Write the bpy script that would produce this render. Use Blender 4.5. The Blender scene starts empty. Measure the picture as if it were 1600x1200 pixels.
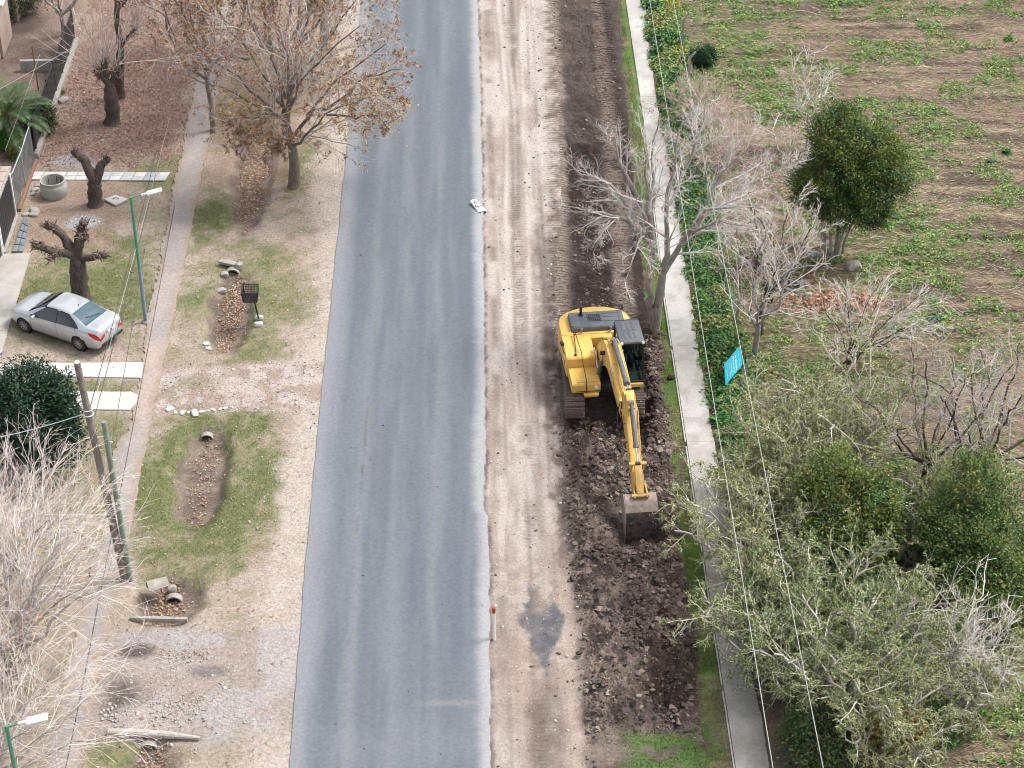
import bpy, bmesh, math, random
import numpy as np
from mathutils import Vector, Matrix, Euler
R = math.radians
rng = np.random.default_rng(7)
random.seed(7)
scene = bpy.context.scene
COL = scene.collection

# ------------------------------------------------------------------ camera
CAM_H, CAM_PITCH, CAM_YAW, FPX = 47.6, R(35.05), R(1.16), 3235.0
cam_data = bpy.data.cameras.new('camera')
cam_data.sensor_fit = 'HORIZONTAL'
cam_data.sensor_width = 36.0
cam_data.lens = 36.0 * FPX / 1600.0
cam_data.clip_end = 9000
cam_data.clip_start = 0.5
cam = bpy.data.objects.new('camera', cam_data)
COL.objects.link(cam)
cam.location = (0, 0, CAM_H)
cam.rotation_euler = (math.pi / 2 - CAM_PITCH, 0, -CAM_YAW)
scene.camera = cam

# ------------------------------------------------------------------ light: bright overcast day
SUN_EL, SUN_AZ = R(56), R(70)          # azimuth clockwise from +Y
world = bpy.data.worlds.new('World')
scene.world = world
world.use_nodes = True
wn, wl = world.node_tree.nodes, world.node_tree.links
bg = wn['Background']
sky = wn.new('ShaderNodeTexSky')
sky.sky_type = 'NISHITA'
sky.sun_disc = False
sky.sun_elevation = SUN_EL
sky.sun_rotation = SUN_AZ
sky.air_density = 1.0
sky.dust_density = 4.0
hs = wn.new('ShaderNodeHueSaturation')
hs.inputs['Saturation'].default_value = 0.24
wl.new(sky.outputs[0], hs.inputs['Color'])
wl.new(hs.outputs[0], bg.inputs['Color'])
bg.inputs['Strength'].default_value = 0.13
sun_data = bpy.data.lights.new('sun', 'SUN')
sun_data.energy = 1.6
sun_data.angle = R(15)
sun_data.color = (1.0, 0.965, 0.92)
sun = bpy.data.objects.new('sun', sun_data)
COL.objects.link(sun)
sd = Vector((math.sin(SUN_AZ) * math.cos(SUN_EL), math.cos(SUN_AZ) * math.cos(SUN_EL), math.sin(SUN_EL)))
sun.rotation_euler = sd.to_track_quat('Z', 'Y').to_euler()
sun.location = (30, 60, 60)
scene.cycles.pixel_filter_type = 'BLACKMAN_HARRIS'
scene.cycles.filter_width = 1.05
vs = scene.view_settings
vs.view_transform = 'Standard'
vs.look = 'None'
vs.exposure = 1.0
vs.gamma = 1.0
vs.use_curve_mapping = False

# ------------------------------------------------------------------ where a point of the photograph stands in the place
def ray(u, v):
    x = (u - 800) / FPX; up = (600 - v) / FPX
    yf = math.cos(CAM_PITCH) + up * math.sin(CAM_PITCH)
    z = -math.sin(CAM_PITCH) + up * math.cos(CAM_PITCH)
    return (x * math.cos(CAM_YAW) + yf * math.sin(CAM_YAW), -x * math.sin(CAM_YAW) + yf * math.cos(CAM_YAW), z)
def gp(u, v, z=0.0):
    d = ray(u, v); t = (z - CAM_H) / d[2]
    return Vector((d[0] * t, d[1] * t, z))
def yp(u, v, Y):
    d = ray(u, v); t = Y / d[1]
    return Vector((d[0] * t, Y, CAM_H + d[2] * t))

# ------------------------------------------------------------------ tags
def tag(o, label=None, cat=None, group=None, kind=None):
    if label: o['label'] = label
    if cat: o['category'] = cat
    if group: o['group'] = group
    if kind: o['kind'] = kind
    return o
def empty(name, loc=(0, 0, 0), rz=0.0):
    o = bpy.data.objects.new(name, None)
    o.empty_display_size = 0.3
    o.location = loc; o.rotation_euler = (0, 0, rz)
    COL.objects.link(o)
    return o
def link(name, me, parent=None):
    o = bpy.data.objects.new(name, me)
    COL.objects.link(o)
    if parent: o.parent = parent
    return o

# ------------------------------------------------------------------ noise in numpy
def _hash(ix, iy, s):
    h = (ix.astype(np.int64) * 374761393 + iy.astype(np.int64) * 668265263 + s * 974711) & 0x7fffffff
    h = ((h ^ (h >> 13)) * 1274126177) & 0x7fffffff
    return ((h ^ (h >> 16)) & 0xffff) / 65535.0
def vnoise(x, y, s=0):
    x = np.asarray(x, float); y = np.asarray(y, float)
    ix = np.floor(x); iy = np.floor(y); fx = x - ix; fy = y - iy
    fx = fx * fx * (3 - 2 * fx); fy = fy * fy * (3 - 2 * fy)
    a = _hash(ix, iy, s); b = _hash(ix + 1, iy, s); c = _hash(ix, iy + 1, s); d = _hash(ix + 1, iy + 1, s)
    return (a * (1 - fx) + b * fx) * (1 - fy) + (c * (1 - fx) + d * fx) * fy
def fbm(x, y, sc=1.0, oct=4, s=0, gain=0.5):
    t = 0; a = 1; n = 0
    for i in range(oct):
        t = t + a * vnoise(np.asarray(x) * sc + 17.3 * i, np.asarray(y) * sc - 9.1 * i, s + i * 31)
        n += a; a *= gain; sc *= 2.03
    return t / n
def sstep(a, b, x):
    t = np.clip((np.asarray(x, float) - a) / (b - a), 0, 1)
    return t * t * (3 - 2 * t)
def box_mask(x, y, x0, x1, y0, y1, soft=0.5, wob=0.6, s=5):
    nx = (fbm(x, y, 0.8, 4, s) - 0.5) * 2 * wob; ny = (fbm(x, y, 0.8, 4, s + 77) - 0.5) * 2 * wob
    X = x + nx; Y = y + ny
    return sstep(x0 - soft, x0 + soft, X) * (1 - sstep(x1 - soft, x1 + soft, X)) * sstep(y0 - soft, y0 + soft, Y) * (1 - sstep(y1 - soft, y1 + soft, Y))
def ell(x, y, cx, cy, rx, ry, soft=0.35, wob=0.35, s=11, sc=1.2):
    d = np.sqrt(((x - cx) / rx) ** 2 + ((y - cy) / ry) ** 2) + (fbm(x, y, sc, 4, s) - 0.5) * 2 * wob
    return 1 - sstep(1 - soft, 1 + soft, d)

# ------------------------------------------------------------------ materials
def nt(m):
    m.use_nodes = True
    return m.node_tree.nodes, m.node_tree.links, m.node_tree.nodes['Principled BSDF']
def math_node(n, l, op, a, b=None, clamp=False):
    k = n.new('ShaderNodeMath'); k.operation = op; k.use_clamp = clamp
    for i, v in ((0, a), (1, b)):
        if v is None: continue
        if isinstance(v, (int, float)): k.inputs[i].default_value = v
        else: l.new(v, k.inputs[i])
    return k.outputs[0]
def noise(n, l, vec, scale, detail=4, rough=0.55):
    k = n.new('ShaderNodeTexNoise')
    k.inputs['Scale'].default_value = scale; k.inputs['Detail'].default_value = detail; k.inputs['Roughness'].default_value = rough
    if vec is not None: l.new(vec, k.inputs['Vector'])
    return k.outputs['Fac']
def ramp(n, l, fac, stops):
    k = n.new('ShaderNodeValToRGB'); cr = k.color_ramp
    while len(cr.elements) < len(stops): cr.elements.new(0.5)
    for e, (p, c) in zip(cr.elements, stops):
        e.position = p; e.color = tuple(c) + (1,) if len(c) == 3 else c
    l.new(fac, k.inputs[0])
    return k.outputs[0]
def mixc(n, l, typ, fac, a, b):
    k = n.new('ShaderNodeMix'); k.data_type = 'RGBA'; k.blend_type = typ
    for i, v in ((0, fac), (6, a), (7, b)):
        if isinstance(v, (int, float)): k.inputs[i].default_value = v
        elif isinstance(v, tuple): k.inputs[i].default_value = v if len(v) == 4 else v + (1,)
        else: l.new(v, k.inputs[i])
    return k.outputs[2]
def simple(name, col, rough=0.6, metal=0.0, var=0.0, vscale=6.0, bump=0.0, bscale=30.0, dirt=None, dscale=2.0, damt=0.5, spec=0.5, coat=0.0):
    m = bpy.data.materials.new(name); n, l, b = nt(m)
    tc = n.new('ShaderNodeTexCoord'); vec = tc.outputs['Object']
    b.inputs['Roughness'].default_value = rough; b.inputs['Metallic'].default_value = metal
    b.inputs['Specular IOR Level'].default_value = spec
    if coat: b.inputs['Coat Weight'].default_value = coat; b.inputs['Coat Roughness'].default_value = 0.08
    c = tuple(col) + (1,)
    out = None
    if var > 0:
        f = noise(n, l, vec, vscale, 5, 0.6)
        out = ramp(n, l, f, [(0.25, tuple(x * (1 - var) for x in col)), (0.75, tuple(min(1, x * (1 + var)) for x in col))])
    if dirt is not None:
        f = noise(n, l, vec, dscale, 6, 0.65)
        f2 = ramp(n, l, f, [(0.5 - 0.25 * damt, (0, 0, 0)), (0.75, (1, 1, 1))])
        out = mixc(n, l, 'MIX', f2, out if out is not None else c, tuple(dirt))
    if out is not None: l.new(out, b.inputs['Base Color'])
    else: b.inputs['Base Color'].default_value = c
    if bump > 0:
        bp = n.new('ShaderNodeBump'); bp.inputs['Strength'].default_value = 0.6; bp.inputs['Distance'].default_value = bump
        l.new(noise(n, l, vec, bscale, 5, 0.6), bp.inputs['Height']); l.new(bp.outputs[0], b.inputs['Normal'])
    return m
def attr_mat(name, rough=0.7, var=0.15, vscale=8.0, trans=0.0, spec=0.3):
    m = bpy.data.materials.new(name); n, l, b = nt(m)
    a = n.new('ShaderNodeAttribute'); a.attribute_name = 'Col'
    tc = n.new('ShaderNodeTexCoord')
    f = noise(n, l, tc.outputs['Object'], vscale, 3)
    v = ramp(n, l, f, [(0.25, (1 - var,) * 3), (0.75, (1 + var,) * 3)])
    c = mixc(n, l, 'MULTIPLY', 1.0, a.outputs['Color'], v)
    l.new(c, b.inputs['Base Color'])
    b.inputs['Roughness'].default_value = rough; b.inputs['Specular IOR Level'].default_value = spec
    if trans > 0:
        t = n.new('ShaderNodeBsdfTranslucent'); l.new(c, t.inputs['Color'])
        x = n.new('ShaderNodeMixShader'); x.inputs[0].default_value = trans
        l.new(b.outputs[0], x.inputs[1]); l.new(t.outputs[0], x.inputs[2])
        l.new(x.outputs[0], n['Material Output'].inputs['Surface'])
    return m
def ground_mat(name, fine=0.30, bump=0.03, bscale=14.0, pebble=0.0, rough=0.95, grain=55.0, streak=False):
    """colour from the sheet's own painted soil/grass map, broken up by fine grain; relief from noise; cleat prints where 'cleat' says"""
    m = bpy.data.materials.new(name); n, l, b = nt(m)
    a = n.new('ShaderNodeAttribute'); a.attribute_name = 'Col'
    tc = n.new('ShaderNodeTexCoord'); vec = tc.outputs['Object']
    if streak:
        mp = n.new('ShaderNodeMapping'); mp.inputs['Scale'].default_value = (0.35, 1.6, 1); l.new(vec, mp.inputs['Vector']); v2 = mp.outputs[0]
    else: v2 = vec
    f1 = noise(n, l, v2, grain, 3, 0.7); f2 = noise(n, l, v2, 9.0, 5, 0.65)
    s = math_node(n, l, 'ADD', math_node(n, l, 'MULTIPLY', f1, 0.55), math_node(n, l, 'MULTIPLY', f2, 0.45))
    v = ramp(n, l, s, [(0.33, (1 - fine * 1.5,) * 3), (0.5, (1, 1, 1)), (0.68, (1 + fine * 1.4,) * 3)])
    c = mixc(n, l, 'MULTIPLY', 1.0, a.outputs['Color'], v)
    if pebble > 0:
        vo = n.new('ShaderNodeTexVoronoi'); vo.inputs['Scale'].default_value = 11.0; l.new(vec, vo.inputs['Vector'])
        pa = n.new('ShaderNodeAttribute'); pa.attribute_name = 'peb'
        sp = n.new('ShaderNodeSeparateColor'); l.new(vo.outputs['Color'], sp.inputs[0])
        on = math_node(n, l, 'LESS_THAN', sp.outputs[0], math_node(n, l, 'MULTIPLY', pa.outputs['Fac'], pebble))
        near = math_node(n, l, 'LESS_THAN', vo.outputs['Distance'], math_node(n, l, 'ADD', math_node(n, l, 'MULTIPLY', sp.outputs[1], 0.22), 0.10))
        c = mixc(n, l, 'MIX', math_node(n, l, 'MULTIPLY', math_node(n, l, 'MULTIPLY', on, near), 0.8), c, ramp(n, l, sp.outputs[2], [(0.0, (0.07, 0.06, 0.055)), (0.35, (0.3, 0.26, 0.24)), (1.0, (0.55, 0.51, 0.48))]))
    l.new(c, b.inputs['Base Color'])
    wa = n.new('ShaderNodeAttribute'); wa.attribute_name = 'wet'
    l.new(math_node(n, l, 'SUBTRACT', rough, math_node(n, l, 'MULTIPLY', wa.outputs['Fac'], 0.55)), b.inputs['Roughness'])
    b.inputs['Specular IOR Level'].default_value = 0.25
    ca = n.new('ShaderNodeAttribute'); ca.attribute_name = 'cleat'
    se = n.new('ShaderNodeSeparateXYZ'); l.new(vec, se.inputs[0])
    ph = math_node(n, l, 'ADD', math_node(n, l, 'MULTIPLY', se.outputs[1], 6.2832 / 0.21), math_node(n, l, 'MULTIPLY', noise(n, l, vec, 1.6, 3), 9.0))
    wv = math_node(n, l, 'MULTIPLY', math_node(n, l, 'MULTIPLY', math_node(n, l, 'SINE', ph), ca.outputs['Fac']), math_node(n, l, 'MULTIPLY', noise(n, l, vec, 2.5, 3), 2.2))
    hgt = math_node(n, l, 'ADD', noise(n, l, v2, bscale, 6, 0.7), math_node(n, l, 'MULTIPLY', wv, 0.55))
    bp = n.new('ShaderNodeBump'); bp.inputs['Strength'].default_value = 1.0; bp.inputs['Distance'].default_value = bump
    l.new(hgt, bp.inputs['Height']); l.new(bp.outputs[0], b.inputs['Normal'])
    return m

# ------------------------------------------------------------------ fast meshes
def np_mesh(name, V, F, col=None, mat=None, smooth=False, extra=None):
    """V (n,3); F (m,3) or (m,4) int"""
    me = bpy.data.meshes.new(name)
    V = np.ascontiguousarray(V, np.float32); F = np.ascontiguousarray(F, np.int32)
    k = F.shape[1]
    me.vertices.add(len(V)); me.vertices.foreach_set('co', V.ravel())
    me.loops.add(F.size); me.loops.foreach_set('vertex_index', F.ravel())
    me.polygons.add(len(F)); me.polygons.foreach_set('loop_start', np.arange(0, F.size, k, dtype=np.int32))
    if smooth: me.polygons.foreach_set('use_smooth', np.ones(len(F), bool))
    if col is not None:
        at = me.color_attributes.new('Col', 'FLOAT_COLOR', 'POINT')
        c = np.ones((len(V), 4), np.float32); c[:, :3] = col
        at.data.foreach_set('color', c.ravel())
    for kx, vx in (extra or {}).items():
        at = me.attributes.new(kx, 'FLOAT', 'POINT'); at.data.foreach_set('value', np.ascontiguousarray(vx, np.float32).ravel())
    me.update(calc_edges=True); me.validate()
    if mat: me.materials.append(mat)
    return me
def norm(a): return a / np.maximum(np.linalg.norm(a, axis=-1, keepdims=True), 1e-9)
def rvec(n, g=None): return norm((g or rng).normal(size=(n, 3)))

def leaves_arrays(P, size, col, up=0.3, aspect=0.5, fold=0.15, g=None, along=None):
    """diamond leaves at P; size (n,), col (n,3)"""
    g = g or rng; n = len(P)
    nn = rvec(n, g); nn[:, 2] = np.abs(nn[:, 2]) + up; nn = norm(nn)
    t = rvec(n, g) if along is None else along
    t = norm(t - nn * (t * nn).sum(1, keepdims=True)); b = np.cross(nn, t)
    L = size[:, None]; W = L * aspect
    V = np.stack([P - t * L * .5, P + b * W * .5 + nn * L * fold, P + t * L * .5, P - b * W * .5 + nn * L * fold], 1)
    F = np.arange(4 * n).reshape(n, 4)
    return V.reshape(-1, 3), F, np.repeat(col, 4, 0)
def join(arrs):
    Vs, Fs, Cs, o = [], [], [], 0
    for V, F, C in arrs:
        Vs.append(V); Fs.append(F + o); Cs.append(C); o += len(V)
    return np.concatenate(Vs), np.concatenate(Fs), np.concatenate(Cs)
def jitcol(base, n, v=0.2, g=None, hue=0.025):
    g = g or rng
    c = np.asarray(base, float)[None, :] * (1 + v * g.normal(size=(n, 1)).clip(-2, 2)) * (1 + hue * g.normal(size=(n, 3)))
    return c.clip(0.005, 0.9)
def pick(cols, w, n, v=0.2, g=None):
    g = g or rng
    i = g.choice(len(cols), n, p=np.array(w) / np.sum(w))
    return (np.asarray(cols, float)[i] * (1 + v * g.normal(size=(n, 1)).clip(-2, 2)) * (1 + 0.018 * g.normal(size=(n, 3)))).clip(0.005, 0.9)

# ------------------------------------------------------------------ shaped parts
class MB:
    def __init__(s): s.bm = bmesh.new()
    def box(s, c, d, rot=None, bev=0.0, seg=2, taper=None):
        r = bmesh.ops.create_cube(s.bm, size=1.0); vs_ = r['verts']
        for v in vs_:
            v.co = Vector((v.co.x * d[0], v.co.y * d[1], v.co.z * d[2]))
            if taper and v.co.z > 0: v.co.x *= taper[0]; v.co.y *= taper[1]
        if bev > 0:
            es = list({e for v in vs_ for e in v.link_edges})
            r2 = bmesh.ops.bevel(s.bm, geom=es, offset=bev, segments=seg, affect='EDGES', profile=0.5)
            vs_ = list({v for f in r2['faces'] for v in f.verts} | {v for v in vs_ if v.is_valid})
        M = Matrix.Translation(c)
        if rot is not None: M = M @ (rot if isinstance(rot, Matrix) else Euler(rot).to_matrix().to_4x4())
        bmesh.ops.transform(s.bm, matrix=M, verts=vs_)
        return s
    def cyl(s, a, b, r, r2=None, seg=16, cap=True):
        a = Vector(a); b = Vector(b); d = b - a
        M = Matrix.Translation((a + b) / 2) @ d.to_track_quat('Z', 'Y').to_matrix().to_4x4()
        bmesh.ops.create_cone(s.bm, cap_ends=cap, cap_tris=False, segments=seg, radius1=r, radius2=r if r2 is None else r2, depth=d.length, matrix=M)
        return s
    def ball(s, c, r, sub=2, scale=(1, 1, 1)):
        M = Matrix.Translation(c) @ Matrix.Diagonal((scale[0], scale[1], scale[2], 1))
        bmesh.ops.create_icosphere(s.bm, subdivisions=sub, radius=r, matrix=M)
        return s
    def tube(s, pts, r, seg=8, cap=True):
        pts = [Vector(p) for p in pts]; rs = r if isinstance(r, (list, tuple)) else [r] * len(pts)
        rings = []; ref = None
        for i, p in enumerate(pts):
            t = (pts[min(i + 1, len(pts) - 1)] - pts[max(i - 1, 0)]).normalized()
            if ref is None: ref = t.orthogonal().normalized()
            ref = (ref - t * ref.dot(t)).normalized(); bb = t.cross(ref)
            rings.append([s.bm.verts.new(p + (ref * math.cos(2 * math.pi * k / seg) + bb * math.sin(2 * math.pi * k / seg)) * rs[i]) for k in range(seg)])
        for i in range(len(rings) - 1):
            for k in range(seg):
                s.bm.faces.new((rings[i][k], rings[i][(k + 1) % seg], rings[i + 1][(k + 1) % seg], rings[i + 1][k]))
        if cap:
            s.bm.faces.new(rings[0][::-1]); s.bm.faces.new(rings[-1])
        return s
    def prism(s, poly, a, b, axis='x', bev=0.0):
        """poly: 2-D outline in the plane across axis, run from a to b along it"""
        def P(q, t): return {'x': (t, q[0], q[1]), 'y': (q[0], t, q[1]), 'z': (q[0], q[1], t)}[axis]
        A = [s.bm.verts.new(P(q, a)) for q in poly]; B = [s.bm.verts.new(P(q, b)) for q in poly]
        n = len(poly); fs = [s.bm.faces.new(A[::-1]), s.bm.faces.new(B)]
        for i in range(n): fs.append(s.bm.faces.new((A[i], A[(i + 1) % n], B[(i + 1) % n], B[i])))
        bmesh.ops.recalc_face_normals(s.bm, faces=fs)
        if bev > 0:
            es = [e for e in {e for v in A + B for e in v.link_edges} if len(e.link_faces) == 2 and e.calc_face_angle(0) > 0.5]
            bmesh.ops.bevel(s.bm, geom=es, offset=bev, segments=2, affect='EDGES', profile=0.5)
        return s
    def quad(s, a, b, c, d):
        s.bm.faces.new([s.bm.verts.new(p) for p in (a, b, c, d)]); return s
    def mesh(s, name, mat, M=None, smooth=35):
        if M is not None: bmesh.ops.transform(s.bm, matrix=M, verts=s.bm.verts)
        me = bpy.data.meshes.new(name); s.bm.to_mesh(me); s.bm.free()
        if mat: me.materials.append(mat)
        if smooth:
            me.polygons.foreach_set('use_smooth', np.ones(len(me.polygons), bool))
            me.set_sharp_from_angle(angle=R(smooth))
        return me
    def build(s, name, mat, parent=None, M=None, smooth=35):
        return link(name, s.mesh(name, mat, M, smooth), parent)
# ================================================================== GROUND
def curve(pts, amp=0.0, sc=0.5, s=0, amp2=0.0):
    ysx = np.array([p[0] for p in pts], float); xs = np.array([p[1] for p in pts], float)
    def f(y):
        y = np.asarray(y, float)
        v = np.interp(y, ysx, xs)
        if amp: v = v + (fbm(y, y * 0 + s, sc, 3, s) - 0.5) * 2 * amp
        if amp2: v = v + (fbm(y, y * 0 + s, sc * 9, 3, s + 3) - 0.5) * 2 * amp2
        return v
    return f
E1 = curve([(-9e3, -6.12), (40, -6.05), (54, -6.2), (68, -6.2), (90, -6.1), (9e3, -6.1)], 0.06, 0.3, 1, 0.03)
E2 = curve([(-9e3, .25), (46, .25), (52, .30), (58.6, .30), (59.4, .30), (59.8, .13), (61.0, .17), (62.4, .20), (63.2, .27), (75, .30), (90, .30), (104, .22), (9e3, .25)], 0.05, 0.5, 2, 0.06)
E3 = curve([(-9e3, 3.3), (46, 3.35), (52.6, 3.45), (56, 3.3), (59.6, 3.15), (66, 3.2), (70, 3.2), (75, 3.4), (83, 4.0), (96, 4.2), (9e3, 4.3)], 0.12, 0.6, 3, 0.10)
E4 = curve([(-9e3, 7.2), (48, 7.1), (54, 7.25), (58, 7.2), (65, 7.35), (70, 7.35), (74.4, 7.2), (80, 7.3), (87, 7.4), (104, 7.85), (9e3, 7.9)], 0.12, 0.7, 4, 0.12)
E5 = lambda y: np.asarray(y, float) * 0 + 10.8
DITCH = [(-10.45, 85.6, 0.95, 5.4, 0.34), (-10.45, 73.6, 0.92, 3.1, 0.38), (-10.5, 62.2, 1.0, 3.0, 0.42), (-10.9, 55.0, 1.15, 1.25, 0.36), (-10.6, 46.0, 1.0, 2.1, 0.36)]
def h_ground(x, y):
    x = np.asarray(x, float); y = np.asarray(y, float)
    z = -0.03 + (fbm(x, y, 0.35, 3, 21) - 0.5) * 0.10 + (fbm(x, y, 2.2, 3, 22) - 0.5) * 0.035
    near = sstep(-6.7, -6.1, x) * (1 - sstep(0.3, 0.9, x))
    z = z * (1 - near) - 0.025 * near
    for cx, cy, rx, ry, dp in DITCH:
        z = z - dp * ell(x, y, cx, cy, rx, ry, 0.30, 0.24, 31)
    # dirt lane beside the road: a step below the asphalt, with wheel ruts
    lane = sstep(0.1, 0.45, x) * (1 - sstep(3.2, 3.8, x))
    rut = np.exp(-((x - 1.75 - 0.1 * np.sin(y * .13)) / .28) ** 2) + np.exp(-((x - 2.75 + 0.1 * np.sin(y * .17)) / .3) ** 2) * .7
    z = z - lane * (0.06 + 0.05 * rut * (0.4 + fbm(x, y, .3, 2, 24))) + lane * (fbm(x, y, 2.5, 4, 25) - .5) * .05
    # dug strip
    e3, e4 = E3(y), E4(y)
    dw = sstep(e3 - 0.25, e3 + 0.6, x) * (1 - sstep(e4 - 0.55, e4 + 0.1, x))
    end = sstep(47.6, 48.8, y)
    far = sstep(70.5, 73, y)
    lump = (np.abs(fbm(x, y, 9.0, 2, 38) - .5) * .30 + np.abs(fbm(x, y, 0.9, 4, 26) - .5) * 1.5 + np.abs(fbm(x, y, 2.4, 4, 27) - .5) * 0.75 + np.abs(fbm(x, y, 5.5, 3, 28) - .5) * 0.34)
    flat0 = box_mask(x, y, 3.0, 7.0, 63.5, 71, .5, .1)
    hole = ell(x, y, 5.1, 65.3, 1.75, 1.15, .25, .2, 29)
    heap = ell(x, y, 5.4, 57.0, 1.9, 6.5, .4, .3, 30)
    hn = -0.15 + lump * 0.78 + heap * 0.14 - hole * 0.65 + (fbm(x, y * .7, .55, 2, 39) - .42) * .65 * (1 - flat0)
    hn = hn - .45 * ell(x, y, 5.85, 58.0, .95, .55, .3, .1, 37)
    flat = box_mask(x, y, 3.25, 6.75, 66.0, 70.4, .3, .1)
    hn = hn * (1 - flat) + flat * (-0.07)
    hf = -0.20 + lump * 0.34 - 0.1 * np.exp(-((x - 5.2) / .9) ** 2)
    z = z + dw * end * (hn * (1 - far) + hf * far)
    bank = np.exp(-((x - 6.95) / .35) ** 2) * sstep(62.5, 64.5, y) * (1 - sstep(70, 73, y))
    z = z + bank * (0.05 + lump * 0.5)
    # tilled field with faint rows across
    fl = sstep(10.8, 12.5, x)
    z = z + fl * ((fbm(x * .3, y * 2.0, 1.0, 4, 33) - .5) * .34 + (fbm(x, y, 3, 3, 34) - .5) * .08)
    cl = ell(x, y, 15.1, 73.6, 2.0, 1.0, .5, .5, 35)
    z = z + cl * (0.35 + .3 * (fbm(x, y, 2.5, 4, 36) - .5))
    return z

C = lambda *a: np.array(a, float)
DIRT = C(.395, .342, .305); LANE = C(.40, .355, .328); SOIL = C(.052, .037, .031); MID = C(.135, .10, .085); PINK = C(.42, .355, .335)
GREEN = C(.118, .138, .055); DRYG = C(.29, .24, .19); OLIVE = C(.175, .17, .09); LITTER = C(.265, .185, .158); GRAVEL = C(.40, .37, .36)
def mx(a, b, m):
    m = np.asarray(m)[..., None]
    return a * (1 - m) + b * m
def lawn_mask(x, y):
    n = fbm(x, y, 0.55, 5, 41); n2 = fbm(x, y, 2.2, 4, 42)
    m = np.zeros_like(x)
    m = np.maximum(m, ell(x, y, -10.3, 61.2, 2.7, 5.0, .35, .3, 43) * 1.15)
    m = np.maximum(m, ell(x, y, -10.0, 74.6, 2.8, 4.6, .4, .45, 44) * .62)
    m = np.maximum(m, ell(x, y, -11.9, 81.0, .9, 2.6, .5, .5, 45) * .8)
    m = np.maximum(m, ell(x, y, -8.3, 85.5, .8, 2.6, .5, .4, 46) * .75)
    m = np.maximum(m, ell(x, y, -16.8, 75.6, 3.4, 4.2, .35, .35, 47) * .85)
    m = np.maximum(m, ell(x, y, -14.6, 85.5, 1.6, 2.0, .6, .6, 48) * .45)
    m = np.maximum(m, ell(x, y, -16.0, 68.0, 2.5, .6, .6, .5, 49) * .55)
    m = np.maximum(m, ell(x, y, -14.6, 62.0, 1.8, 4.0, .5, .5, 50) * .45)
    m = np.maximum(m, ell(x, y, -11.7, 48.0, .8, 1.2, .5, .5, 51) * .8)
    m = m * (0.40 + 1.05 * sstep(.36, .62, n * .45 + n2 * .3 + .25 * fbm(x, y, 6.5, 3, 40)))
    return np.clip(m, 0, 1)
def ditch_mask(x, y, k=1.0):
    m = np.zeros_like(x)
    for cx, cy, rx, ry, dp in DITCH: m = np.maximum(m, ell(x, y, cx, cy, rx * k, ry * k, .16, .26, 52, 1.6))
    return m
def col_verge(x, y):
    n = fbm(x, y, 0.5, 5, 61); n2 = fbm(x, y, 1.7, 4, 62)
    c = mx(np.broadcast_to(DRYG, x.shape + (3,)), np.broadcast_to(C(.34, .28, .238), x.shape + (3,)), sstep(.38, .62, n))
    c = mx(c, OLIVE, sstep(.52, .68, n2) * .45)
    lm = lawn_mask(x, y)
    c = mx(c, OLIVE, sstep(.05, .45, lm) * .8); c = mx(c, GREEN, sstep(.45, .95, lm) * .85)
    # litter under the trees
    c = mx(c, LITTER, box_mask(x, y, -21, -13.6, 86.5, 140, 1.3, 1.6, 63) * (.55 + .4 * sstep(.3, .6, n2)))
    c = mx(c, C(.21, .15, .115), box_mask(x, y, -12.7, -8.2, 84, 140, .8, 1, 64) * .7)
    c = mx(c, C(.26, .18, .14), box_mask(x, y, -20.6, -16, 78.5, 84.5, .8, .8, 65) * .65)
    # bare pale strip along the road and the crossings
    edge = sstep(-7.7, -6.7, x + (fbm(x, y, .35, 4, 66) - .5) * 2.6 + (fbm(x, y, 2.0, 4, 166) - .5) * 1.1)
    c = mx(c, DIRT, edge * (.75 + .25 * sstep(.4, .6, n2)))
    cross = box_mask(x, y, -13.2, -5, 66.2, 69.4, .35, .45, 67)
    c = mx(c, mx(np.broadcast_to(PINK, x.shape + (3,)), C(.29, .22, .19), sstep(.42, .62, n2)), cross * .85)
    c = mx(c, OLIVE, ell(x, y, -11.4, 68.2, 1.1, .45, .5, .6, 68) * .5)
    yard = box_mask(x, y, -13.8, -5, 48.2, 53.3, .5, .7, 69)
    yc = mx(np.broadcast_to(C(.29, .245, .225), x.shape + (3,)), C(.33, .31, .305), sstep(.5, .66, fbm(x, y, .6, 4, 70)))
    c = mx(c, yc, yard * .85)
    c = mx(c, C(.31, .30, .30), ell(x, y, -10.9, 53.0, 1.6, .5, .5, .5, 71) * .7)
    for cx, cy, rx, ry in ((-11.8, 50.2, .65, .9), (-11.5, 52.4, .6, .35), (-9.1, 51.4, .55, .3)):
        c = mx(c, C(.055, .045, .042), ell(x, y, cx, cy, rx, ry, .55, .6, 72) * .8)
    c = mx(c, GRAVEL * .9, ell(x, y, -10.6, 49.3, 1.3, .9, .5, .9, 73, 2.5) * .5)
    c = mx(c, GRAVEL * .9, ell(x, y, -10.0, 51.6, 1.6, .5, .5, .8, 74, 2.5) * .3)
    # grey gravel heaps spread by the stumps
    c = mx(c, C(.36, .38, .40), ell(x, y, -17.7, 81.0, .75, .6, .3, .5, 75) * .9)
    c = mx(c, C(.30, .30, .32), ell(x, y, -19.2, 86.7, 1.1, .8, .5, .6, 76) * .75)
    # ditch soil
    dm = ditch_mask(x, y, 1.0)
    c = mx(c, mx(np.broadcast_to(C(.135, .105, .09), x.shape + (3,)), C(.20, .16, .132), sstep(.4, .6, n2)), dm * .95)
    # yard behind the fence, far left
    c = mx(c, mx(np.broadcast_to(C(.20, .15, .125), x.shape + (3,)), C(.11, .08, .07), sstep(.35, .65, n)), sstep(-21.0, -21.4, x) * 1.0)
    return c
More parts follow.
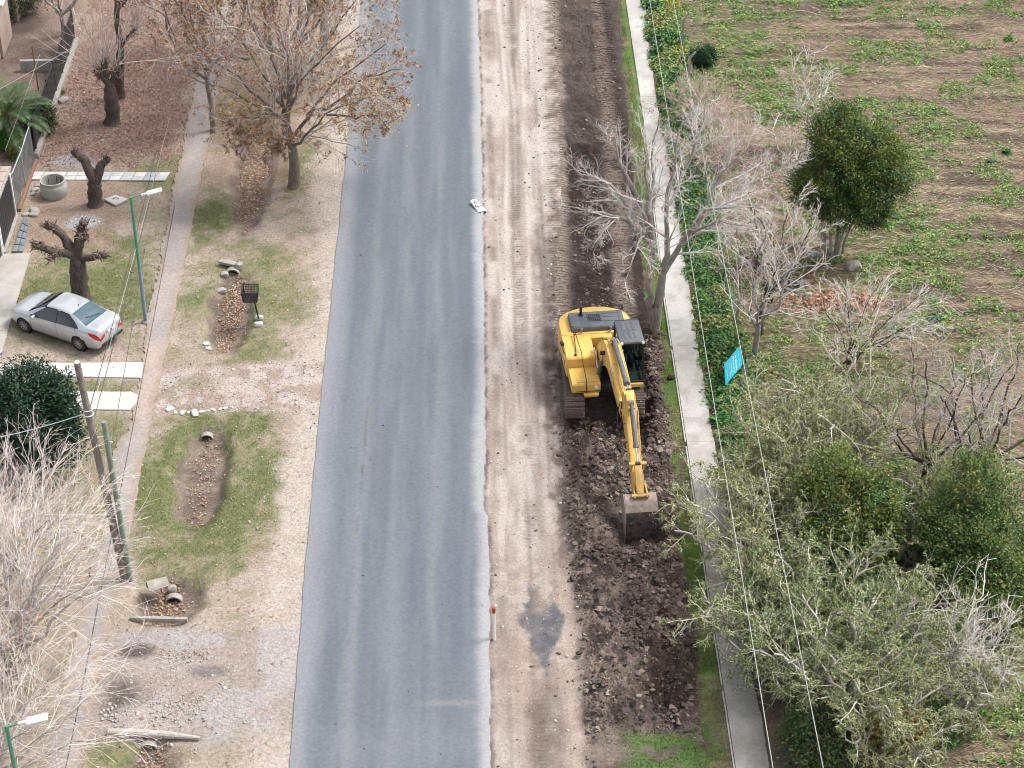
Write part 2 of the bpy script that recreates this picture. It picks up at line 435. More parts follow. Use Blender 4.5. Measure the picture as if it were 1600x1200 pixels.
def col_lane(x, y):
    n = fbm(x, y * .35, 1.2, 5, 81); n2 = fbm(x, y, 2.6, 4, 82); n3 = fbm(x * 1.6, y * .12, 1.5, 4, 83)
    c = mx(np.broadcast_to(LANE, x.shape + (3,)), C(.26, .205, .18), sstep(.44, .66, n) * .65)
    c = mx(c, C(.45, .40, .37), sstep(.52, .7, n3) * .7)
    dk = np.exp(-((x - 1.95 + .15 * np.sin(y * .11)) / .26) ** 2) * sstep(.36, .56, fbm(x, y, .45, 4, 84))
    c = mx(c, C(.15, .115, .10), dk * sstep(68, 74, y) * .8)
    dk2 = np.exp(-((x - .75) / .22) ** 2) * sstep(.40, .6, fbm(x, y, .5, 4, 85))
    c = mx(c, C(.17, .135, .12), dk2 * .75)
    for k, (cx, w, a) in enumerate(((.98, .07, .5), (1.32, .10, .55), (1.72, .09, .6), (2.12, .08, .5), (2.42, .12, .45), (2.78, .07, .6), (3.05, .09, .5))):
        xx = x - cx - .10 * np.sin(y * .21 + k) - .16 * (fbm(x * 0 + k, y, .12, 2, 190 + k) - .5)
        c = mx(c, C(.19, .152, .132), np.exp(-(xx / w) ** 2) * sstep(.40, .62, fbm(x * .5 + k * 7, y * .5, .5, 4, 200 + k) + .10 * sstep(62, 52, y)) * a)
        c = mx(c, C(.46, .425, .40), np.exp(-((xx - .13) / (w * .7)) ** 2) * sstep(.42, .62, fbm(x * .5 + k * 5, y * .4, .5, 4, 210 + k)) * .5)
    ca_ = np.exp(-(np.abs(x - 1.85) / .3) ** 4) * sstep(.45, .6, fbm(x, y, .25, 3, 96))
    c = mx(c, C(.20, .16, .14), ca_ * sstep(.35, .6, n2) * .55)
    # thin dark crumbly line against the asphalt
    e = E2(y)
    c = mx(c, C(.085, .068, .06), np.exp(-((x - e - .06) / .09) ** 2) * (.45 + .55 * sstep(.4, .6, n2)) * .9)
    # soil carried over from the dig
    e3 = E3(y)
    spill = sstep(e3 - .75, e3 - .02, x + (fbm(x, y, 1.5, 4, 86) - .5) * .9) 
    c = mx(c, MID, np.clip(spill * (.25 + 1.1 * sstep(.38, .58, fbm(x, y, 2.6, 5, 98))), 0, 1) * .85)
    c = mx(c, SOIL, ell(x, y, 3.0, 75.0, .45, 5.5, .5, .7, 87, 1.8) * .55)
    c = mx(c, SOIL, ell(x, y, 3.0, 70.4, .4, 1.2, .5, .7, 88, 1.8) * .6)
    c = mx(c, C(.215, .17, .145), box_mask(x, y, .6, 3.6, 36, 57, 1.4, .8, 89) * (.35 + .5 * sstep(.42, .6, n2)))
    c = mx(c, C(.33, .255, .21), ell(x, y, 1.25, 52.0, .3, 4.0, .5, .5, 90) * .45)
    c = mx(c, C(.12, .092, .08), ell(x, y, 2.1, 48.6, .65, 2.0, .5, .6, 91) * .6)
    c = mx(c, C(.42, .34, .29), np.exp(-((x - 2.95) / .28) ** 2) * sstep(58, 55, y) * .6)
    w = wet_lane(x, y)
    c = mx(c, C(.088, .090, .102), w * (.75 + .25 * sstep(.35, .6, fbm(x, y, 3, 4, 97))))
    return c
def wet_lane(x, y):
    a = np.abs(x - 2.12 + .3 * (fbm(x, y, 1.3, 4, 92) - .5)) - .10 * np.clip(y - 53.2, 0, 3)
    w = (1 - sstep(.0, .16, a - .62 * np.clip(1 - np.abs(y - 53.6) / 2.3, 0, 1) + .9 * (fbm(x, y, 2.2, 5, 93) - .5) * .5)) * sstep(50.4, 51.2, y) * (1 - sstep(55.2, 56.2, y))
    notch = sstep(53.9, 54.9, y + .5 * (fbm(x, y, 2, 4, 94) - .5)) * np.exp(-((x - 2.2) / .33) ** 2)
    return np.clip(w - notch * 1.3, 0, 1)
def cleat_lane(x, y):
    d = np.where(y > 72, (y - 72) * .02, 0)
    a = np.exp(-(np.abs(x - 3.55 - d) / .42) ** 4) * sstep(71, 73, y)
    b = np.exp(-(np.abs(x - 6.25 - d) / .42) ** 4) * sstep(71, 73, y)
    c = np.exp(-(np.abs(x - 1.85) / .3) ** 4) * sstep(.45, .6, fbm(x, y, .25, 3, 96)) * .6
    d2 = np.exp(-(np.abs(x - 7.75) / .22) ** 4) * sstep(58, 59, y) * (1 - sstep(63.5, 64.5, y)) * .8
    return np.clip(a + b + c + d2, 0, 1)
def col_dug(x, y):
    n = fbm(x, y, .8, 5, 101); n2 = fbm(x, y, 3, 4, 102)
    far = sstep(70.5, 73, y)
    near = mx(np.broadcast_to(C(.115, .090, .077), x.shape + (3,)), C(.215, .172, .147), sstep(.43, .64, n) * .85)
    near = mx(near, C(.235, .19, .165), sstep(.42, .6, fbm(x, y, 1.1, 4, 114)) * (1 - sstep(5.0, 6.2, x)) * .6)
    near = mx(near, SOIL, sstep(.5, .66, fbm(x, y, 1.6, 4, 103)) * .8)
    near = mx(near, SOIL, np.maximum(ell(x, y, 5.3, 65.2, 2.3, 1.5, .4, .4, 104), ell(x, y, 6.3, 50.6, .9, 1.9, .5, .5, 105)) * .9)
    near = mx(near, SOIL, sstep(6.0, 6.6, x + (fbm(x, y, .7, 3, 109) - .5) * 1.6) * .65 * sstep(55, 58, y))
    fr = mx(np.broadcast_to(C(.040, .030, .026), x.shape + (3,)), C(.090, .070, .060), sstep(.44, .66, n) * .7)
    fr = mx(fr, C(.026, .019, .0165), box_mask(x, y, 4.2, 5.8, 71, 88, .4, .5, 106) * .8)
    fr = mx(fr, C(.21, .165, .14), np.clip(cleat_lane(x, y) * sstep(.3, .5, n + .1), 0, 1) * .85)
    fr = mx(fr, C(.16, .125, .11), sstep(88, 96, y) * .3)
    fr = mx(fr, SOIL * .8, np.exp(-((x - 7.15) / .3) ** 2) * sstep(82, 90, y) * .8)
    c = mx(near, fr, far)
    e3 = E3(y); e4 = E4(y)
    c = mx(c, C(.27, .22, .19), (1 - sstep(e3, e3 + .45, x + (fbm(x, y, 1.7, 4, 107) - .5) * .6)) * .75)
    g = ((1 - sstep(47.7, 48.7, y + (fbm(x, y, .8, 3, 108) - .5) * 1.6)) * sstep(4.2, 4.9, x + (fbm(x, y, .8, 3, 110) - .5)))
    c = mx(c, C(.10, .17, .045), g * .85 * sstep(.28, .42, fbm(x, y, 1.1, 4, 113)))
    return c
def col_right(x, y):
    n = fbm(x, y, .9, 4, 111); n2 = fbm(x, y, 3, 4, 112)
    g = mx(np.broadcast_to(C(.085, .14, .032), x.shape + (3,)), C(.14, .15, .06), sstep(.42, .62, n))
    e4 = E4(y)
    g = mx(g, C(.085, .062, .05), (1 - sstep(e4, e4 + .3, x + (n2 - .5) * .9)) * .85)
    g = mx(g, C(.10, .075, .06), np.exp(-(np.abs(x - 7.78) / .22) ** 4) * sstep(57.5, 59, y) * (1 - sstep(63.5, 64.5, y)) * sstep(.3, .55, n2) * .9)
    under = mx(np.broadcast_to(C(.14, .10, .075), x.shape + (3,)), C(.06, .085, .028), sstep(.42, .6, n))
    c = mx(g, under, sstep(9.0, 9.15, x))
    c = mx(c, C(.19, .12, .085), np.exp(-((x - 9.15) / .2) ** 2) * sstep(.4, .6, n) * .7 * sstep(60, 66, y))
    c = mx(c, C(.20, .155, .12), (1 - sstep(50.0, 51.5, y)) * sstep(7.3, 7.8, x + (n2 - .5)) * .6)
    return c
def field_green(x, y):
    n = fbm(x, y, .45, 4, 121)
    m = sstep(.46, .62, n + .12 * sstep(86, 103, y) * (1 - sstep(18, 26, x)) - .04 + .05 * (1 - sstep(16, 22, x)))
    m = np.maximum(m, ell(x, y, 19.2, 78.6, 3.3, 2.8, .5, .5, 122) * 1.3)
    m = np.maximum(m, ell(x, y, 13.2, 99.5, 3.0, 5.0, .6, .6, 123) * .75)
    m = np.maximum(m, ell(x, y, 13.5, 69.5, 3.0, 3.2, .6, .6, 124) * .75)
    m = np.maximum(m, ell(x, y, 21.0, 70.5, 2.5, 1.6, .6, .6, 125) * .6)
    m = np.maximum(m, ell(x, y, 16.2, 76.2, 2.6, 1.2, .5, .5, 126) * .85)
    m = np.maximum(m, ell(x, y, 21.5, 61.0, 1.5, 1.5, .6, .6, 127) * .7)
    m = np.maximum(m, ell(x, y, 17.8, 48.5, 2.2, 3.0, .6, .6, 128) * .6)
    return m * (1 - .8 * clay_mask(x, y))
def clay_mask(x, y):
    return np.maximum(ell(x, y, 15.0, 73.5, 2.3, .9, .35, .6, 131, 1.6), ell(x, y, 14.4, 75.2, .7, .8, .4, .5, 132))
def col_field(x, y):
    n = fbm(x * .35, y * 1.5, 1, 5, 141); n2 = fbm(x, y, 2.6, 4, 142)
    c = mx(np.broadcast_to(C(.215, .160, .118), x.shape + (3,)), C(.118, .088, .070), sstep(.42, .6, n))
    c = mx(c, C(.29, .23, .165), sstep(.50, .66, fbm(x * .4, y * 1.2, .9, 5, 143)) * .7)
    c = mx(c, C(.105, .14, .045), field_green(x, y) * .45)
    for yy, x0, w in ((85.3, 14, .16), (74.6, 17.3, .22), (72.9, 18.0, .22), (69.6, 18.5, .2), (82.0, 22, .14), (95.0, 18.6, .12), (89.6, 18, .1)):
        c = mx(c, C(.075, .058, .052), np.exp(-((y - yy - .25 * (fbm(x, y, .4, 3, 144) - .5)) / w) ** 2) * sstep(x0, x0 + 2, x) * sstep(.3, .55, n2 + .1) * .85)
    cm = clay_mask(x, y)
    c = mx(c, mx(np.broadcast_to(C(.33, .19, .13), x.shape + (3,)), C(.22, .125, .09), sstep(.4, .6, n2)), cm * .95)
    edge = sstep(12.3, 10.9, x)
    c = mx(c, C(.13, .125, .06), edge * .7)
    return c
def col_road(x, y):
    n = fbm(x, y, .25, 4, 151); n2 = fbm(x * 2.2, y * .16, 1, 4, 152)
    c = mx(np.broadcast_to(C(.114, .130, .150), x.shape + (3,)), C(.146, .159, .176), sstep(.4, .62, n2) * .9)  # blue of the reflected sky put into the asphalt colours
    for cx, w, a in ((-4.35, .22, .6), (-2.95, .3, .3), (-1.6, .22, .42), (-3.75, .12, .25), (-2.1, .1, .2)):
        c = mx(c, C(.205, .212, .224), np.exp(-((x - cx - .05 * np.sin(y * .3)) / w) ** 2) * a * .75 * (.4 + .8 * n))
    for cx, w, a in ((-2.35, .45, .55), (-.75, .4, .6), (-3.6, .3, .35), (-5.1, .3, .3)):
        c = mx(c, C(.092, .112, .136), np.exp(-((x - cx) / w) ** 2) * a * .75)
    e1, e2 = E1(y), E2(y)
    c = mx(c, C(.225, .235, .252), (1 - sstep(.15, .95, x - e1 + (n - .5) * .4)) * .75)
    c = mx(c, C(.33, .33, .345), (1 - sstep(.10, .60, e2 - x + (n - .5) * .3)) * .85)
    dust = np.exp(-((y - 49.6) / .16) ** 2) * sstep(-2.6, -1.0, x) * sstep(.3, .6, fbm(x, y, 1.6, 4, 153))
    c = mx(c, C(.30, .29, .285), dust * .3)
    c = mx(c, C(.225, .232, .24), ell(x, y, -2.5, 47.8, 3.4, 1.0, .9, .9, 154) * .2)
    sm = np.exp(-((x - (-4.42 + .012 * (y - 60))) / .018) ** 2) * sstep(.35, .5, fbm(x, y, .3, 3, 155)) * (1 - sstep(68, 75, y))
    c = mx(c, C(.11, .115, .12), sm * .8)
    # crumbs of mud dropped along the wheel lines
    sp = (_hash(np.floor(x * 16), np.floor(y * 9), 156) > .972) * (np.exp(-((x + 4.5) / .5) ** 2) * .8 + np.exp(-((x + 1.9) / .8) ** 2) * .5)
    pass
    return c

YS = np.concatenate([[-9000, -800, -100, 0, 20, 30, 36, 40], np.arange(42, 109.01, .105), [111, 114, 118, 124, 132, 145, 170, 250, 800, 9000]])
def strip(name, ys, xs, mat, colf, hf, extra=None, smooth=True, parent=None, skirt=0.0):
    """xs (ny, nx) columns across; one sheet"""
    X = xs; Y = np.repeat(ys[:, None], X.shape[1], 1)
    Z = hf(X, Y); ny, nx = X.shape
    V = np.stack([X, Y, Z], -1).reshape(-1, 3); Cc = colf(X, Y).reshape(-1, 3)
    i = np.arange(ny * nx).reshape(ny, nx)
    F = np.stack([i[:-1, :-1], i[:-1, 1:], i[1:, 1:], i[1:, :-1]], -1).reshape(-1, 4)
    ex = {k: f(X, Y).ravel() for k, f in (extra or {}).items()}
    if skirt:
        rim = np.concatenate([i[0, :], i[1:, -1], i[-1, -2::-1], i[-2:0:-1, 0]])
        V2 = V[rim].copy(); V2[:, 2] -= skirt
        o = len(V); k = np.arange(len(rim)); k2 = (k + 1) % len(rim)
        F = np.concatenate([F, np.stack([rim[k2], rim[k], o + k, o + k2], -1)])
        V = np.concatenate([V, V2]); Cc = np.concatenate([Cc, Cc[rim] * 1.0])
        ex = {a: np.concatenate([b, b[rim]]) for a, b in ex.items()}
    me = np_mesh(name, V, F, Cc, mat, smooth, ex)
    if skirt: me.set_sharp_from_angle(angle=R(40))
    o = link(name, me, parent)
    return o
def lerp_cols(fa, fb, n, ys): 
    a = fa(ys)[:, None]; b = fb(ys)[:, None]; t = np.linspace(0, 1, n)[None, :]
    return a * (1 - t) + b * t
one = lambda k: (lambda x, y: np.full(x.shape, k))
M_verge = ground_mat('verge_soil_and_grass', .42, .05, 12, .14)
M_lane = ground_mat('dirt_lane', .28, .045, 16, .22)
M_dug = ground_mat('dug_soil', .50, .10, 11, .06)
M_field = ground_mat('field_soil', .62, .11, 9, .03, streak=True)
M_road = ground_mat('asphalt', .20, .006, 60, .0, .85, 60)
M_conc = ground_mat('cast_concrete', .13, .006, 25, .0, .9, 40)
M_path = ground_mat('worn_path', .26, .012, 22, .05, .95, 48)
# the verge on the houses' side
xa = np.concatenate([[-9000, -1500, -300, -100, -60, -45, -38, -34, -31, -29, -27.5], np.arange(-26.5, -6.35, .115)])
xsv = np.concatenate([np.repeat(xa[None, :], len(YS), 0), E1(YS)[:, None]], 1)
tag(strip('ground', YS, xsv, M_verge, col_verge, h_ground, {'peb': lambda x, y: .25 + .9 * sstep(-8.5, -6.8, x) + 1.8 * ell(x, y, -10.5, 50.3, 2.6, 2.2, .5, .6, 161) + .8 * box_mask(x, y, -13, -6, 66, 69.5)}), kind='structure')
tag(strip('dirt_lane', YS, lerp_cols(E2, E3, 46, YS), M_lane, col_lane, lambda x, y: h_ground(x, y) * (1 - wet_lane(x, y)) + wet_lane(x, y) * (-.12), {'peb': one(.6), 'cleat': cleat_lane, 'wet': wet_lane}), kind='structure')
YD = np.sort(np.concatenate([YS, ((YS[1:] + YS[:-1]) / 2)[(YS[:-1] > 46) & (YS[1:] < 73)]]))
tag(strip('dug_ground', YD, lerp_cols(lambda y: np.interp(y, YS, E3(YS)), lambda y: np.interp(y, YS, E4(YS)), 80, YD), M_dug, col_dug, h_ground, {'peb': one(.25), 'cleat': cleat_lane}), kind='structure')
tag(strip('sidewalk_verge', YS, lerp_cols(E4, E5, 30, YS), M_verge, col_right, h_ground, {'peb': one(.1), 'cleat': cleat_lane}), kind='structure')
xb = np.concatenate([np.arange(10.8, 33, .15), [34, 36, 39, 44, 52, 70, 120, 400, 1500, 9000]])
tag(strip('field', YS, np.repeat(xb[None, :], len(YS), 0), M_field, col_field, h_ground, {'peb': one(.2)}), kind='structure')
# the asphalt: a slab with broken edges standing a little proud of the soil
rs = lerp_cols(E1, E2, 64, YS)
tag(strip('road', YS, rs, M_road, col_road, lambda x, y: 0.012 + .05 * (1 - ((x + 2.95) / 3.3) ** 2), None, skirt=.16), kind='structure')

# ---- footpaths
def col_sw(x, y):
    n = fbm(x, y, .8, 5, 171); n2 = fbm(x, y, 3.5, 4, 172)
    c = mx(np.broadcast_to(C(.43, .415, .40), x.shape + (3,)), C(.35, .335, .315), sstep(.42, .64, n) * .8)
    c = mx(c, C(.26, .245, .22), sstep(.54, .70, fbm(x, y, 1.7, 5, 174)) * .5)
    c = mx(c, C(.33, .30, .27), sstep(8.85, 9.05, x + (n2 - .5) * .5) * .55)
    c = mx(c, C(.36, .34, .30), (1 - sstep(56, 64, y)) * sstep(.35, .6, n2) * .7)
    return c
pave = empty('sidewalk'); tag(pave, kind='structure')
js = [30, 36, 43.4, 50.3, 57.2, 63.8, 70.4, 77.0, 85.3, 92.6, 99.5, 108, 116]
swl = curve([(30, 8.03), (46, 8.03), (63, 8.02), (74, 8.02), (90, 8.27), (104, 8.3), (120, 8.35)], 0)
swr = curve([(30, 9.12), (46, 9.1), (52, 9.05), (57, 9.2), (64, 9.05), (74, 9.1), (88, 9.12), (93, 9.05), (104, 9.35), (120, 9.4)], .05, .8, 6, .03)
for k, (y0, y1) in enumerate(zip(js[:-1], js[1:])):
    yy = np.arange(y0 + .006, y1 - .005, .17)
    yy = np.concatenate([yy, [y1 - .006]])
    tilt = (random.random() - .5) * .012
    strip('slab', yy, lerp_cols(swl, swr, 9, yy), M_conc, col_sw, lambda x, y, t=tilt: .035 + t + (fbm(x, y, 1.2, 3, 173) - .5) * .012, None, parent=pave, skirt=.14)
# narrow cast lip along its edge
for k, (y0, y1) in enumerate(zip(js[2:8], js[3:9])):
    yy = np.arange(y0 + .01, y1, .3)
    strip('edge_strip', yy, np.stack([swl(yy) - .075, swl(yy) - .028], 1), M_conc, lambda x, y: np.broadcast_to(C(.46, .45, .42), x.shape + (3,)), lambda x, y: .03 + 0 * x, None, parent=pave, skirt=.1)
def col_fp(x, y):
    n = fbm(x, y, .7, 5, 181); n2 = fbm(x, y, 3, 4, 182)
    c = mx(np.broadcast_to(C(.275, .250, .238), x.shape + (3,)), C(.335, .298, .275), sstep(.42, .62, n) * .8)
    d = box_mask(x, y, -15, -12, 65.6, 71.0, .8, .6, 183)
    c = mx(c, C(.36, .295, .26), d * .9)
    fe = np.minimum(x - fpl(y), fpr(y) - x)
    c = mx(c, C(.29, .235, .185), (1 - sstep(.02, .30, fe + (n2 - .5) * .5)) * .9)
    return c
fpl = curve([(20, -14.4), (50, -13.9), (58, -13.75), (59.9, -13.6), (63.6, -13.95), (64.4, -13.85), (65.0, -13.55), (68, -13.6), (73.5, -13.8), (83, -13.95), (90, -14.0), (125, -14.2)], .12, .7, 7, .11)
fpr = curve([(20, -13.0), (50, -12.75), (58.8, -12.72), (66, -12.75), (75, -12.72), (84, -12.8), (90, -12.8), (125, -12.9)], .06, .7, 8, .10)
fp = empty('footpath'); tag(fp, kind='structure')
for y0, y1 in ((22, 50.5), (50.5, 62.3), (62.3, 72.7), (72.7, 84.0), (84.0, 124)):
    yy = np.linspace(y0 + .006, y1 - .006, int((y1 - y0) / .16) + 2)
    strip('slab', yy, lerp_cols(fpl, fpr, 15, yy), M_path, col_fp, lambda x, y: .028 + (fbm(x, y, .8, 3, 184) - .5) * .03, {'peb': one(.4)}, parent=fp, skirt=.12)
# ---- concrete strips and tiles on the houses' side
def plate(name, pts, z, th, mat, parent=None, kind=None, lab=None):
    mb = MB(); mb.prism([(p[0], p[1]) for p in pts], z - th, z, 'z', .012)
    o = mb.build(name, mat, parent)
    return o
M_white_conc = simple('pale_concrete', (.50, .48, .46), .9, var=.14, vscale=1.5, dirt=(.42, .39, .36), dscale=.8, damt=.3, bump=.004, bscale=40)
M_grey_conc = simple('weathered_concrete', (.37, .355, .335), .92, var=.14, vscale=2, dirt=(.27, .25, .225), dscale=1.2, damt=.5, bump=.008, bscale=30)
dr = empty('driveway'); tag(dr, kind='structure')
A = [gp(0, 570), gp(60, 568), gp(224, 567), gp(222, 591), gp(60, 588), gp(0, 588)]
plate('slab', [gp(-160, 572)] + A + [gp(-160, 589)], .035, .12, M_white_conc, dr)
plate('slab', [gp(60, 612), gp(205, 613), gp(216, 618), gp(213, 630), gp(203, 641), gp(60, 640)], .035, .12, M_white_conc, dr)
plate('slab', [gp(-150, 398), gp(20, 397), gp(48, 396), gp(0, 560), gp(-60, 700), gp(-200, 700)], .03, .12, M_grey_conc, dr)
tp = empty('tile_path'); tag(tp, kind='structure')
tm = [simple('paving_tile_%s' % k, c, .85, var=.12, vscale=3, bump=.003, bscale=50) for k, c in (('white', (.50, .49, .47)), ('bluish', (.36, .39, .42)), ('grey', (.40, .41, .41)))]
L0, L1 = gp(52, 269), gp(266, 270); L2, L3 = gp(258, 283), gp(44, 281)
nT = 12
for i in range(nT):
    for j in range(2):
        a = lambda s, t: (L0 * (1 - s) + L1 * s) * (1 - t) + (L3 * (1 - s) + L2 * s) * t
        s0, s1, t0, t1 = i / nT + .002, (i + 1) / nT - .002, j / 2 + .01, (j + 1) / 2 - .01
        o = plate('tile', [a(s0, t0), a(s0, t1), a(s1, t1), a(s1, t0)][::-1], .03 + random.random() * .012, .06, tm[0] if i < 5 else random.choice(tm), tp)
# slate tiles beside the gate
st = empty('slate_path'); tag(st, kind='structure')
M_slate = simple('slate', (.16, .18, .20), .7, var=.3, vscale=4)
G0, G1, G2, G3 = gp(38, 338), gp(46, 345), gp(36, 394), gp(18, 394)
for i in range(5):
    for j in range(2):
        a = lambda s, t: (G0 * (1 - s) + G1 * s) * (1 - t) + (G3 * (1 - s) + G2 * s) * t
        plate('tile', [a(j / 2 + .02, i / 5 + .01), a(j / 2 + .02, (i + 1) / 5 - .01), a((j + 1) / 2 - .02, (i + 1) / 5 - .01), a((j + 1) / 2 - .02, i / 5 + .01)], .03 + .01 * random.random(), .06, M_slate, st)
# ================================================================== VEGETATION
def resample(P, k):
    """P list of points -> (k,3) smooth"""
    P = np.array([tuple(p) for p in P], float); n = len(P)
    if n == 2:
        t = np.linspace(0, 1, k)[:, None]; return P[0] * (1 - t) + P[1] * t
    t = np.linspace(0, n - 1, k); out = []
    for q in t:
        i = min(int(q), n - 2); f = q - i
        p0, p1, p2, p3 = P[max(i - 1, 0)], P[i], P[i + 1], P[min(i + 2, n - 1)]
        out.append(0.5 * ((2 * p1) + (-p0 + p2) * f + (2 * p0 - 5 * p1 + 4 * p2 - p3) * f * f + (-p0 + 3 * p1 - 3 * p2 + p3) * f ** 3))
    return np.array(out)
def limb(pts, r0, r1, k=7, wob=0.0, g=None):
    P = resample(pts, k)
    if wob:
        w = (g or rng).normal(size=(k, 3)) * wob; w[0] = 0; P = P + w
    return P, np.linspace(r0, r1, k)
def stack(limbs): return np.stack([a for a, b in limbs]), np.stack([b for a, b in limbs])
def grow(P, Rr, m, ang, lenr, k, g, t0=.25, t1=1.0, trop=(0, 0, .3), wob=.18, rr=.6, rmin=.006, tip=.35, lmin=.15, taper=.55):
    """children along every parent branch: P (n,K,3)"""
    n, K, _ = P.shape; N = n * m
    seg = np.linalg.norm(P[:, 1:] - P[:, :-1], axis=2).sum(1)
    t = (np.arange(m)[None, :] + g.random((n, m))) / m * (t1 - t0) + t0
    q = t * (K - 1); i = np.minimum(q.astype(int), K - 2); f = q - i; a = np.arange(n)[:, None]
    base = P[a, i] * (1 - f[..., None]) + P[a, i + 1] * f[..., None]
    rad = Rr[a, i] * (1 - f) + Rr[a, i + 1] * f
    tan = norm(P[a, i + 1] - P[a, i])
    side = rvec(N, g).reshape(n, m, 3); side = norm(side - tan * (side * tan).sum(-1, keepdims=True))
    an = np.radians(g.normal(ang[0], ang[1], (n, m)))[..., None]
    d = norm(tan * np.cos(an) + side * np.sin(an))
    L = np.maximum(seg[:, None] * lenr * (1.1 - taper * t) * (0.6 + .8 * g.random((n, m))), lmin)
    d = d.reshape(N, 3); L = L.reshape(N); out = np.zeros((N, k, 3)); out[:, 0] = base.reshape(N, 3)
    tr = np.asarray(trop, float)
    for j in range(1, k):
        d = norm(d + tr / (k - 1) + rvec(N, g) * wob)
        out[:, j] = out[:, j - 1] + d * (L / (k - 1))[:, None]
    r0 = np.maximum(rad.reshape(N) * rr, rmin)
    r = r0[:, None] * np.linspace(1, tip, k)[None, :]
    return out, np.maximum(r, rmin * .6)
def tubes(P, Rr, s=4, col=None):
    n, K, _ = P.shape
    T = np.empty_like(P); T[:, 1:-1] = P[:, 2:] - P[:, :-2]; T[:, 0] = P[:, 1] - P[:, 0]; T[:, -1] = P[:, -1] - P[:, -2]; T = norm(T)
    ref = np.where(np.abs(T[:, :1, 2:3]) > .8, np.array([1., 0, 0]), np.array([0, 0, 1.]))
    ref = np.broadcast_to(ref, P.shape); u = norm(np.cross(T, ref)); w = np.cross(T, u)
    a = np.arange(s) * 2 * math.pi / s
    V = P[:, :, None] + (u[:, :, None] * np.cos(a)[None, None, :, None] + w[:, :, None] * np.sin(a)[None, None, :, None]) * Rr[:, :, None, None]
    i = np.arange(n * K * s).reshape(n, K, s); r = np.roll(i, -1, 2)
    F = np.stack([i[:, :-1], r[:, :-1], r[:, 1:], i[:, 1:]], -1).reshape(-1, 4)
    if col is None: cc = np.zeros((n * K * s, 3))
    else: cc = np.repeat(np.broadcast_to(col, (n, 3)), K * s, 0)
    return V.reshape(-1, 3), F, cc
M_bark_v = attr_mat('twig_bark', .85, .25, 5)
M_leaf = attr_mat('leaf', .55, .12, 3, trans=.18, spec=.35)
M_dryleaf = attr_mat('dry_leaf', .75, .15, 3, trans=.12)
def bark(name, col, dark):
    m = bpy.data.materials.new(name); n, l, b = nt(m)
    tc = n.new('ShaderNodeTexCoord'); mp = n.new('ShaderNodeMapping'); mp.inputs['Scale'].default_value = (1, 1, .28); l.new(tc.outputs['Object'], mp.inputs['Vector'])
    f = noise(n, l, mp.outputs[0], 14, 6, .7); f2 = noise(n, l, tc.outputs['Object'], 2.2, 4)
    c = ramp(n, l, f, [(.3, dark), (.62, col)])
    c = mixc(n, l, 'MIX', ramp(n, l, f2, [(.45, (0, 0, 0)), (.7, (.6,) * 3)]), c, tuple(x * 1.25 for x in col))
    l.new(c, b.inputs['Base Color']); b.inputs['Roughness'].default_value = .9; b.inputs['Specular IOR Level'].default_value = .2
    bp = n.new('ShaderNodeBump'); bp.inputs['Distance'].default_value = .04; bp.inputs['Strength'].default_value = .9
    l.new(f, bp.inputs['Height']); l.new(bp.outputs[0], b.inputs['Normal'])
    return m
B_grey = bark('grey_bark', (.36, .325, .30), (.17, .148, .135))
B_dark = bark('dark_bark', (.118, .096, .085), (.034, .027, .024))
B_brown = bark('brown_bark', (.22, .185, .165), (.085, .07, .062))
B_pale = bark('pale_bark', (.50, .465, .43), (.25, .225, .205))

def rel(P, o): return P - np.array(o)[None, None]
def bare_tree(name, label, base, limbs, levels, col, barkm, seed, group=None, cat='tree', leaf=None, lvl_s=(4, 3, 3, 3, 3), coltip=None, trunk_n=None):
    """limbs: list of (points, r0, r1); the trunk ones first. levels: kwargs for grow(). leaf: callable(P_last, g) -> arrays"""
    g = np.random.default_rng(seed)
    root = tag(empty(name, base), label, cat, group)
    o = np.array(base)
    K = 10
    LB = [limb(p, a, b, K, .07 if i else .01, g) for i, (p, a, b) in enumerate(limbs)]
    P, Rr = stack(LB); P = rel(P, o)
    nt_ = trunk_n if trunk_n is not None else 1
    Rr = Rr.copy(); Rr[:nt_, -1] *= .72; Rr[:nt_, -2] *= .94
    V, F, c = tubes(P, Rr, 8)
    link('trunk', np_mesh('trunk', V, F, None, barkm, True), root)
    nt_ = trunk_n if trunk_n is not None else 1
    P, Rr = P[nt_:], Rr[nt_:]
    arr = []; cols = np.asarray(col, float); ct = np.asarray(coltip if coltip is not None else col, float)
    allP = []
    for j, kw in enumerate(levels):
        P, Rr = grow(P, Rr, g=g, **kw)
        f = (j + 1) / len(levels)
        cc = jitcol(cols * (1 - f) + ct * f, len(P), .16, g, .04)
        arr.append(tubes(P, Rr, lvl_s[j], cc)); allP.append(P)
    V, F, c = join(arr)
    link('twigs', np_mesh('twigs', V, F, c, M_bark_v, True), root)
    if leaf:
        for nm, arrs, mt in leaf(allP, g, root):
            V, F, c = join(arrs); link(nm, np_mesh(nm, V, F, c, mt), root)['kind'] = 'stuff'
    return root
def at_twigs(P, g, n, f0=.3):
    i = g.integers(0, len(P), n); t = f0 + (1 - f0) * g.random(n); K = P.shape[1]
    q = t * (K - 1); a = np.minimum(q.astype(int), K - 2); f = (q - a)[:, None]
    return P[i, a] * (1 - f) + P[i, a + 1] * f
PINKTW = (.58, .49, .455); GREYTW = (.56, .53, .50); WHITETW = (.66, .625, .58); BRNTW = (.30, .25, .22); OLTW = (.36, .34, .24)

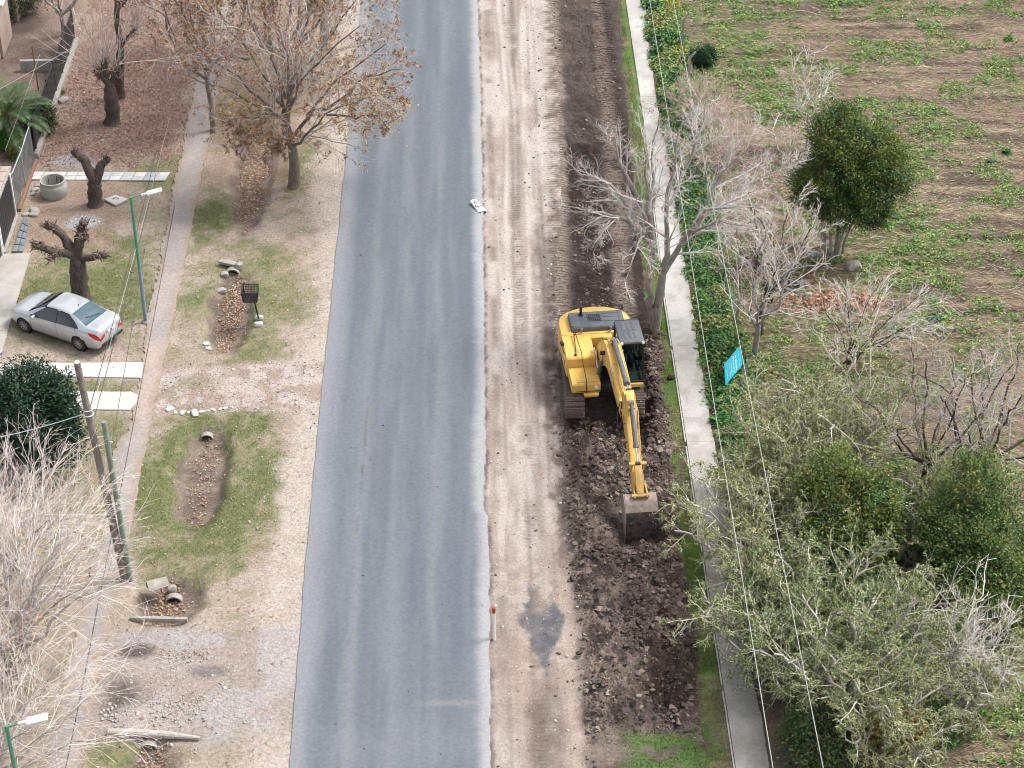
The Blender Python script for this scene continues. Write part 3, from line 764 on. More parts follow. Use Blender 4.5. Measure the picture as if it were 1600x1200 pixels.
# ---- the bare tree between the dig and the sidewalk
tb = gp(1023, 515); Y0 = tb.y
fork = yp(1037, 425, Y0 + .1); f2 = yp(1018, 380, Y0 - .2)
mid = yp(1030, 465, Y0)
L = [([tb + Vector((0, 0, -.2)), mid, fork], .22, .15), ([tb + Vector((-.02, 0, -.1)), yp(1014, 450, Y0 - .1), f2], .17, .12),
     ([f2, yp(990, 355, Y0 - .3), yp(955, 335, Y0 - .5), yp(903, 328, Y0 - .8)], .13, .03),
     ([f2, yp(985, 330, Y0 + .3), yp(955, 290, Y0 + .6), yp(895, 270, Y0 + .8)], .12, .025),
     ([f2, yp(1005, 330, Y0 + .2), yp(975, 270, Y0 + .4), yp(960, 205, Y0 + .6)], .12, .025),
     ([f2, yp(1012, 330, Y0 - .6), yp(1010, 270, Y0 - 1.2), yp(1005, 215, Y0 - 1.2)], .11, .02),
     ([f2, yp(1018, 330, Y0 + .6), yp(1022, 250, Y0 + 1.2), yp(1030, 180, Y0 + 1.5)], .11, .02),
     ([fork, yp(1040, 380, Y0), yp(1046, 300, Y0), yp(1060, 200, Y0 + .2)], .15, .025),
     ([fork, yp(1055, 395, Y0 + .3), yp(1085, 350, Y0 + .5), yp(1130, 270, Y0 + 1.2), yp(1170, 225, Y0 + 1.5)], .15, .025),
     ([yp(1060, 390, Y0 + .3), yp(1085, 350, Y0 - .3), yp(1120, 325, Y0 - .8), yp(1200, 325, Y0 - 1.4)], .10, .02),
     ([yp(1075, 365, Y0 + .4), yp(1110, 330, Y0 + 1), yp(1150, 300, Y0 + 2), yp(1215, 255, Y0 + 2.4)], .09, .02),
     ([yp(1045, 320, Y0), yp(1070, 270, Y0 + .8), yp(1095, 200, Y0 + 1.5), yp(1105, 150, Y0 + 2)], .09, .02),
     ([f2, yp(1005, 370, Y0 - 1), yp(990, 390, Y0 - 2.2), yp(980, 440, Y0 - 3.0)], .07, .015),
     ([yp(960, 338, Y0 - .5), yp(940, 360, Y0 - 1.2), yp(925, 400, Y0 - 1.6)], .05, .015),
     ([yp(1075, 365, Y0 + .4), yp(1100, 355, Y0 - 1), yp(1140, 345, Y0 - 2), yp(1180, 360, Y0 - 2.4)], .06, .015)]
LV = [dict(m=8, ang=(40, 13), lenr=.38, k=6, t0=.18, trop=(0, 0, .0), wob=.14, rr=.5, rmin=.014),
      dict(m=8, ang=(42, 14), lenr=.48, k=5, t0=.2, trop=(0, 0, .0), wob=.2, rr=.55, rmin=.010),
      dict(m=7, ang=(44, 15), lenr=.55, k=4, t0=.2, trop=(0, 0, .0), wob=.22, rr=.6, rmin=.0055, lmin=.2)]
def few_brown(allP, g, root):
    A = at_twigs(allP[1], g, 90, .6)
    i = np.repeat(np.arange(len(A)), 5); Pp = A[i] + g.normal(size=(len(i), 3)) * .07
    return [('dry_leaves', [leaves_arrays(Pp, g.uniform(.06, .12, len(i)), jitcol((.33, .19, .12), len(i), .3, g), g=g)], M_dryleaf)]
bare_tree('bare_tree', 'tall bare tree with a wide grey crown standing between the sidewalk and the excavated strip', tb, L, LV, GREYTW, B_grey, 11, leaf=few_brown, coltip=(.62, .585, .555), trunk_n=2)

# ---- the tree with brown seed clusters beside the road, and its neighbours
tb = gp(458, 292); Y0 = tb.y
top = yp(455, 225, Y0)
fk = yp(448, 190, Y0)
L = [([tb + Vector((0, 0, -.2)), yp(460, 255, Y0), top, fk], .29, .14),
     ([top, yp(480, 180, Y0 + .3), yp(520, 130, Y0 + .6), yp(600, 75, Y0 + .4)], .10, .03),
     ([top, yp(478, 215, Y0 - .6), yp(510, 180, Y0 - 1.3), yp(570, 150, Y0 - 2.0)], .08, .025),
     ([fk, yp(455, 130, Y0 + .5), yp(470, 60, Y0 + 1), yp(490, -20, Y0 + 1.2)], .11, .03),
     ([fk, yp(430, 150, Y0 + .2), yp(395, 90, Y0 + .5), yp(350, 30, Y0 + .8)], .10, .03),
     ([fk, yp(425, 175, Y0 - .4), yp(370, 150, Y0 - 1), yp(300, 120, Y0 - 1.2)], .09, .025),
     ([fk, yp(430, 180, Y0 - .8), yp(400, 180, Y0 - 1.6), yp(350, 190, Y0 - 2.4)], .07, .02),
     ([fk, yp(450, 140, Y0 - .8), yp(450, 90, Y0 - 1.2), yp(430, 30, Y0 - 1)], .09, .025),
     ([fk, yp(470, 130, Y0 - .8), yp(505, 90, Y0 - 1.6), yp(560, 40, Y0 - 1.6)], .08, .025),
     ([yp(480, 180, Y0 + .3), yp(530, 160, Y0 - .2), yp(575, 120, Y0 - .6), yp(625, 110, Y0 - .8)], .08, .02),
     ([yp(510, 180, Y0 - 1.3), yp(545, 185, Y0 - 1.8), yp(580, 180, Y0 - 2.3), yp(605, 190, Y0 - 2.6)], .06, .015),
     ([yp(425, 175, Y0 - .4), yp(400, 200, Y0 - 1.5), yp(375, 220, Y0 - 2.4)], .06, .015),
     ([yp(395, 90, Y0 + .5), yp(350, 90, Y0), yp(310, 70, Y0)], .07, .015),
     ([top, yp(450, 220, Y0 - 1), yp(440, 240, Y0 - 1.8)], .06, .012),
     ([fk, yp(435, 120, Y0), yp(400, 50, Y0 + .6), yp(380, -30, Y0 + 1)], .09, .02),
     ([fk, yp(465, 120, Y0 + .6), yp(520, 50, Y0 + 1), yp(570, -20, Y0 + 1.2)], .09, .02),
     ([yp(425, 175, Y0 - .4), yp(370, 120, Y0 - .4), yp(310, 85, Y0 - .4), yp(265, 80, Y0 - .6)], .07, .015),
     ([yp(520, 130, Y0 + .6), yp(560, 130, Y0 + 1.6), yp(620, 160, Y0 + 1.2)], .06, .015)]
def seed_leaf(allP, g, root):
    out = []
    A = at_twigs(np.concatenate([allP[1][:, -3:], ]), g, 6500, .25)
    i = np.repeat(np.arange(len(A)), 4); Pp = A[i] + g.normal(size=(len(i), 3)) * np.array([.045, .045, .055])
    out.append(('seed_clusters', [leaves_arrays(Pp, g.uniform(.055, .115, len(i)), pick([(.29, .15, .075), (.19, .095, .055), (.40, .25, .11)], [3, 2, 1.2], len(i), .25, g), g=g, aspect=.6)], M_dryleaf))
    B = allP[0][:, -1]; q = at_twigs(allP[0], g, 3000, .2)
    z = q[:, 2]; sel = q[(z > np.quantile(z, .1)) & (z < np.quantile(z, .55))]
    cen = sel[g.integers(0, len(sel), 84)]
    i = np.repeat(np.arange(len(cen)), 44); Pp = cen[i] + g.normal(size=(len(i), 3)) * np.array([.38, .38, .22])
    out.append(('yellow_leaves', [leaves_arrays(Pp, g.uniform(.07, .13, len(i)), pick([(.54, .38, .05), (.44, .34, .08), (.50, .28, .05)], [3, 2, 1], len(i), .25, g), g=g)], M_dryleaf))
    return out
LV = [dict(m=11, ang=(42, 13), lenr=.48, k=6, t0=.12, trop=(0, 0, .05), wob=.16, rr=.5, rmin=.013),
      dict(m=9, ang=(44, 15), lenr=.50, k=5, t0=.15, trop=(0, 0, -.1), wob=.2, rr=.55, rmin=.008),
      dict(m=4, ang=(45, 16), lenr=.55, k=4, t0=.2, trop=(0, 0, -.2), wob=.22, rr=.6, rmin=.008, lmin=.2)]
bare_tree('street_tree', 'big roadside tree hung with brown seed clusters and a few yellow leaves', tb, L, LV, (.48, .43, .395), B_brown, 12, leaf=seed_leaf, coltip=(.56, .495, .46), lvl_s=(4, 3, 3))
# bare one behind it, whose pale twigs reach over the road
def fan_tree(name, label, base, h, spread, seed, col, barkm, nl=7, r=.22, fork=.35, lean=(0, 0), tropz=.25, LV=None, leaf=None, coltip=None, group=None, cat='tree', zs=1.0, r1=.02):
    g = np.random.default_rng(seed); base = Vector(base)
    fk = base + Vector((lean[0] * h * fork, lean[1] * h * fork, h * fork))
    Ls = [([base + Vector((0, 0, -.2)), (base + fk) / 2 + Vector((g.normal() * .06, g.normal() * .06, 0)), fk], r, r * .7)]
    for k in range(nl):
        a = 2 * math.pi * (k + g.random() * .6) / nl; s = spread * (.65 + .5 * g.random()) * (.35 if k % 4 == 3 else 1)
        hh = h * (1 - fork) * (.75 + .35 * g.random()) * zs
        st = base.lerp(fk, .75 + .25 * g.random())
        e = fk + Vector((math.cos(a) * s + lean[0] * h * .5, math.sin(a) * s + lean[1] * h * .5, hh))
        m1 = st.lerp(e, .35) + Vector((math.cos(a) * s * .08, math.sin(a) * s * .08, -hh * .03 + g.normal() * .1)); m2 = st.lerp(e, .7) + Vector((g.normal() * .2, g.normal() * .2, hh * .06))
        Ls.append(([st, m1, m2, e], r * (.42 + .12 * g.random()), r1))
    LVd = LV or [dict(m=7, ang=(36, 12), lenr=.45, k=6, t0=.2, trop=(0, 0, tropz), wob=.15, rr=.5, rmin=.012),
          dict(m=6, ang=(38, 14), lenr=.48, k=5, t0=.2, trop=(0, 0, tropz * .6), wob=.18, rr=.55, rmin=.008),
          dict(m=3, ang=(40, 15), lenr=.5, k=4, t0=.2, trop=(0, 0, tropz * .3), wob=.2, rr=.6, rmin=.006, lmin=.2)]
    return bare_tree(name, label, base, Ls, LVd, col, barkm, seed, leaf=leaf, coltip=coltip, group=group, cat=cat)
def clus(colr, n, per, sz, lvl=1, sig=.06):
    def f(allP, g, root):
        A = at_twigs(allP[lvl], g, n, .3); i = np.repeat(np.arange(n), per)
        return [('seed_clusters', [leaves_arrays(A[i] + g.normal(size=(len(i), 3)) * sig, g.uniform(sz * .7, sz * 1.3, len(i)), pick(colr, [1] * len(colr), len(i), .25, g), g=g, aspect=.6)], M_dryleaf)]
    return f
fan_tree('street_tree', 'bare pale tree whose pinkish twigs reach out over the far end of the asphalt', (-7.9, 97.5, 0), 9.5, 5.2, 13, PINKTW, B_grey, 9, .26, .3, (.10, 0), .15)
fan_tree('street_tree', 'thin dark trunk beside the footpath holding brown seed clusters overhead', gp(334, 205), 8.2, 3.4, 14, (.50, .445, .41), B_brown, 8, .15, .42, (-.04, .02), .15, leaf=clus([(.26, .125, .07), (.17, .085, .05)], 1500, 5, .10))
fan_tree('street_tree', 'roadside tree at the edge of view, crown of brown clusters and tangled twigs', (-10.6, 99.0, 0), 8.6, 4.6, 15, (.48, .425, .39), B_brown, 8, .25, .35, (0, 0), .15, leaf=clus([(.26, .125, .07), (.17, .085, .05), (.5, .36, .08)], 3600, 5, .10))
fan_tree('street_tree', 'thick-crowned cluster-bearing tree directly behind the big roadside tree', (-9.4, 93.0, 0), 8.4, 4.2, 17, (.50, .445, .41), B_brown, 10, .2, .3, (0, 0), .15, leaf=clus([(.26, .125, .07), (.17, .085, .05), (.48, .35, .07)], 4200, 5, .10))
fan_tree('street_tree', 'pale leaning tree beyond the footpath with sparse yellow leaves', (-13.9, 98.8, 0), 6.5, 3.4, 16, PINKTW, B_grey, 7, .16, .3, (-.1, -.12), .0, leaf=clus([(.46, .30, .04), (.40, .28, .06)], 110, 7, .10, 0, .15))

# ---- pollards
def pollard(label, base, arms, seed, shoots=0, shoot_len=3.0, barkm=B_dark, k=10, knobs=60):
    g = np.random.default_rng(seed); root = tag(empty('pollard_tree', base), label, 'tree'); o = np.array(base)
    LB = [limb(p, a, b, k, .02, g) for p, a, b in arms]
    P, Rr = stack(LB); P = rel(P, o)
    Rr = Rr * (1 + .10 * g.normal(size=Rr.shape).clip(-1.2, 1.2)); Rr[0, 0] *= 1.25; Rr[0, 1] *= 1.08; P[0, -1, 2] += .10; Rr[0, -1] *= .35; Rr[0, -2] *= .86
    V, F, c = tubes(P, Rr, 12)
    V = V + (fbm(V[:, 0] * 3 + V[:, 2] * 2, V[:, 1] * 3 + V[:, 2] * 3, 2.2, 3, seed) - .5)[:, None] * .10 * rvec(len(V), g) * .6
    link('trunk', np_mesh('trunk', V, F, None, barkm, True), root)
    # knobbly cut ends
    kn = MB(); st = MB()
    for (p, a, b), PP in zip(arms[1:], P[1:]):
        d = Vector(PP[-1] - PP[-3]).normalized(); e = Vector(PP[-1])
        for j in range(knobs):
            q = e - d * g.random() * .55 + Vector(rvec(1, g)[0]) * b * .95
            rr = b * (.18 + .34 * g.random())
            kn.ball(q, rr, 1, (.8 + .5 * g.random(), .8 + .5 * g.random(), .8 + .5 * g.random()))
            dd = (d * .5 + Vector(rvec(1, g)[0]) + Vector((0, 0, .2))).normalized()
            st.tube([q, q + dd * (.12 + .20 * g.random())], [.035, .018], 5)
    me = kn.mesh('knuckle', barkm, smooth=60); link('knuckles', me, root)['kind'] = 'stuff'
    link('cut_stubs', st.mesh('cut_stubs', M_stub), root)['kind'] = 'stuff'
    if shoots:
        Ps = []; 
        for PP in P[1:]:
            n = shoots; b0 = PP[-1][None] + g.normal(size=(n, 3)) * .12; d = norm(np.array(norm(PP[-1] - PP[-4]))[None] * .5 + rvec(n, g) * .75 + np.array([0, 0, .75])[None])
            L_ = shoot_len * (.5 + .7 * g.random(n)); Q = np.zeros((n, 6, 3)); Q[:, 0] = b0
            for j in range(1, 6):
                d = norm(d + rvec(n, g) * .10 + np.array([0, 0, .02])[None]); Q[:, j] = Q[:, j - 1] + d * (L_ / 5)[:, None]
            Ps.append(Q)
        Q = np.concatenate(Ps); Rq = np.broadcast_to(np.linspace(.018, .007, 6), (len(Q), 6))
        a1 = tubes(Q, Rq, 3, jitcol(PINKTW, len(Q), .2, g)); Q2, R2 = grow(Q, Rq, 4, (30, 10), .3, 4, g, .3, 1, (0, 0, .1), .15, .7, .006)
        a2 = tubes(Q2, R2, 3, jitcol(PINKTW, len(Q2), .2, g)); V, F, c = join([a1, a2])
        link('twigs', np_mesh('twigs', V, F, c, M_bark_v, True), root)
    return root
M_stub = simple('cut_wood', (.23, .165, .13), .9, var=.35, vscale=12, dirt=(.09, .07, .06), dscale=9, damt=.6)
b = gp(127, 470); Y = b.y
h = yp(121, 402, Y)
pollard('stout dark pollarded tree with knobbly cut arms right behind the silver car', b, [
    ([b + Vector((0, 0, -.15)), yp(124, 440, Y), h], .42, .38), ([h, yp(104, 396, Y - .1), yp(80, 392, Y - .2), yp(52, 380, Y - .3)], .21, .14),
    ([h, yp(106, 380, Y + .2), yp(92, 362, Y + .35), yp(68, 350, Y + .4)], .22, .14), ([h, yp(122, 385, Y + .1), yp(127, 365, Y + .2), yp(132, 347, Y + .3)], .24, .16),
    ([h, yp(138, 402, Y - .1), yp(150, 400, Y - .2), yp(166, 399, Y - .2)], .17, .11), ([yp(95, 394, Y - .15), yp(86, 398, Y - .3), yp(78, 407, Y - .45)], .10, .085),
    ([h, yp(126, 380, Y - .5), yp(134, 368, Y - .8)], .17, .12)], 21)
b = gp(149, 320); Y = b.y; h = yp(149, 283, Y)
pollard('hollow forked pollard stump beside the concrete lid and gravel heap', b, [
    ([b + Vector((0, 0, -.15)), yp(148, 300, Y), h], .33, .30), ([h, yp(140, 268, Y), yp(130, 250, Y + .1), yp(116, 236, Y + .2)], .26, .17),
    ([h, yp(154, 270, Y), yp(158, 258, Y + .1), yp(168, 246, Y + .2)], .24, .15)], 22, knobs=30)
b = gp(176, 192); Y = b.y; h = yp(172, 135, Y)
pollard('pollarded tree with a spray of long pale shoots standing in fallen red leaves', b, [
    ([b + Vector((0, 0, -.15)), yp(175, 165, Y), h], .36, .33), ([h, yp(164, 118, Y), yp(163, 95, Y)], .20, .13), ([h, yp(158, 115, Y - .1), yp(150, 108, Y - .2)], .14, .10),
    ([h, yp(178, 118, Y + .1), yp(182, 105, Y + .2)], .14, .10)], 23, shoots=17, shoot_len=3.4)
b = gp(187, 151); Y = b.y
pollard('tall two-armed pollard with a dark trunk behind the leaf-strewn one', b, [
    ([b + Vector((0, 0, -.15)), yp(186, 110, Y), yp(190, 72, Y)], .26, .22), ([yp(190, 72, Y), yp(184, 45, Y), yp(182, 15, Y + .1), yp(186, -15, Y + .2)], .18, .12),
    ([yp(190, 72, Y), yp(200, 58, Y), yp(212, 45, Y)], .10, .06), ([yp(182, 15, Y), yp(200, -5, Y + .2), yp(215, -30, Y + .3)], .12, .09)], 24, shoots=18, shoot_len=2.6, knobs=14)
fan_tree('bare_tree', 'bare yard tree with a tangle of pale twigs hanging over the dark fence', gp(100, 55), 4.8, 2.8, 25, PINKTW, B_grey, 7, .14, .3, (0, -.05), .1)

# ---- big bare shrub tree over the lower footpath
g_ = np.random.default_rng(31)
def fountain(name, label, base, h, spread, seed, col, n=26, r=.11, bias=(0, 0), droop=-.18, coltip=None, barkm=B_pale, LV=None, leaf=None, group=None, cat='tree', bunch=.35, th=.06):
    g = np.random.default_rng(seed); base = Vector(base)
    st = base + Vector((0, 0, h * th))
    Ls = [([base + Vector((0, 0, -.2)), base.lerp(st, .5), st], r * 1.8, r * 1.5)]
    for k in range(n):
        a = 2 * math.pi * (k + g.random()) / n; s = spread * (.15 + .95 * math.sqrt(g.random())); hh = h * (1.05 - .4 * (s / spread) ** 2) * (.8 + .25 * g.random())
        e = st + Vector((math.cos(a) * s + bias[0], math.sin(a) * s + bias[1], hh - h * th)); dxy = (e - st).to_2d()
        m1 = st.lerp(e, .3); m1.z += hh * .10; m2 = st.lerp(e, .65); m2.z += hh * .12; m2 += Vector((g.normal(), g.normal(), 0)) * .15
        b0 = st + Vector((g.normal() * bunch * .3, g.normal() * bunch * .3, -.1 * g.random()))
        Ls.append(([b0, m1, m2, e], r * (.4 + .4 * g.random()), .012))
    LVd = LV or [dict(m=7, ang=(30, 12), lenr=.52, k=7, t0=.2, trop=(0, 0, droop * .6), wob=.11, rr=.55, rmin=.012),
          dict(m=5, ang=(32, 14), lenr=.62, k=7, t0=.12, trop=(0, 0, droop * 1.6), wob=.13, rr=.65, rmin=.009),
          dict(m=2, ang=(34, 15), lenr=.5, k=4, t0=.2, trop=(0, 0, droop * 1.3), wob=.18, rr=.7, rmin=.006, lmin=.2)]
    return bare_tree(name, label, base, Ls, LVd, col, barkm, seed, leaf=leaf, coltip=coltip, group=group, cat=cat)
fountain('willow_tree', 'large leafless willow-like tree with dense whitish drooping twigs over the near footpath', (-15.6, 50.9, 0), 6.4, 4.5, 32, (.64, .57, .52), 34, .12, (0, .4), -.12, (.69, .615, .575), leaf=clus([(.42, .29, .05), (.36, .25, .06)], 130, 4, .10, 0, .12))
fountain('willow_tree', 'smaller leafless tree with pinkish upright twigs beside the dark round bush', (-16.4, 56.4, 0), 3.7, 3.1, 33, (.62, .53, .49), 24, .08, (0, .3), -.02, (.70, .61, .58))
fountain('willow_tree', 'low leafless tree with pale arching twigs behind the green lamp post', (-15.4, 45.6, 0), 5.4, 4.0, 34, (.64, .57, .52), 26, .10, (.3, 0), -.1, (.68, .60, .56))

# ---- evergreen crowns
def crown_pts(lobes, n, g, shell=.55, gap=.45, sc=1.3, seed=1):
    P = []
    vol = np.array([r[0] * r[1] * r[2] for c, r in lobes]) ** .75; vol = vol / vol.sum()
    for (c, r), w in zip(lobes, vol):
        m = int(n * w * 1.6); d = rvec(m, g); rad = (shell + (1 - shell) * g.random(m) ** .6) * (1 + .10 * g.normal(size=m))
        bump = 1 + .50 * (fbm(d[:, 0] * 2 + c[0], d[:, 1] * 2 + d[:, 2] * 2.5 + c[1], 1.6, 3, seed) - .5) * 2
        p = np.array(c)[None] + d * rad[:, None] * bump[:, None] * np.array(r)[None]
        P.append(p)
    P = np.concatenate(P); k = fbm(P[:, 0] + P[:, 2] * .7, P[:, 1] - P[:, 2] * .6, sc, 3, seed + 5)
    P = P[k > np.quantile(k, gap * .8)]
    return P[g.permutation(len(P))[:n]]
def evergreen(name, label, base, stems, lobes, cols, w, n, seed, *a, gain=1.0, **kw):
    kw['tipcol'] = tuple(np.array(kw['tipcol']) * gain) if kw.get('tipcol') else None
    return evergreen_(name, label, base, stems, lobes, [tuple(np.array(c) * gain) for c in cols], w, n, seed, *a, **kw)
def evergreen_(name, label, base, stems, lobes, cols, w, n, seed, size=.12, per=7, spread=.12, cat='tree', barkm=B_grey, tipcol=None, gap=.35, group=None, shell=.55, aspect=.45):
    g = np.random.default_rng(seed); root = tag(empty(name, base), label, cat, group); o = np.array(base)
    LB = [limb(p, a, b, 8, .03, g) for p, a, b in stems]; P, Rr = stack(LB); V, F, c = tubes(rel(P, o), Rr, 6)
    link('trunk', np_mesh('trunk', V, F, None, barkm, True), root)
    cp = crown_pts(lobes, n // per, g, shell, gap, seed=seed)
    ci = g.choice(len(cols), len(cp), p=np.array(w) / np.sum(w)); cc = np.asarray(cols, float)[ci] * (1 + .18 * g.normal(size=(len(cp), 1)).clip(-2, 2))
    cen = np.mean([np.array(c) for c, r in lobes], 0); dr = norm(cp - cen[None])
    i = np.repeat(np.arange(len(cp)), per); Q = cp[i] + g.normal(size=(len(i), 3)) * spread
    col = cc[i] * (1 + .15 * g.normal(size=(len(i), 1)).clip(-2, 2))
    if tipcol is not None:   # second leaf colour in noise patches over the upper crown
        pt = fbm(cp[:, 0] * 1.0 + cp[:, 2], cp[:, 1] + cp[:, 2] * .8, 1.1, 3, seed + 9)
        tip = ((pt > np.quantile(pt, .5)) & (dr[:, 2] > -.1))[i] & (g.random(len(i)) < .65)
        tc_ = np.asarray(tipcol) * (1 + .2 * g.normal(size=(len(i), 1)).clip(-2, 2)); col = np.where(tip[:, None], tc_, col)
    al = norm(dr[i] + rvec(len(i), g) * .8)
    V, F, c = leaves_arrays(Q - o[None], size * g.uniform(.6, 1.3, len(i)), col.clip(.004, .9), .35, aspect, .12, g, along=al)
    link('crown', np_mesh('crown', V, F, c, M_leaf), root)
    return root
def lob(u, v, Y, r): return (tuple(yp(u, v, Y)), r)
DKG = [(.020, .045, .016), (.030, .064, .020), (.045, .082, .022)]; YG = [(.060, .078, .016), (.095, .095, .018), (.035, .055, .014), (.085, .09, .02)]
b = gp(1302, 402); Y = b.y
evergreen('evergreen_tree', 'rounded dark evergreen with yellow-green patches and several bare stems standing alone in the field', b,
    [([b + Vector((dx, dy, -.1)), yp(u, v, Y + dy), yp(u2, v2, Y + dy)], r, r * .5) for dx, dy, u, v, u2, v2, r in ((-.3, 0, 1285, 360, 1280, 300, .09), (.1, .1, 1312, 350, 1330, 290, .10), (0, -.2, 1296, 360, 1300, 300, .08), (.3, 0, 1330, 350, 1360, 300, .07), (-.1, .3, 1290, 350, 1310, 280, .08), (.2, -.1, 1320, 355, 1345, 310, .06))],
    [lob(1308, 215, Y, (1.25, 1.3, 1.5)), lob(1300, 275, Y - .5, (1.45, 1.3, 1.2)), lob(1340, 300, Y - .7, (1.3, 1.3, 1.0)), lob(1370, 250, Y + .1, (1.35, 1.4, 1.6)), lob(1335, 245, Y + .6, (1.5, 1.3, 1.5)), lob(1395, 285, Y - .3, (.8, .9, .9)), lob(1265, 290, Y, (.8, .9, .9)), lob(1310, 325, Y - .5, (1.1, 1.0, .8)), lob(1365, 325, Y - .2, (.9, .9, .8)), lob(1318, 190, Y + .2, (.7, .8, .8))],
    DKG + YG, [2.5, 3.5, 2.5, 1.6, .9, 2.5, .3], 80000, 41, .115, 26, .16, gap=.28, tipcol=(.082, .10, .020), shell=.6, gain=2.1)
b = Vector((13.6, 56.3, 0)); Y = b.y
evergreen('evergreen_tree', 'dense olive-green evergreen rising among the twiggy trees, nearest the overhead cables', b,
    [([b + Vector((0, 0, -.1)), b + Vector((.1, 0, 1.5)), b + Vector((.1, .1, 3.4))], .16, .07)],
    [lob(1300, 765, Y + .3, (1.1, 1.1, 1.5)), lob(1360, 800, Y - .2, (1.2, 1.1, 1.3)), lob(1310, 835, Y - .8, (1.35, 1.1, 1.2)), lob(1355, 860, Y - 1.1, (1.2, 1.1, 1.0)), lob(1275, 850, Y - .4, (.9, 1.0, 1.3)), lob(1330, 800, Y, (1.3, 1.2, 1.4))],
    DKG + YG, [1.2, 2.6, 2, 3.4, 2.6, 2.5, 1.3], 85000, 42, .115, 26, .16, gap=.25, tipcol=(.072, .092, .022), shell=.62, gain=2.2)
b = Vector((17.3, 53.3, 0)); Y = b.y
evergreen('evergreen_tree', 'broad olive evergreen at the thicket edge next to open field', b,
    [([b + Vector((0, 0, -.1)), b + Vector((0, .1, 1.5)), b + Vector((0, .1, 3.2))], .16, .07)],
    [lob(1520, 765, Y + 2.4, (1.2, 1.2, 1.3)), lob(1500, 830, Y + 1.8, (1.4, 1.3, 1.3)), lob(1550, 850, Y + 1, (1.4, 1.4, 1.4)), lob(1545, 920, Y - .2, (1.6, 1.4, 1.4)), lob(1560, 980, Y - .9, (1.2, 1.2, 1.1)), lob(1490, 900, Y + .6, (1.1, 1.1, 1.1)), lob(1590, 930, Y, (.9, 1.1, 1.2)), lob(1480, 840, Y + 1.5, (1.0, 1, 1))],
    DKG + YG, [1.5, 3, 2.6, 3, 1.6, 2.5, .6], 105000, 43, .115, 26, .17, gap=.28, tipcol=(.058, .084, .022), shell=.6, gain=2.2)
b = Vector((-17.4, 62.6, 0)); Y = b.y
evergreen('round_bush', 'dense dark green laurel-like bush by the pale driveway slabs', b,
    [([b + Vector((0, 0, -.1)), b + Vector((0, 0, .8)), b + Vector((0, .1, 1.6))], .14, .06)],
    [lob(40, 620, Y + .3, (1.5, 1.4, 1.3)), lob(20, 660, Y - .3, (1.5, 1.3, 1.2)), lob(70, 650, Y - .1, (1.25, 1.2, 1.3)), lob(85, 690, Y - .5, (1.0, 1.0, 1.0)), lob(45, 690, Y - .8, (1.3, 1.0, 1.0)), lob(-20, 640, Y, (1.3, 1.2, 1.3))],
    [(.018, .050, .026), (.026, .066, .034), (.038, .085, .042), (.012, .034, .020)], [2, 3, 2, 1.5], 34000, 44, .17, 7, .12, 'bush', gap=.22, shell=.65, aspect=.38)

# ---- grey-green twiggy trees of the thicket
def sprig(cols, n, sz, lv=(1, 2), w=None):
    def f(allP, g, root):
        A = np.concatenate([at_twigs(allP[l], g, n // len(lv), .15) for l in lv])
        return [('leaves', [leaves_arrays(A + g.normal(size=A.shape) * .035, g.uniform(sz * .6, sz * 1.35, len(A)), pick(cols, w or [1] * len(cols), len(A), .25, g), g=g, aspect=.45)], M_leaf)]
    return f
OLV = [(.32, .355, .135), (.23, .28, .10), (.42, .41, .20), (.13, .18, .065)]
LVt = [dict(m=8, ang=(42, 14), lenr=.44, k=6, t0=.15, trop=(0, 0, .05), wob=.2, rr=.5, rmin=.015),
       dict(m=7, ang=(46, 16), lenr=.46, k=5, t0=.15, trop=(0, 0, -.05), wob=.25, rr=.55, rmin=.011),
       dict(m=3, ang=(46, 16), lenr=.5, k=4, t0=.2, trop=(0, 0, -.1), wob=.25, rr=.65, rmin=.006, lmin=.18)]
TH = [((11.3, 60.2), 4.2, 2.4, 'pale green hazy twiggy tree leaning over the sidewalk past the blue sign', 14000, 12, (0, 0)),
      ((13.4, 60.8), 4.4, 2.8, 'pale twiggy tree thick with dry yellowish sprigs behind the dense olive evergreen', 14000, 12, (0, .0)),
      ((9.7, 55.2), 3.5, 2.9, 'low spreading grey-green tree reaching over grass to the dug soil near the bucket', 12000, 12, (-.12, 0)),
      ((11.1, 51.8), 3.0, 2.9, 'tangled grey-twigged tree with olive leaves between the two overhead cables', 16000, 13, (0, 0)),
      ((9.4, 51.2), 3.0, 2.2, 'low leafy tree sprawling across the near end of the sidewalk', 11000, 11, (-.10, 0)),
      ((13.4, 49.9), 3.3, 2.6, 'whitish-limbed twiggy tree with a forked bare top in the near thicket', 11000, 12, (0, 0)),
      ((15.4, 55.4), 2.7, 1.9, 'scrubby olive tree filling the gap between the two evergreens', 9000, 9, (0, 0)),
      ((11.8, 48.0), 4.2, 2.7, 'dark-leaved twiggy tree at the bottom of the thicket by the sidewalk', 13000, 12, (0, 0)),
      ((15.8, 48.8), 2.6, 1.7, 'low scrub tree beside the yellow-leaved bush', 8000, 9, (0, 0)),
      ((10.4, 58.9), 2.9, 2.1, 'hazy low twiggy tree spilling over the sidewalk edge between the two grey-green ones', 10000, 10, (-.05, 0)),
      ((16.6, 58.2), 2.6, 1.9, 'low twiggy scrub between the dark-limbed bare tree and the olive evergreens', 8000, 9, (0, 0)),
      ((10.9, 49.4), 2.7, 2.1, 'low grey-green twiggy tree by the sidewalk just before the bottom shrubs', 10000, 10, (0, 0)),
      ((12.6, 46.4), 3.0, 2.1, 'twiggy tree overhanging the dark shrubs at the very bottom of the thicket', 9000, 10, (0, 0)),
      ((11.2, 57.6), 3.1, 2.0, 'shaded scrub tree crowding the left flank of the olive evergreen', 11000, 10, (0, 0))]
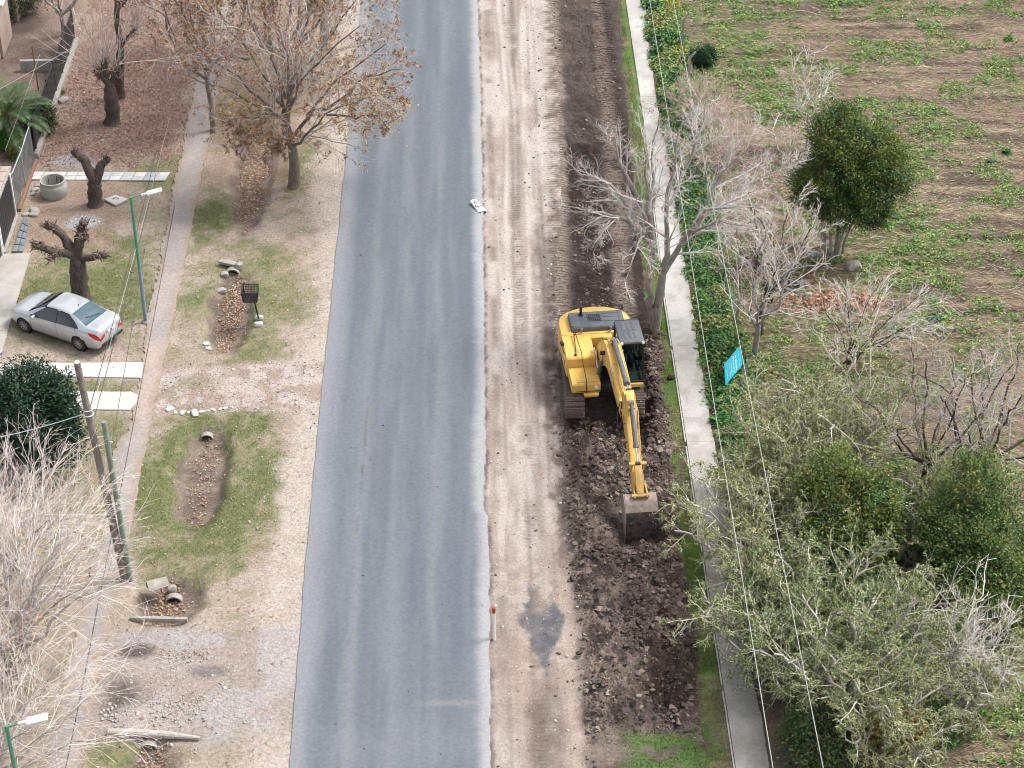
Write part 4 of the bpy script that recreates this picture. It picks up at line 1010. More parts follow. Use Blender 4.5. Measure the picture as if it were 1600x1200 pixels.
for k, ((x, y), h, s, lab, nl, nlimb, lean) in enumerate(TH):
    cols = OLV if k not in (3, 4, 5, 7, 11) else OLV[1:2] + OLV[3:] + [(.09, .14, .045), (.34, .37, .13)]  # inner trees get darker leaves, painting shade into the thicket's gaps
    fan_tree('twiggy_tree', lab, (x, y, -.05), h, s, 50 + k, (.68, .65, .58), B_pale, nlimb, .14, .22, lean, .1, LV=LVt, r1=.032, leaf=sprig(cols, int(nl * 1.5), .085), coltip=(.70, .67, .54), group='twiggy trees of the thicket')
# denser low shrubs underneath
for k, (x, y, r, h, lab) in enumerate(((10.6, 57.6, 1.2, 1.8, 'dark leafy shrub hugging the sidewalk where twiggy branches overhang'), (11.0, 54.0, 1.4, 2.1, 'dense dark shrub under the tangled trees between the cables'), (13.0, 53.0, 1.6, 2.2, 'deep green shrub below the olive evergreen'), (10.0, 51.0, 1.2, 1.7, 'dark shrub bulging onto the near sidewalk'),
                             (15.0, 51.0, 1.5, 2.0, 'dull green shrub with yellow flower spikes in the middle of the thicket'), (12.4, 49.5, 1.6, 2.0, 'shadowy shrub under the whitish-limbed tree'), (10.9, 46.6, 1.5, 2.0, 'leafy shrub at the very bottom beside the sidewalk'), (14.8, 58.6, 1.3, 1.6, 'pale olive shrub behind the evergreens near the field'), (11.8, 59.2, 1.4, 1.8, 'dark undergrowth shrub left of the olive evergreen top'), (12.2, 51.2, 1.5, 2.3, 'dark green mound under the forked whitish limbs'), (13.4, 47.6, 1.5, 1.9, 'low dark shrub beside the yellow-leaved bush'), (9.9, 53.4, 1.1, 1.9, 'green shrub leaning on the sidewalk under the first cable'), (16.2, 57.2, 1.2, 1.6, 'olive shrub between the dark-limbed tree and the broad evergreen'))):
    b = Vector((x, y, -.03))
    evergreen('shrub', lab, b, [([b, b + Vector((.1, 0, h * .4)), b + Vector((.1, .1, h * .8))], .06, .03)], [((x, y, h * .5), (r, r, h * .5)), ((x + r * .4, y - r * .3, h * .6), (r * .7, r * .7, h * .42)), ((x - r * .4, y + r * .3, h * .62), (r * .7, r * .7, h * .42))],
        [(.028, .058, .022), (.045, .078, .026), (.075, .10, .034), (.10, .11, .045)], [2, 3, 2, 1], 9000, 70 + k, .12, 6, .12, 'shrub', gap=.3, shell=.5, group='shrubs under the thicket', gain=1.5)
b = gp(1395, 1195); b.z = 0
evergreen('yellow_bush', 'autumn yellow leafy bush at the bottom of the thicket', b, [([b, b + Vector((0, 0, .7)), b + Vector((.1, 0, 1.5))], .05, .02)], [lob(1400, 1145, b.y, (.95, .8, .8)), lob(1375, 1175, b.y - .1, (.6, .6, .5)), lob(1362, 1150, b.y, (.25, .3, .4))], [(.50, .36, .09), (.42, .32, .10), (.30, .26, .08), (.18, .19, .06)], [3, 3, 1.5, 1], 5000, 90, .13, 6, .13, 'bush', gap=.3)

# ---- bare trees along the field edge
fan_tree('bare_tree', 'gnarled bare tree with pale forking boughs right behind the blue sign', gp(1178, 560), 4.8, 2.5, 91, WHITETW, B_grey, 6, .14, .35, (.06, .02), .1, coltip=(.66, .62, .57))
fan_tree('bare_tree', 'slim bare tree with upswept pale twigs near the old tyre', gp(1190, 520), 5.6, 2.6, 92, WHITETW, B_dark, 7, .13, .35, (.05, .05), .25, coltip=(.66, .62, .57))
fountain('bare_shrub', 'bare whitish shrub fanning out in front of the reddish clay heap', gp(1325, 572), 3.9, 2.5, 93, (.66, .625, .58), 15, .06, (.9, .2), .06, (.70, .66, .62), B_dark, cat='shrub', LV=[dict(m=6, ang=(30, 12), lenr=.42, k=6, t0=.25, trop=(.05, 0, .2), wob=.14, rr=.55, rmin=.012), dict(m=6, ang=(34, 14), lenr=.46, k=5, t0=.2, trop=(.05, 0, .15), wob=.16, rr=.6, rmin=.008), dict(m=3, ang=(36, 15), lenr=.5, k=4, t0=.2, trop=(0, 0, .1), wob=.18, rr=.7, rmin=.006, lmin=.2)])
fan_tree('bare_tree', 'thin sparse bare sapling in the field beyond the evergreen', gp(1258, 235), 4.2, 1.3, 94, WHITETW, B_pale, 5, .06, .4, (0, 0), .35, LV=LVt[:2])
fan_tree('bare_tree', 'light grey sapling against the dark evergreen in the field', gp(1240, 345), 4.4, 1.6, 95, WHITETW, B_pale, 6, .07, .35, (.03, 0), .3, LV=LVt[:2])
fan_tree('bare_tree', 'dark-limbed bare tree standing at the field side of the thicket', gp(1440, 780), 5.4, 3.0, 96, BRNTW, B_dark, 8, .13, .30, (.06, .1), .3, LV=LVt, coltip=(.46, .41, .38))
fan_tree('bare_tree', 'bare purple-grey tree with fine upright twigs at the edge of view', gp(1530, 760), 5.2, 3.4, 97, (.46, .40, .375), B_dark, 9, .12, .25, (.08, .05), .25, LV=LVt, coltip=(.54, .48, .455))
fan_tree('bare_tree', 'open-limbed bare tree leaning toward the field beside the broad evergreen', gp(1478, 1120), 4.9, 2.0, 98, WHITETW, B_pale, 6, .09, .3, (.05, .04), .2, LV=LVt[:2], coltip=(.62, .58, .53))
fan_tree('bare_tree', 'small bare tree bending over the green weeds at the lower field edge', gp(1495, 1140), 3.4, 1.8, 99, WHITETW, B_pale, 5, .07, .35, (.22, .1), .05, LV=LVt)
fountain('bare_shrub', 'reddish bare brush beside the sidewalk behind the tall bare tree', gp(1085, 205), 2.4, 1.7, 100, (.44, .32, .27), 16, .03, (.1, 0), .05, (.52, .40, .35), B_pale, cat='shrub')
fountain('bare_shrub', 'pinkish twig clump over the weedy strip where the tall tree stands', gp(1120, 270), 2.6, 1.9, 101, (.54, .45, .41), 16, .03, (.1, 0), .05, (.60, .51, .47), B_pale, cat='shrub')
# ================================================================== GROUND COVER
M_grass = attr_mat('grass_blade', .6, .15, 2, trans=.2)
def blades(P, h, w, col, g, lean=.5, lie=None):
    """one triangle a blade"""
    n = len(P); d = rvec(n, g); d[:, 2] = 0; d = norm(d)
    if lie is not None: d = norm(np.stack([np.sign(g.random(n) - .5), g.normal(size=n) * lie, np.zeros(n)], 1))
    s = np.stack([-d[:, 1], d[:, 0], np.zeros(n)], 1)
    tip = P + d * (h * lean * g.uniform(.3, 1.3, n))[:, None]; tip[:, 2] += h * (1 if lie is None else g.uniform(.05, .5, n))
    V = np.stack([P - s * w[:, None] * .5, P + s * w[:, None] * .5, tip], 1).reshape(-1, 3)
    return V, np.arange(3 * n).reshape(n, 3), np.repeat(col, 3, 0)
def zone_pts(n, x0, x1, y0, y1, dens, g):
    x = g.uniform(x0, x1, n); y = g.uniform(y0, y1, n); k = g.random(n) < dens(x, y)
    x, y = x[k], y[k]
    return np.stack([x, y, h_ground(x, y)], 1)
g = np.random.default_rng(201)
def not_paved(x, y):
    m = ((x < fpl(y) - .02) | (x > fpr(y) + .02)) & (x < E1(y) - .05)
    return m
P = zone_pts(330000, -24, -6.1, 42, 108, lambda x, y: not_paved(x, y) * np.clip(.10 + .75 * lawn_mask(x, y) - .9 * ditch_mask(x, y, .95) - .5 * sstep(-7.6, -6.9, x), 0, 1) * (y < 72) + not_paved(x, y) * (y >= 72) * np.clip(.05 + .5 * lawn_mask(x, y), 0, 1), g)
lm = lawn_mask(P[:, 0], P[:, 1]); n = len(P)
dry = g.random(n) > (.25 + .75 * lm)
col = np.where(dry[:, None], pick([(.35, .29, .215), (.26, .225, .14), (.43, .365, .29)], [2, 2, 1], n, .2, g), pick([(.115, .15, .045), (.16, .175, .065), (.09, .125, .036)], [2, 1, 1], n, .22, g))
V, F, c = blades(P, g.uniform(.03, .08, n), g.uniform(.012, .026, n), col, g)
tag(link('lawn_grass', np_mesh('lawn_grass', V, F, c, M_grass)), 'short patchy lawn grass around the ditches and the parked car', 'grass', kind='stuff')
# verge grass along the sidewalk
P = zone_pts(90000, 4, 8.05, 42, 108, lambda x, y: np.clip(sstep(E4(y) + .02, E4(y) + .22, x + (fbm(x, y, 2, 3, 202) - .5) * .3) + (1 - sstep(47.7, 48.6, y + (fbm(x, y, .8, 3, 108) - .5) * 1.6)) * sstep(4.3, 5.0, x), 0, 1) * .75 * (.35 + sstep(.3, .5, fbm(x, y, 1.2, 3, 203))) * np.where(y < 49, sstep(.28, .42, fbm(x, y, 1.1, 4, 113)), 1), g)
n = len(P); col = pick([(.11, .205, .042), (.15, .24, .065), (.08, .15, .034), (.21, .21, .11)], [3, 2, 2, .8], n, .22, g)
V, F, c = blades(P, g.uniform(.04, .11, n), g.uniform(.014, .03, n), col, g)
tag(link('verge_grass', np_mesh('verge_grass', V, F, c, M_grass)), 'bright green grass strip between the dug soil and the sidewalk', 'grass', kind='stuff')
# weeds in the strip beyond the sidewalk
def weed_d(x, y): return sstep(9.1, 9.4, x + (fbm(x, y, 1.2, 3, 204) - .5) * .5) * (1 - sstep(10.5, 11.2, x + (fbm(x, y, .6, 3, 205) - .5) * .8)) * sstep(60.5, 63, y) * (.35 + .65 * sstep(.35, .5, fbm(x, y, .5, 3, 206)))
P = zone_pts(16000, 8.9, 11.8, 60, 112, weed_d, g)
hh = .15 + .55 * fbm(P[:, 0], P[:, 1], .8, 3, 207) * sstep(9.2, 9.8, P[:, 0])
i = np.repeat(np.arange(len(P)), 9); n = len(i); Q = P[i] + g.normal(size=(n, 3)) * np.array([.11, .11, .03]); Q[:, 2] += hh[i] * g.random(n) ** .5
kd = np.where(g.random(len(P)) < .35, g.choice(5, len(P), p=[.34, .24, .2, .12, .10]), np.clip((fbm(P[:, 0], P[:, 1], .7, 3, 231) - .28) * 11, 0, 4.99).astype(int)); base = np.array([(.080, .195, .052), (.135, .275, .075), (.058, .145, .052), (.21, .32, .10), (.28, .30, .11)])[kd]
yl = (fbm(P[:, 0], P[:, 1], .35, 3, 208) > .52) & (P[:, 1] > 88) & (P[:, 0] > 10.2); base[yl] = (.26, .28, .05)
V, F, c = leaves_arrays(Q, g.uniform(.07, .20, n) * (.6 + .8 * fbm(P[:, 0], P[:, 1], .5, 2, 232))[i], (base[i] * (1 + .25 * g.normal(size=(n, 1)).clip(-2, 2))).clip(.01, .9), .6, .5, .12, g)
tag(link('weeds', np_mesh('weeds', V, F, c, M_leaf)), 'tall green weeds growing along the outer edge of the sidewalk', 'weeds', kind='stuff')
# straw and stubble lying over the field
P = zone_pts(190000, 10.6, 34, 44, 110, lambda x, y: .35 + .6 * sstep(.4, .6, fbm(x * .4, y * 1.2, .9, 4, 143)) - .5 * clay_mask(x, y), g)
n = len(P); P[:, 2] += .01 + g.random(n) * .05
col = pick([(.44, .355, .235), (.33, .25, .165), (.57, .48, .36), (.09, .065, .048), (.36, .29, .14)], [3, 3, 2, 1.6, 1.3], n, .25, g)
V, F, c = blades(P, g.uniform(.12, .38, n), g.uniform(.012, .03, n), col, g, 1.3, lie=.45)
tag(link('field_straw', np_mesh('field_straw', V, F, c, M_grass)), 'brown dry stalks lying in rows across the harvested field', 'straw', kind='stuff')
P = zone_pts(170000, 10.9, 34, 44, 110, lambda x, y: np.clip(field_green(x, y) * .72 + .07, 0, 1) * sstep(.34, .52, fbm(x, y, 1.4, 3, 209)), g)
i = np.repeat(np.arange(len(P)), 6); n = len(i); sc = g.uniform(.4, 1.15, len(P))[i]
ang = g.random(n) * 6.283; d = np.stack([np.cos(ang), np.sin(ang), .5 + .7 * g.random(n)], 1)
Q = P[i] + d * (.085 * sc)[:, None]
base = np.array([(.15, .30, .065), (.23, .385, .10), (.10, .22, .05), (.33, .38, .14), (.20, .33, .17), (.43, .41, .18)])[g.choice(6, len(P), p=[.28, .24, .17, .15, .09, .07])]
V, F, c = leaves_arrays(Q, .112 * sc * g.uniform(.5, 1.6, n), (base[i] * (1 + .22 * g.normal(size=(n, 1)).clip(-2, 2))).clip(.01, .9), .5, .42, .08, g, along=norm(d))
tag(link('field_weeds', np_mesh('field_weeds', V, F, c, M_leaf)), 'leafy green crop remains and weeds scattered over the field', 'weeds', kind='stuff')
# fallen leaves
def litter_d(x, y):
    m = box_mask(x, y, -20.8, -13.9, 86.5, 108, 1.2, 1.4, 63) * .55
    for (cx, cy, rx, ry, dp), k in zip(DITCH, (.62, .5, .42, .45, .62)): m = np.maximum(m, ell(x, y, cx + .05, cy, rx * k, ry * .92, .3, .45, 210, 1.8) * 1.0)
    m = np.where((y > 57) & (y < 67) & (x > -13), m * .35, m)
    return np.clip(m + .012, 0, 1) * ((x < fpl(y)) | (x > fpr(y)) | (g.random(len(x)) < .15))
P = zone_pts(230000, -21, -6.5, 43, 108, litter_d, g); n = len(P); P[:, 2] += .03 + .03 * g.random(n)
near = (P[:, 0] > -13); 
col = np.where(near[:, None], pick([(.42, .29, .20), (.32, .195, .13), (.50, .40, .30), (.23, .15, .11)], [3, 3, 1.2, 1.5], n, .22, g), pick([(.30, .18, .145), (.24, .14, .112), (.37, .24, .185), (.5, .42, .33)], [3, 3, 1, .12], n, .22, g))
V, F, c = leaves_arrays(P, g.uniform(.06, .13, n), col, 1.4, .6, .15, g)
tag(link('fallen_leaves', np_mesh('fallen_leaves', V, F, c, M_dryleaf)), 'dry brown fallen leaves lying in the ditches and under the trees', 'leaves', kind='stuff')
# ---- clods, stones
def ico(sub):
    bm = bmesh.new(); bmesh.ops.create_icosphere(bm, subdivisions=sub, radius=1); V = np.array([v.co[:] for v in bm.verts]); F = np.array([[v.index for v in f.verts] for f in bm.faces]); bm.free(); return V, F
IV, IF = ico(1); IV2, IF2 = ico(2)
def lumps(P, r, col, g, flat=.7, sub=1, rough=.28):
    V0, F0 = (IV, IF) if sub == 1 else (IV2, IF2)
    n = len(P); m = len(V0)
    a = rvec(n, g); q = norm(np.concatenate([g.normal(size=(n, 4))], 1)); w, x, y, z = q.T
    Rm = np.stack([1 - 2 * (y * y + z * z), 2 * (x * y - z * w), 2 * (x * z + y * w), 2 * (x * y + z * w), 1 - 2 * (x * x + z * z), 2 * (y * z - x * w), 2 * (x * z - y * w), 2 * (y * z + x * w), 1 - 2 * (x * x + y * y)], 1).reshape(n, 3, 3)
    V = V0[None] * (1 + rough * g.normal(size=(n, m, 1)).clip(-1.6, 1.6)) * g.uniform(.7, 1.3, (n, 1, 3))
    V = np.einsum('nij,nmj->nmi', Rm, V) * r[:, None, None]; V[:, :, 2] *= flat
    V = V + P[:, None]
    F = F0[None] + (np.arange(n) * m)[:, None, None]
    return V.reshape(-1, 3), F.reshape(-1, 3), np.repeat(col, m, 0)
M_clod = attr_mat('clod_soil', .95, .3, 14, spec=.2)
def clod_d(x, y):
    e3, e4 = E3(y), E4(y); w = sstep(e3 - .15, e3 + .4, x) * (1 - sstep(e4 - .2, e4 + .25, x))
    tr = 1 - box_mask(x, y, 3.2, 6.8, 66.0, 70.2, .2, .1)
    return w * tr * (sstep(47.6, 48.8, y) * (1 - sstep(70.5, 73, y)) * (.35 + .65 * sstep(.42, .6, fbm(x, y, 1.0, 3, 221))) + sstep(70.5, 73, y) * .10 * (1 + 3 * box_mask(x, y, 4.4, 5.7, 72, 86, .3, .3))) + .35 * box_mask(x, y, 6.5, 7.6, 63, 72, .2, .3, 9)
P = zone_pts(78000, 2.9, 8.0, 46, 107, clod_d, g); n = len(P)
r = .015 + .024 * g.pareto(2.1, n).clip(0, 4.6); nr = P[:, 1] < 71.5; r = np.where(nr, r, r * .6); P[:, 2] += -r * .12 + .01
wt = sstep(.42, .6, fbm(P[:, 0], P[:, 1], .8, 3, 101))[:, None]
col = pick([(.112, .088, .075), (.155, .123, .104), (.075, .058, .050), (.215, .175, .15)], [3, 2.4, 1.8, .9], n, .13, g) * (.75 + .6 * wt)
sm = g.permutation(n)
V, F, c = lumps(P, r, col, g, .75, 1, .36)
me = np_mesh('soil_clods', V, F, c, M_clod, True); me.set_sharp_from_angle(angle=R(42))
tag(link('soil_clods', me), 'dark broken clods of freshly dug soil beside the excavator', 'soil', kind='stuff')
# bigger lumps that can be told apart
big = [(1018, 815, .16), (900, 800, .2), (1030, 660, .2), (945, 785, .2), (938, 985, .26), (960, 1000, .24), (1000, 985, .22), (985, 1060, .25), (1005, 1090, .3), (960, 1075, .2), (930, 850, .3), (915, 740, .25), (935, 700, .3), (1040, 985, .24), (1078, 1005, .26), (950, 1005, .2), (1000, 1045, .24), (905, 1020, .18), (975, 940, .22), (1048, 590, .25), (1030, 575, .22), (1010, 1030, .26), (925, 690, .28), (1065, 930, .22)]
V, F, c = lumps(np.array([tuple(gp(u, v, .06)) for u, v, r_ in big]), np.array([r_ * .62 for u, v, r_ in big]), pick([(.09, .068, .058), (.115, .088, .075), (.065, .049, .043)], [1, 1, 1], len(big), .2, g), g, .7, 2, .09)
k = len(IV2); kf = len(IF2)
me = np_mesh('soil_lumps', V, F, c, M_clod, True); me.set_sharp_from_angle(angle=R(35))
tag(link('soil_lumps', me), 'large rounded lumps of dark soil lying in the excavated strip', 'soil', kind='stuff')
# pebbles and crumbs on the lane, rubble on the crossing
P = np.concatenate([zone_pts(3800, .35, 3.6, 44, 107, lambda x, y: .25 + .75 * sstep(2.2, 3.4, x), g), zone_pts(1500, -12.6, -7.6, 47.5, 53.6, lambda x, y: ell(x, y, -10.4, 50.2, 2.2, 2.0, .6, .6, 161) * sstep(.38, .6, fbm(x, y, 1.5, 3, 222)), g), zone_pts(1500, -12.6, -6.2, 66, 69.6, lambda x, y: .5 + 0 * x, g), zone_pts(1500, -9, -6.2, 44, 105, lambda x, y: .5 + 0 * x, g), zone_pts(2600, -6, .2, 44, 106, lambda x, y: np.exp(-((x + 4.5) / .55) ** 2) * .9 + np.exp(-((x + 1.9) / .9) ** 2) * .55 + .04, g) + np.array([0, 0, .08]), zone_pts(700, -18.6, -16.9, 80, 82.2, lambda x, y: ell(x, y, -17.7, 81, .7, .55, .3, .4), g)])
n = len(P); r = .014 + .018 * g.pareto(2.8, n).clip(0, 3); road_ = (P[:, 0] > E1(P[:, 1])) & (P[:, 0] < E2(P[:, 1])); r = np.where(road_, .008 + .006 * g.pareto(2.4, n).clip(0, 3.5), r); P[:, 2] += r * .2; P[road_, 2] = .012 + .05 * (1 - ((P[road_, 0] + 2.95) / 3.3) ** 2) + r[road_] * .3
lane_ = P[:, 0] > 0
col = np.where((lane_ & (g.random(n) < .55))[:, None], pick([(.10, .078, .066), (.16, .125, .105)], [1, 1], n, .2, g), pick([(.45, .41, .38), (.55, .52, .49), (.33, .29, .26), (.42, .36, .34)], [2, 1, 2, 1], n, .15, g))
col[road_] = (.075, .068, .063)
V, F, c = lumps(P, r, col, g, .7); tag(link('gravel', np_mesh('gravel', V, F, c, M_clod)), 'small stones and soil crumbs scattered over the dirt lane and crossings', 'gravel', kind='stuff')
# clay heap crumbs
P = zone_pts(9000, 12, 18, 71.5, 76.5, lambda x, y: clay_mask(x, y), g); n = len(P); r = .025 + .03 * g.pareto(2.6, n).clip(0, 3)
V, F, c = lumps(P, r, pick([(.38, .22, .15), (.28, .15, .10), (.45, .28, .20), (.20, .11, .08)], [3, 2, 1, 1.2], n, .2, g), g, .7)
tag(link('clay_heap', np_mesh('clay_heap', V, F, c, M_clod)), 'spread heap of reddish clay crumbs beside the old tyre', 'clay', kind='stuff')
# ================================================================== EXCAVATOR
M_yel = simple('yellow_paint', (.80, .485, .10), .5, var=.05, vscale=1.5, dirt=(.56, .38, .16), dscale=3.2, damt=.32, spec=.5)
M_yel2 = simple('yellow_paint_dusty', (.70, .42, .10), .5, var=.08, vscale=3, dirt=(.30, .22, .13), dscale=2.2, damt=.6)
M_hood = simple('grey_plastic_hood', (.085, .095, .11), .5, var=.12, vscale=2, dirt=(.15, .15, .15), dscale=1.5, damt=.3)
M_black = simple('black_metal', (.018, .018, .020), .45, var=.2, vscale=5)
M_rubber = simple('rubber', (.022, .022, .023), .75, var=.3, vscale=8)
M_mudsteel = simple('muddy_steel', (.27, .215, .19), .8, var=.25, vscale=5, dirt=(.10, .075, .063), dscale=4, damt=.7, bump=.012, bscale=22)
M_under = simple('undercarriage_mud', (.075, .062, .055), .85, var=.3, vscale=4, dirt=(.14, .11, .09), dscale=3, damt=.6, bump=.01, bscale=18)
M_chrome = simple('chrome_rod', (.75, .75, .76), .15, metal=1.0)
M_cylg = simple('cylinder_grey', (.10, .115, .13), .4, var=.1, vscale=3, dirt=(.17, .15, .13), dscale=3, damt=.3)
M_worn = simple('worn_bucket_plate', (.36, .29, .255), .6, var=.15, vscale=6, dirt=(.16, .12, .10), dscale=4, damt=.45, bump=.006, bscale=40)
M_soiled = simple('soil_caked_steel', (.048, .037, .032), .9, var=.4, vscale=5, dirt=(.13, .10, .085), dscale=5, damt=.35, bump=.02, bscale=16)
M_white = simple('white_enamel', (.80, .80, .79), .4)
M_lampw = simple('lamp_lens', (.85, .85, .83), .15)
M_red = simple('red_paint', (.42, .03, .025), .4)
M_hose = simple('hydraulic_hose', (.03, .03, .032), .5)
def glass(name, tint, refl=.12):
    m = bpy.data.materials.new(name); n, l, b = nt(m); n.remove(b)
    t = n.new('ShaderNodeBsdfTransparent'); t.inputs[0].default_value = tuple(tint) + (1,)
    gl = n.new('ShaderNodeBsdfGlossy'); gl.inputs['Roughness'].default_value = .03; gl.inputs[0].default_value = (.9, .95, 1, 1)
    fr = n.new('ShaderNodeFresnel'); ge = n.new('ShaderNodeNewGeometry'); l.new(math_node(n, l, 'SUBTRACT', 1.5, math_node(n, l, 'MULTIPLY', ge.outputs['Backfacing'], 1.5 - 1 / 1.5)), fr.inputs[0])
    x = n.new('ShaderNodeMixShader'); a = math_node(n, l, 'ADD', math_node(n, l, 'MULTIPLY', fr.outputs[0], .9), refl * .3, True)
    l.new(a, x.inputs[0]); l.new(t.outputs[0], x.inputs[1]); l.new(gl.outputs[0], x.inputs[2]); l.new(x.outputs[0], n['Material Output'].inputs['Surface'])
    return m
M_cabglass = glass('tinted_glass', (.36, .46, .43))
EX = Vector((4.95, 67.6, -.06))
ex = tag(empty('excavator', EX), 'yellow tracked excavator with its bucket lowered onto dug soil', 'excavator')
UP = Matrix.Rotation(R(5.5), 4, 'Z')
# tracks
TL, TH_ = 1.83, .44
def track_path(s):
    s = s % 1.0; st = 2 * TL; ar = math.pi * TH_; tot = 2 * st + 2 * ar; d = s * tot
    if d < st: return (-TL + d, 2 * TH_ + .01, 0)
    d -= st
    if d < ar: a = d / TH_; return (TL + TH_ * math.sin(a), TH_ + TH_ * math.cos(a) + .01, -a)
    d -= ar
    if d < st: return (TL - d, .01, -math.pi)
    d -= st; a = d / TH_; return (-TL - TH_ * math.sin(a), TH_ - TH_ * math.cos(a) + .01, -math.pi - a)
shoe = MB(); shoe.box((0, 0, 0), (.76, .158, .03)); 
for yy in (-.066, 0, .06): shoe.box((0, yy, .034), (.75, .018, .045))
shoe_me = shoe.mesh('shoe', M_mudsteel)
for sx in (-1.17, 1.17):
    mb = MB(); mb.box((sx, 0, .46), (.34, 2 * TL + .25, .36), bev=.05); mb.box((sx, 0, .62), (.22, 1.6, .12), bev=.03)
    t = mb.build('track', M_under, ex)
    for yy in (-TL, TL):
        m2 = MB(); m2.cyl((sx - .2, yy, .45), (sx + .2, yy, .45), .38, seg=24); m2.cyl((sx - .24, yy, .45), (sx + .24, yy, .45), .12, seg=16); m2.build('sprocket' if yy > 0 else 'idler', M_under, t)
    m2 = MB()
    for k in range(7): m2.cyl((sx - .25, -1.35 + .45 * k, .2), (sx + .25, -1.35 + .45 * k, .2), .11, seg=12)
    m2.build('rollers', M_under, t)['kind'] = 'stuff'
    N = 50
    for k in range(N):
        y, z, a = track_path(k / N + .003)
        o = link('shoe', shoe_me, t); o.location = (sx, y, z); o.rotation_euler = (a, 0, 0)
mb = MB(); mb.prism([(-1.05, .30), (-.9, .52), (-.45, .74), (.45, .74), (.9, .52), (1.05, .30), (1.05, .55), (.6, .93), (-.6, .93), (-1.05, .55)], -.85, .85, 'y', .03)
mb.cyl((0, 0, .8), (0, 0, 1.05), .62, seg=32); mb.build('carbody', M_under, ex)
# upper structure
def U(mb, name, mat, parent=ex, smooth=35): return mb.build(name, mat, parent, UP, smooth)
U(MB().box((0, .25, 1.02), (2.5, 3.7, .14), bev=.03), 'platform', M_black)
cwp = [(-1.54, .85), (-1.54, 1.75), (-1.43, 2.2), (-1.12, 2.52), (-.60, 2.75), (0, 2.83), (.55, 2.75), (1.02, 2.52), (1.30, 2.2), (1.40, 1.75), (1.40, .85)]
cw = U(MB().prism(cwp, 1.04, 2.08, 'z', .09), 'counterweight', M_yel)
hd = MB(); hd.box((-.03, 1.56, 2.17), (2.22, 1.22, .27), bev=.09, seg=3, taper=(.95, .93)); hd.box((-.92, 1.55, 2.305), (.36, .95, .03), bev=.012); hd.box((.55, 1.35, 2.31), (.62, .05, .02), bev=.008); hd.box((.55, 1.65, 2.31), (.62, .05, .02), bev=.008); hd.box((.55, 1.9, 2.31), (.62, .05, .02), bev=.008); hd.box((.96, 1.55, 2.305), (.20, .95, .03), bev=.012)
hood = U(hd, 'engine_hood', M_hood)
U(MB().box((-.12, 1.62, 2.300), (.56, .52, .015)), 'grille', M_black, hood)
gr = MB()
for k in range(7): gr.box((-.37 + .085 * k, 1.62, 2.313), (.018, .52, .012))
for k in range(6): gr.box((-.12, 1.39 + .092 * k, 2.316), (.56, .016, .010))
U(gr, 'grille_bars', M_hood, hood)
for sx in (-.72, .45): U(MB().cyl((sx, .91, 2.1), (sx, .91, 2.26), .028, seg=8).ball((sx, .91, 2.27), .05, 1).box((sx, .88, 2.16), (.08, .04, .03)), 'latch', M_worn, hood)
U(MB().tube([(-.62, 1.85, 2.28), (-.62, 1.85, 2.42), (-.62, 1.86, 2.70)], [.065, .055, .055], 12).cyl((-.62, 1.85, 2.29), (-.62, 1.85, 2.34), .10, seg=14), 'exhaust_pipe', M_black)
ma = MB(); ma.prism([(.96, 1.08), (-.62, 1.08), (-.66, 1.25), (-.66, 1.90), (-.58, 1.98), (.96, 2.04)], -1.525, -.38, 'x', .025)
boxA = U(ma, 'tank_body', M_yel)
for x, y in ((-1.2, .75), (-.5, .75), (-1.2, .2), (-.5, .2), (-1.15, -.35), (-.5, -.35)): U(MB().cyl((x, y, 1.99), (x, y, 2.028), .022, seg=8), 'bolt', M_yel2, boxA)
mb2 = MB(); mb2.prism([(-.66, 1.08), (-1.78, 1.08), (-1.80, 1.18), (-1.80, 1.44), (-1.74, 1.50), (-.66, 1.53)], -1.46, -.34, 'x', .025)
boxB = U(mb2, 'storage_box', M_yel)
U(MB().box((-.82, -1.22, 1.516), (.86, .95, .02), bev=.008), 'lid', M_yel, boxB)
U(MB().box((-.82, -1.808, 1.16), (.97, .03, .012)), 'seam', M_black, boxB)
U(MB().cyl((-.52, -1.80, 1.33), (-.52, -1.83, 1.33), .075, seg=18), 'headlight', M_lampw, boxB)
U(MB().box((-.72, -1.87, 1.03), (.52, .20, .12), bev=.03, taper=(1.15, 1)), 'step', M_yel, boxB)
U(MB().box((.05, .78, 1.55), (.86, .36, .95), bev=.03), 'engine_bay_wall', M_yel)
wl_ = MB(); wl_.box((.04, -.05, 1.24), (.82, 1.25, .3)); wl_.box((.04, -1.2, 1.17), (.78, .95, .18)); U(wl_, 'boom_well', M_black)
eq = MB()
for k in range(9):
    x = -.30 + .075 * k; eq.tube([(x, .52, 1.45), (x + .03, .35, 1.68 + .05 * math.sin(k)), (x + .02, .05, 1.60), (x * .6, -.25, 1.42)], .024, 6)
eq.box((-.1, .3, 1.5), (.3, .25, .22), bev=.02)
U(eq, 'hoses', M_hose)
U(MB().cyl((.33, .38, 1.4), (.33, .38, 2.1), .075, seg=14), 'filter_canister', M_worn)
U(MB().tube([(-.36, -.1, 2.0), (-.33, -.4, 1.95), (-.34, -.75, 1.6), (-.27, -.9, 1.46), (-.18, -.75, 1.6), (-.14, -.45, 1.95)], .035, 8), 'handrail', M_white)
U(MB().tube([(-1.0, .82, 2.05), (-1.0, .82, 2.22), (-.93, -.62, 2.15), (-.93, -.68, 2.0), (-.9, -1.82, 1.62), (-.9, -1.84, 1.1)], .016, 6).tube([(-1.05, .8, 2.2), (-1.13, -.55, 2.0), (-1.16, -.6, 1.8)], .02, 6).box((-1.0, .8, 2.22), (.18, .07, .05), bev=.01).box((-1.16, -.5, 2.0), (.10, .09, .08), bev=.01), 'mirror_bracket', M_black)
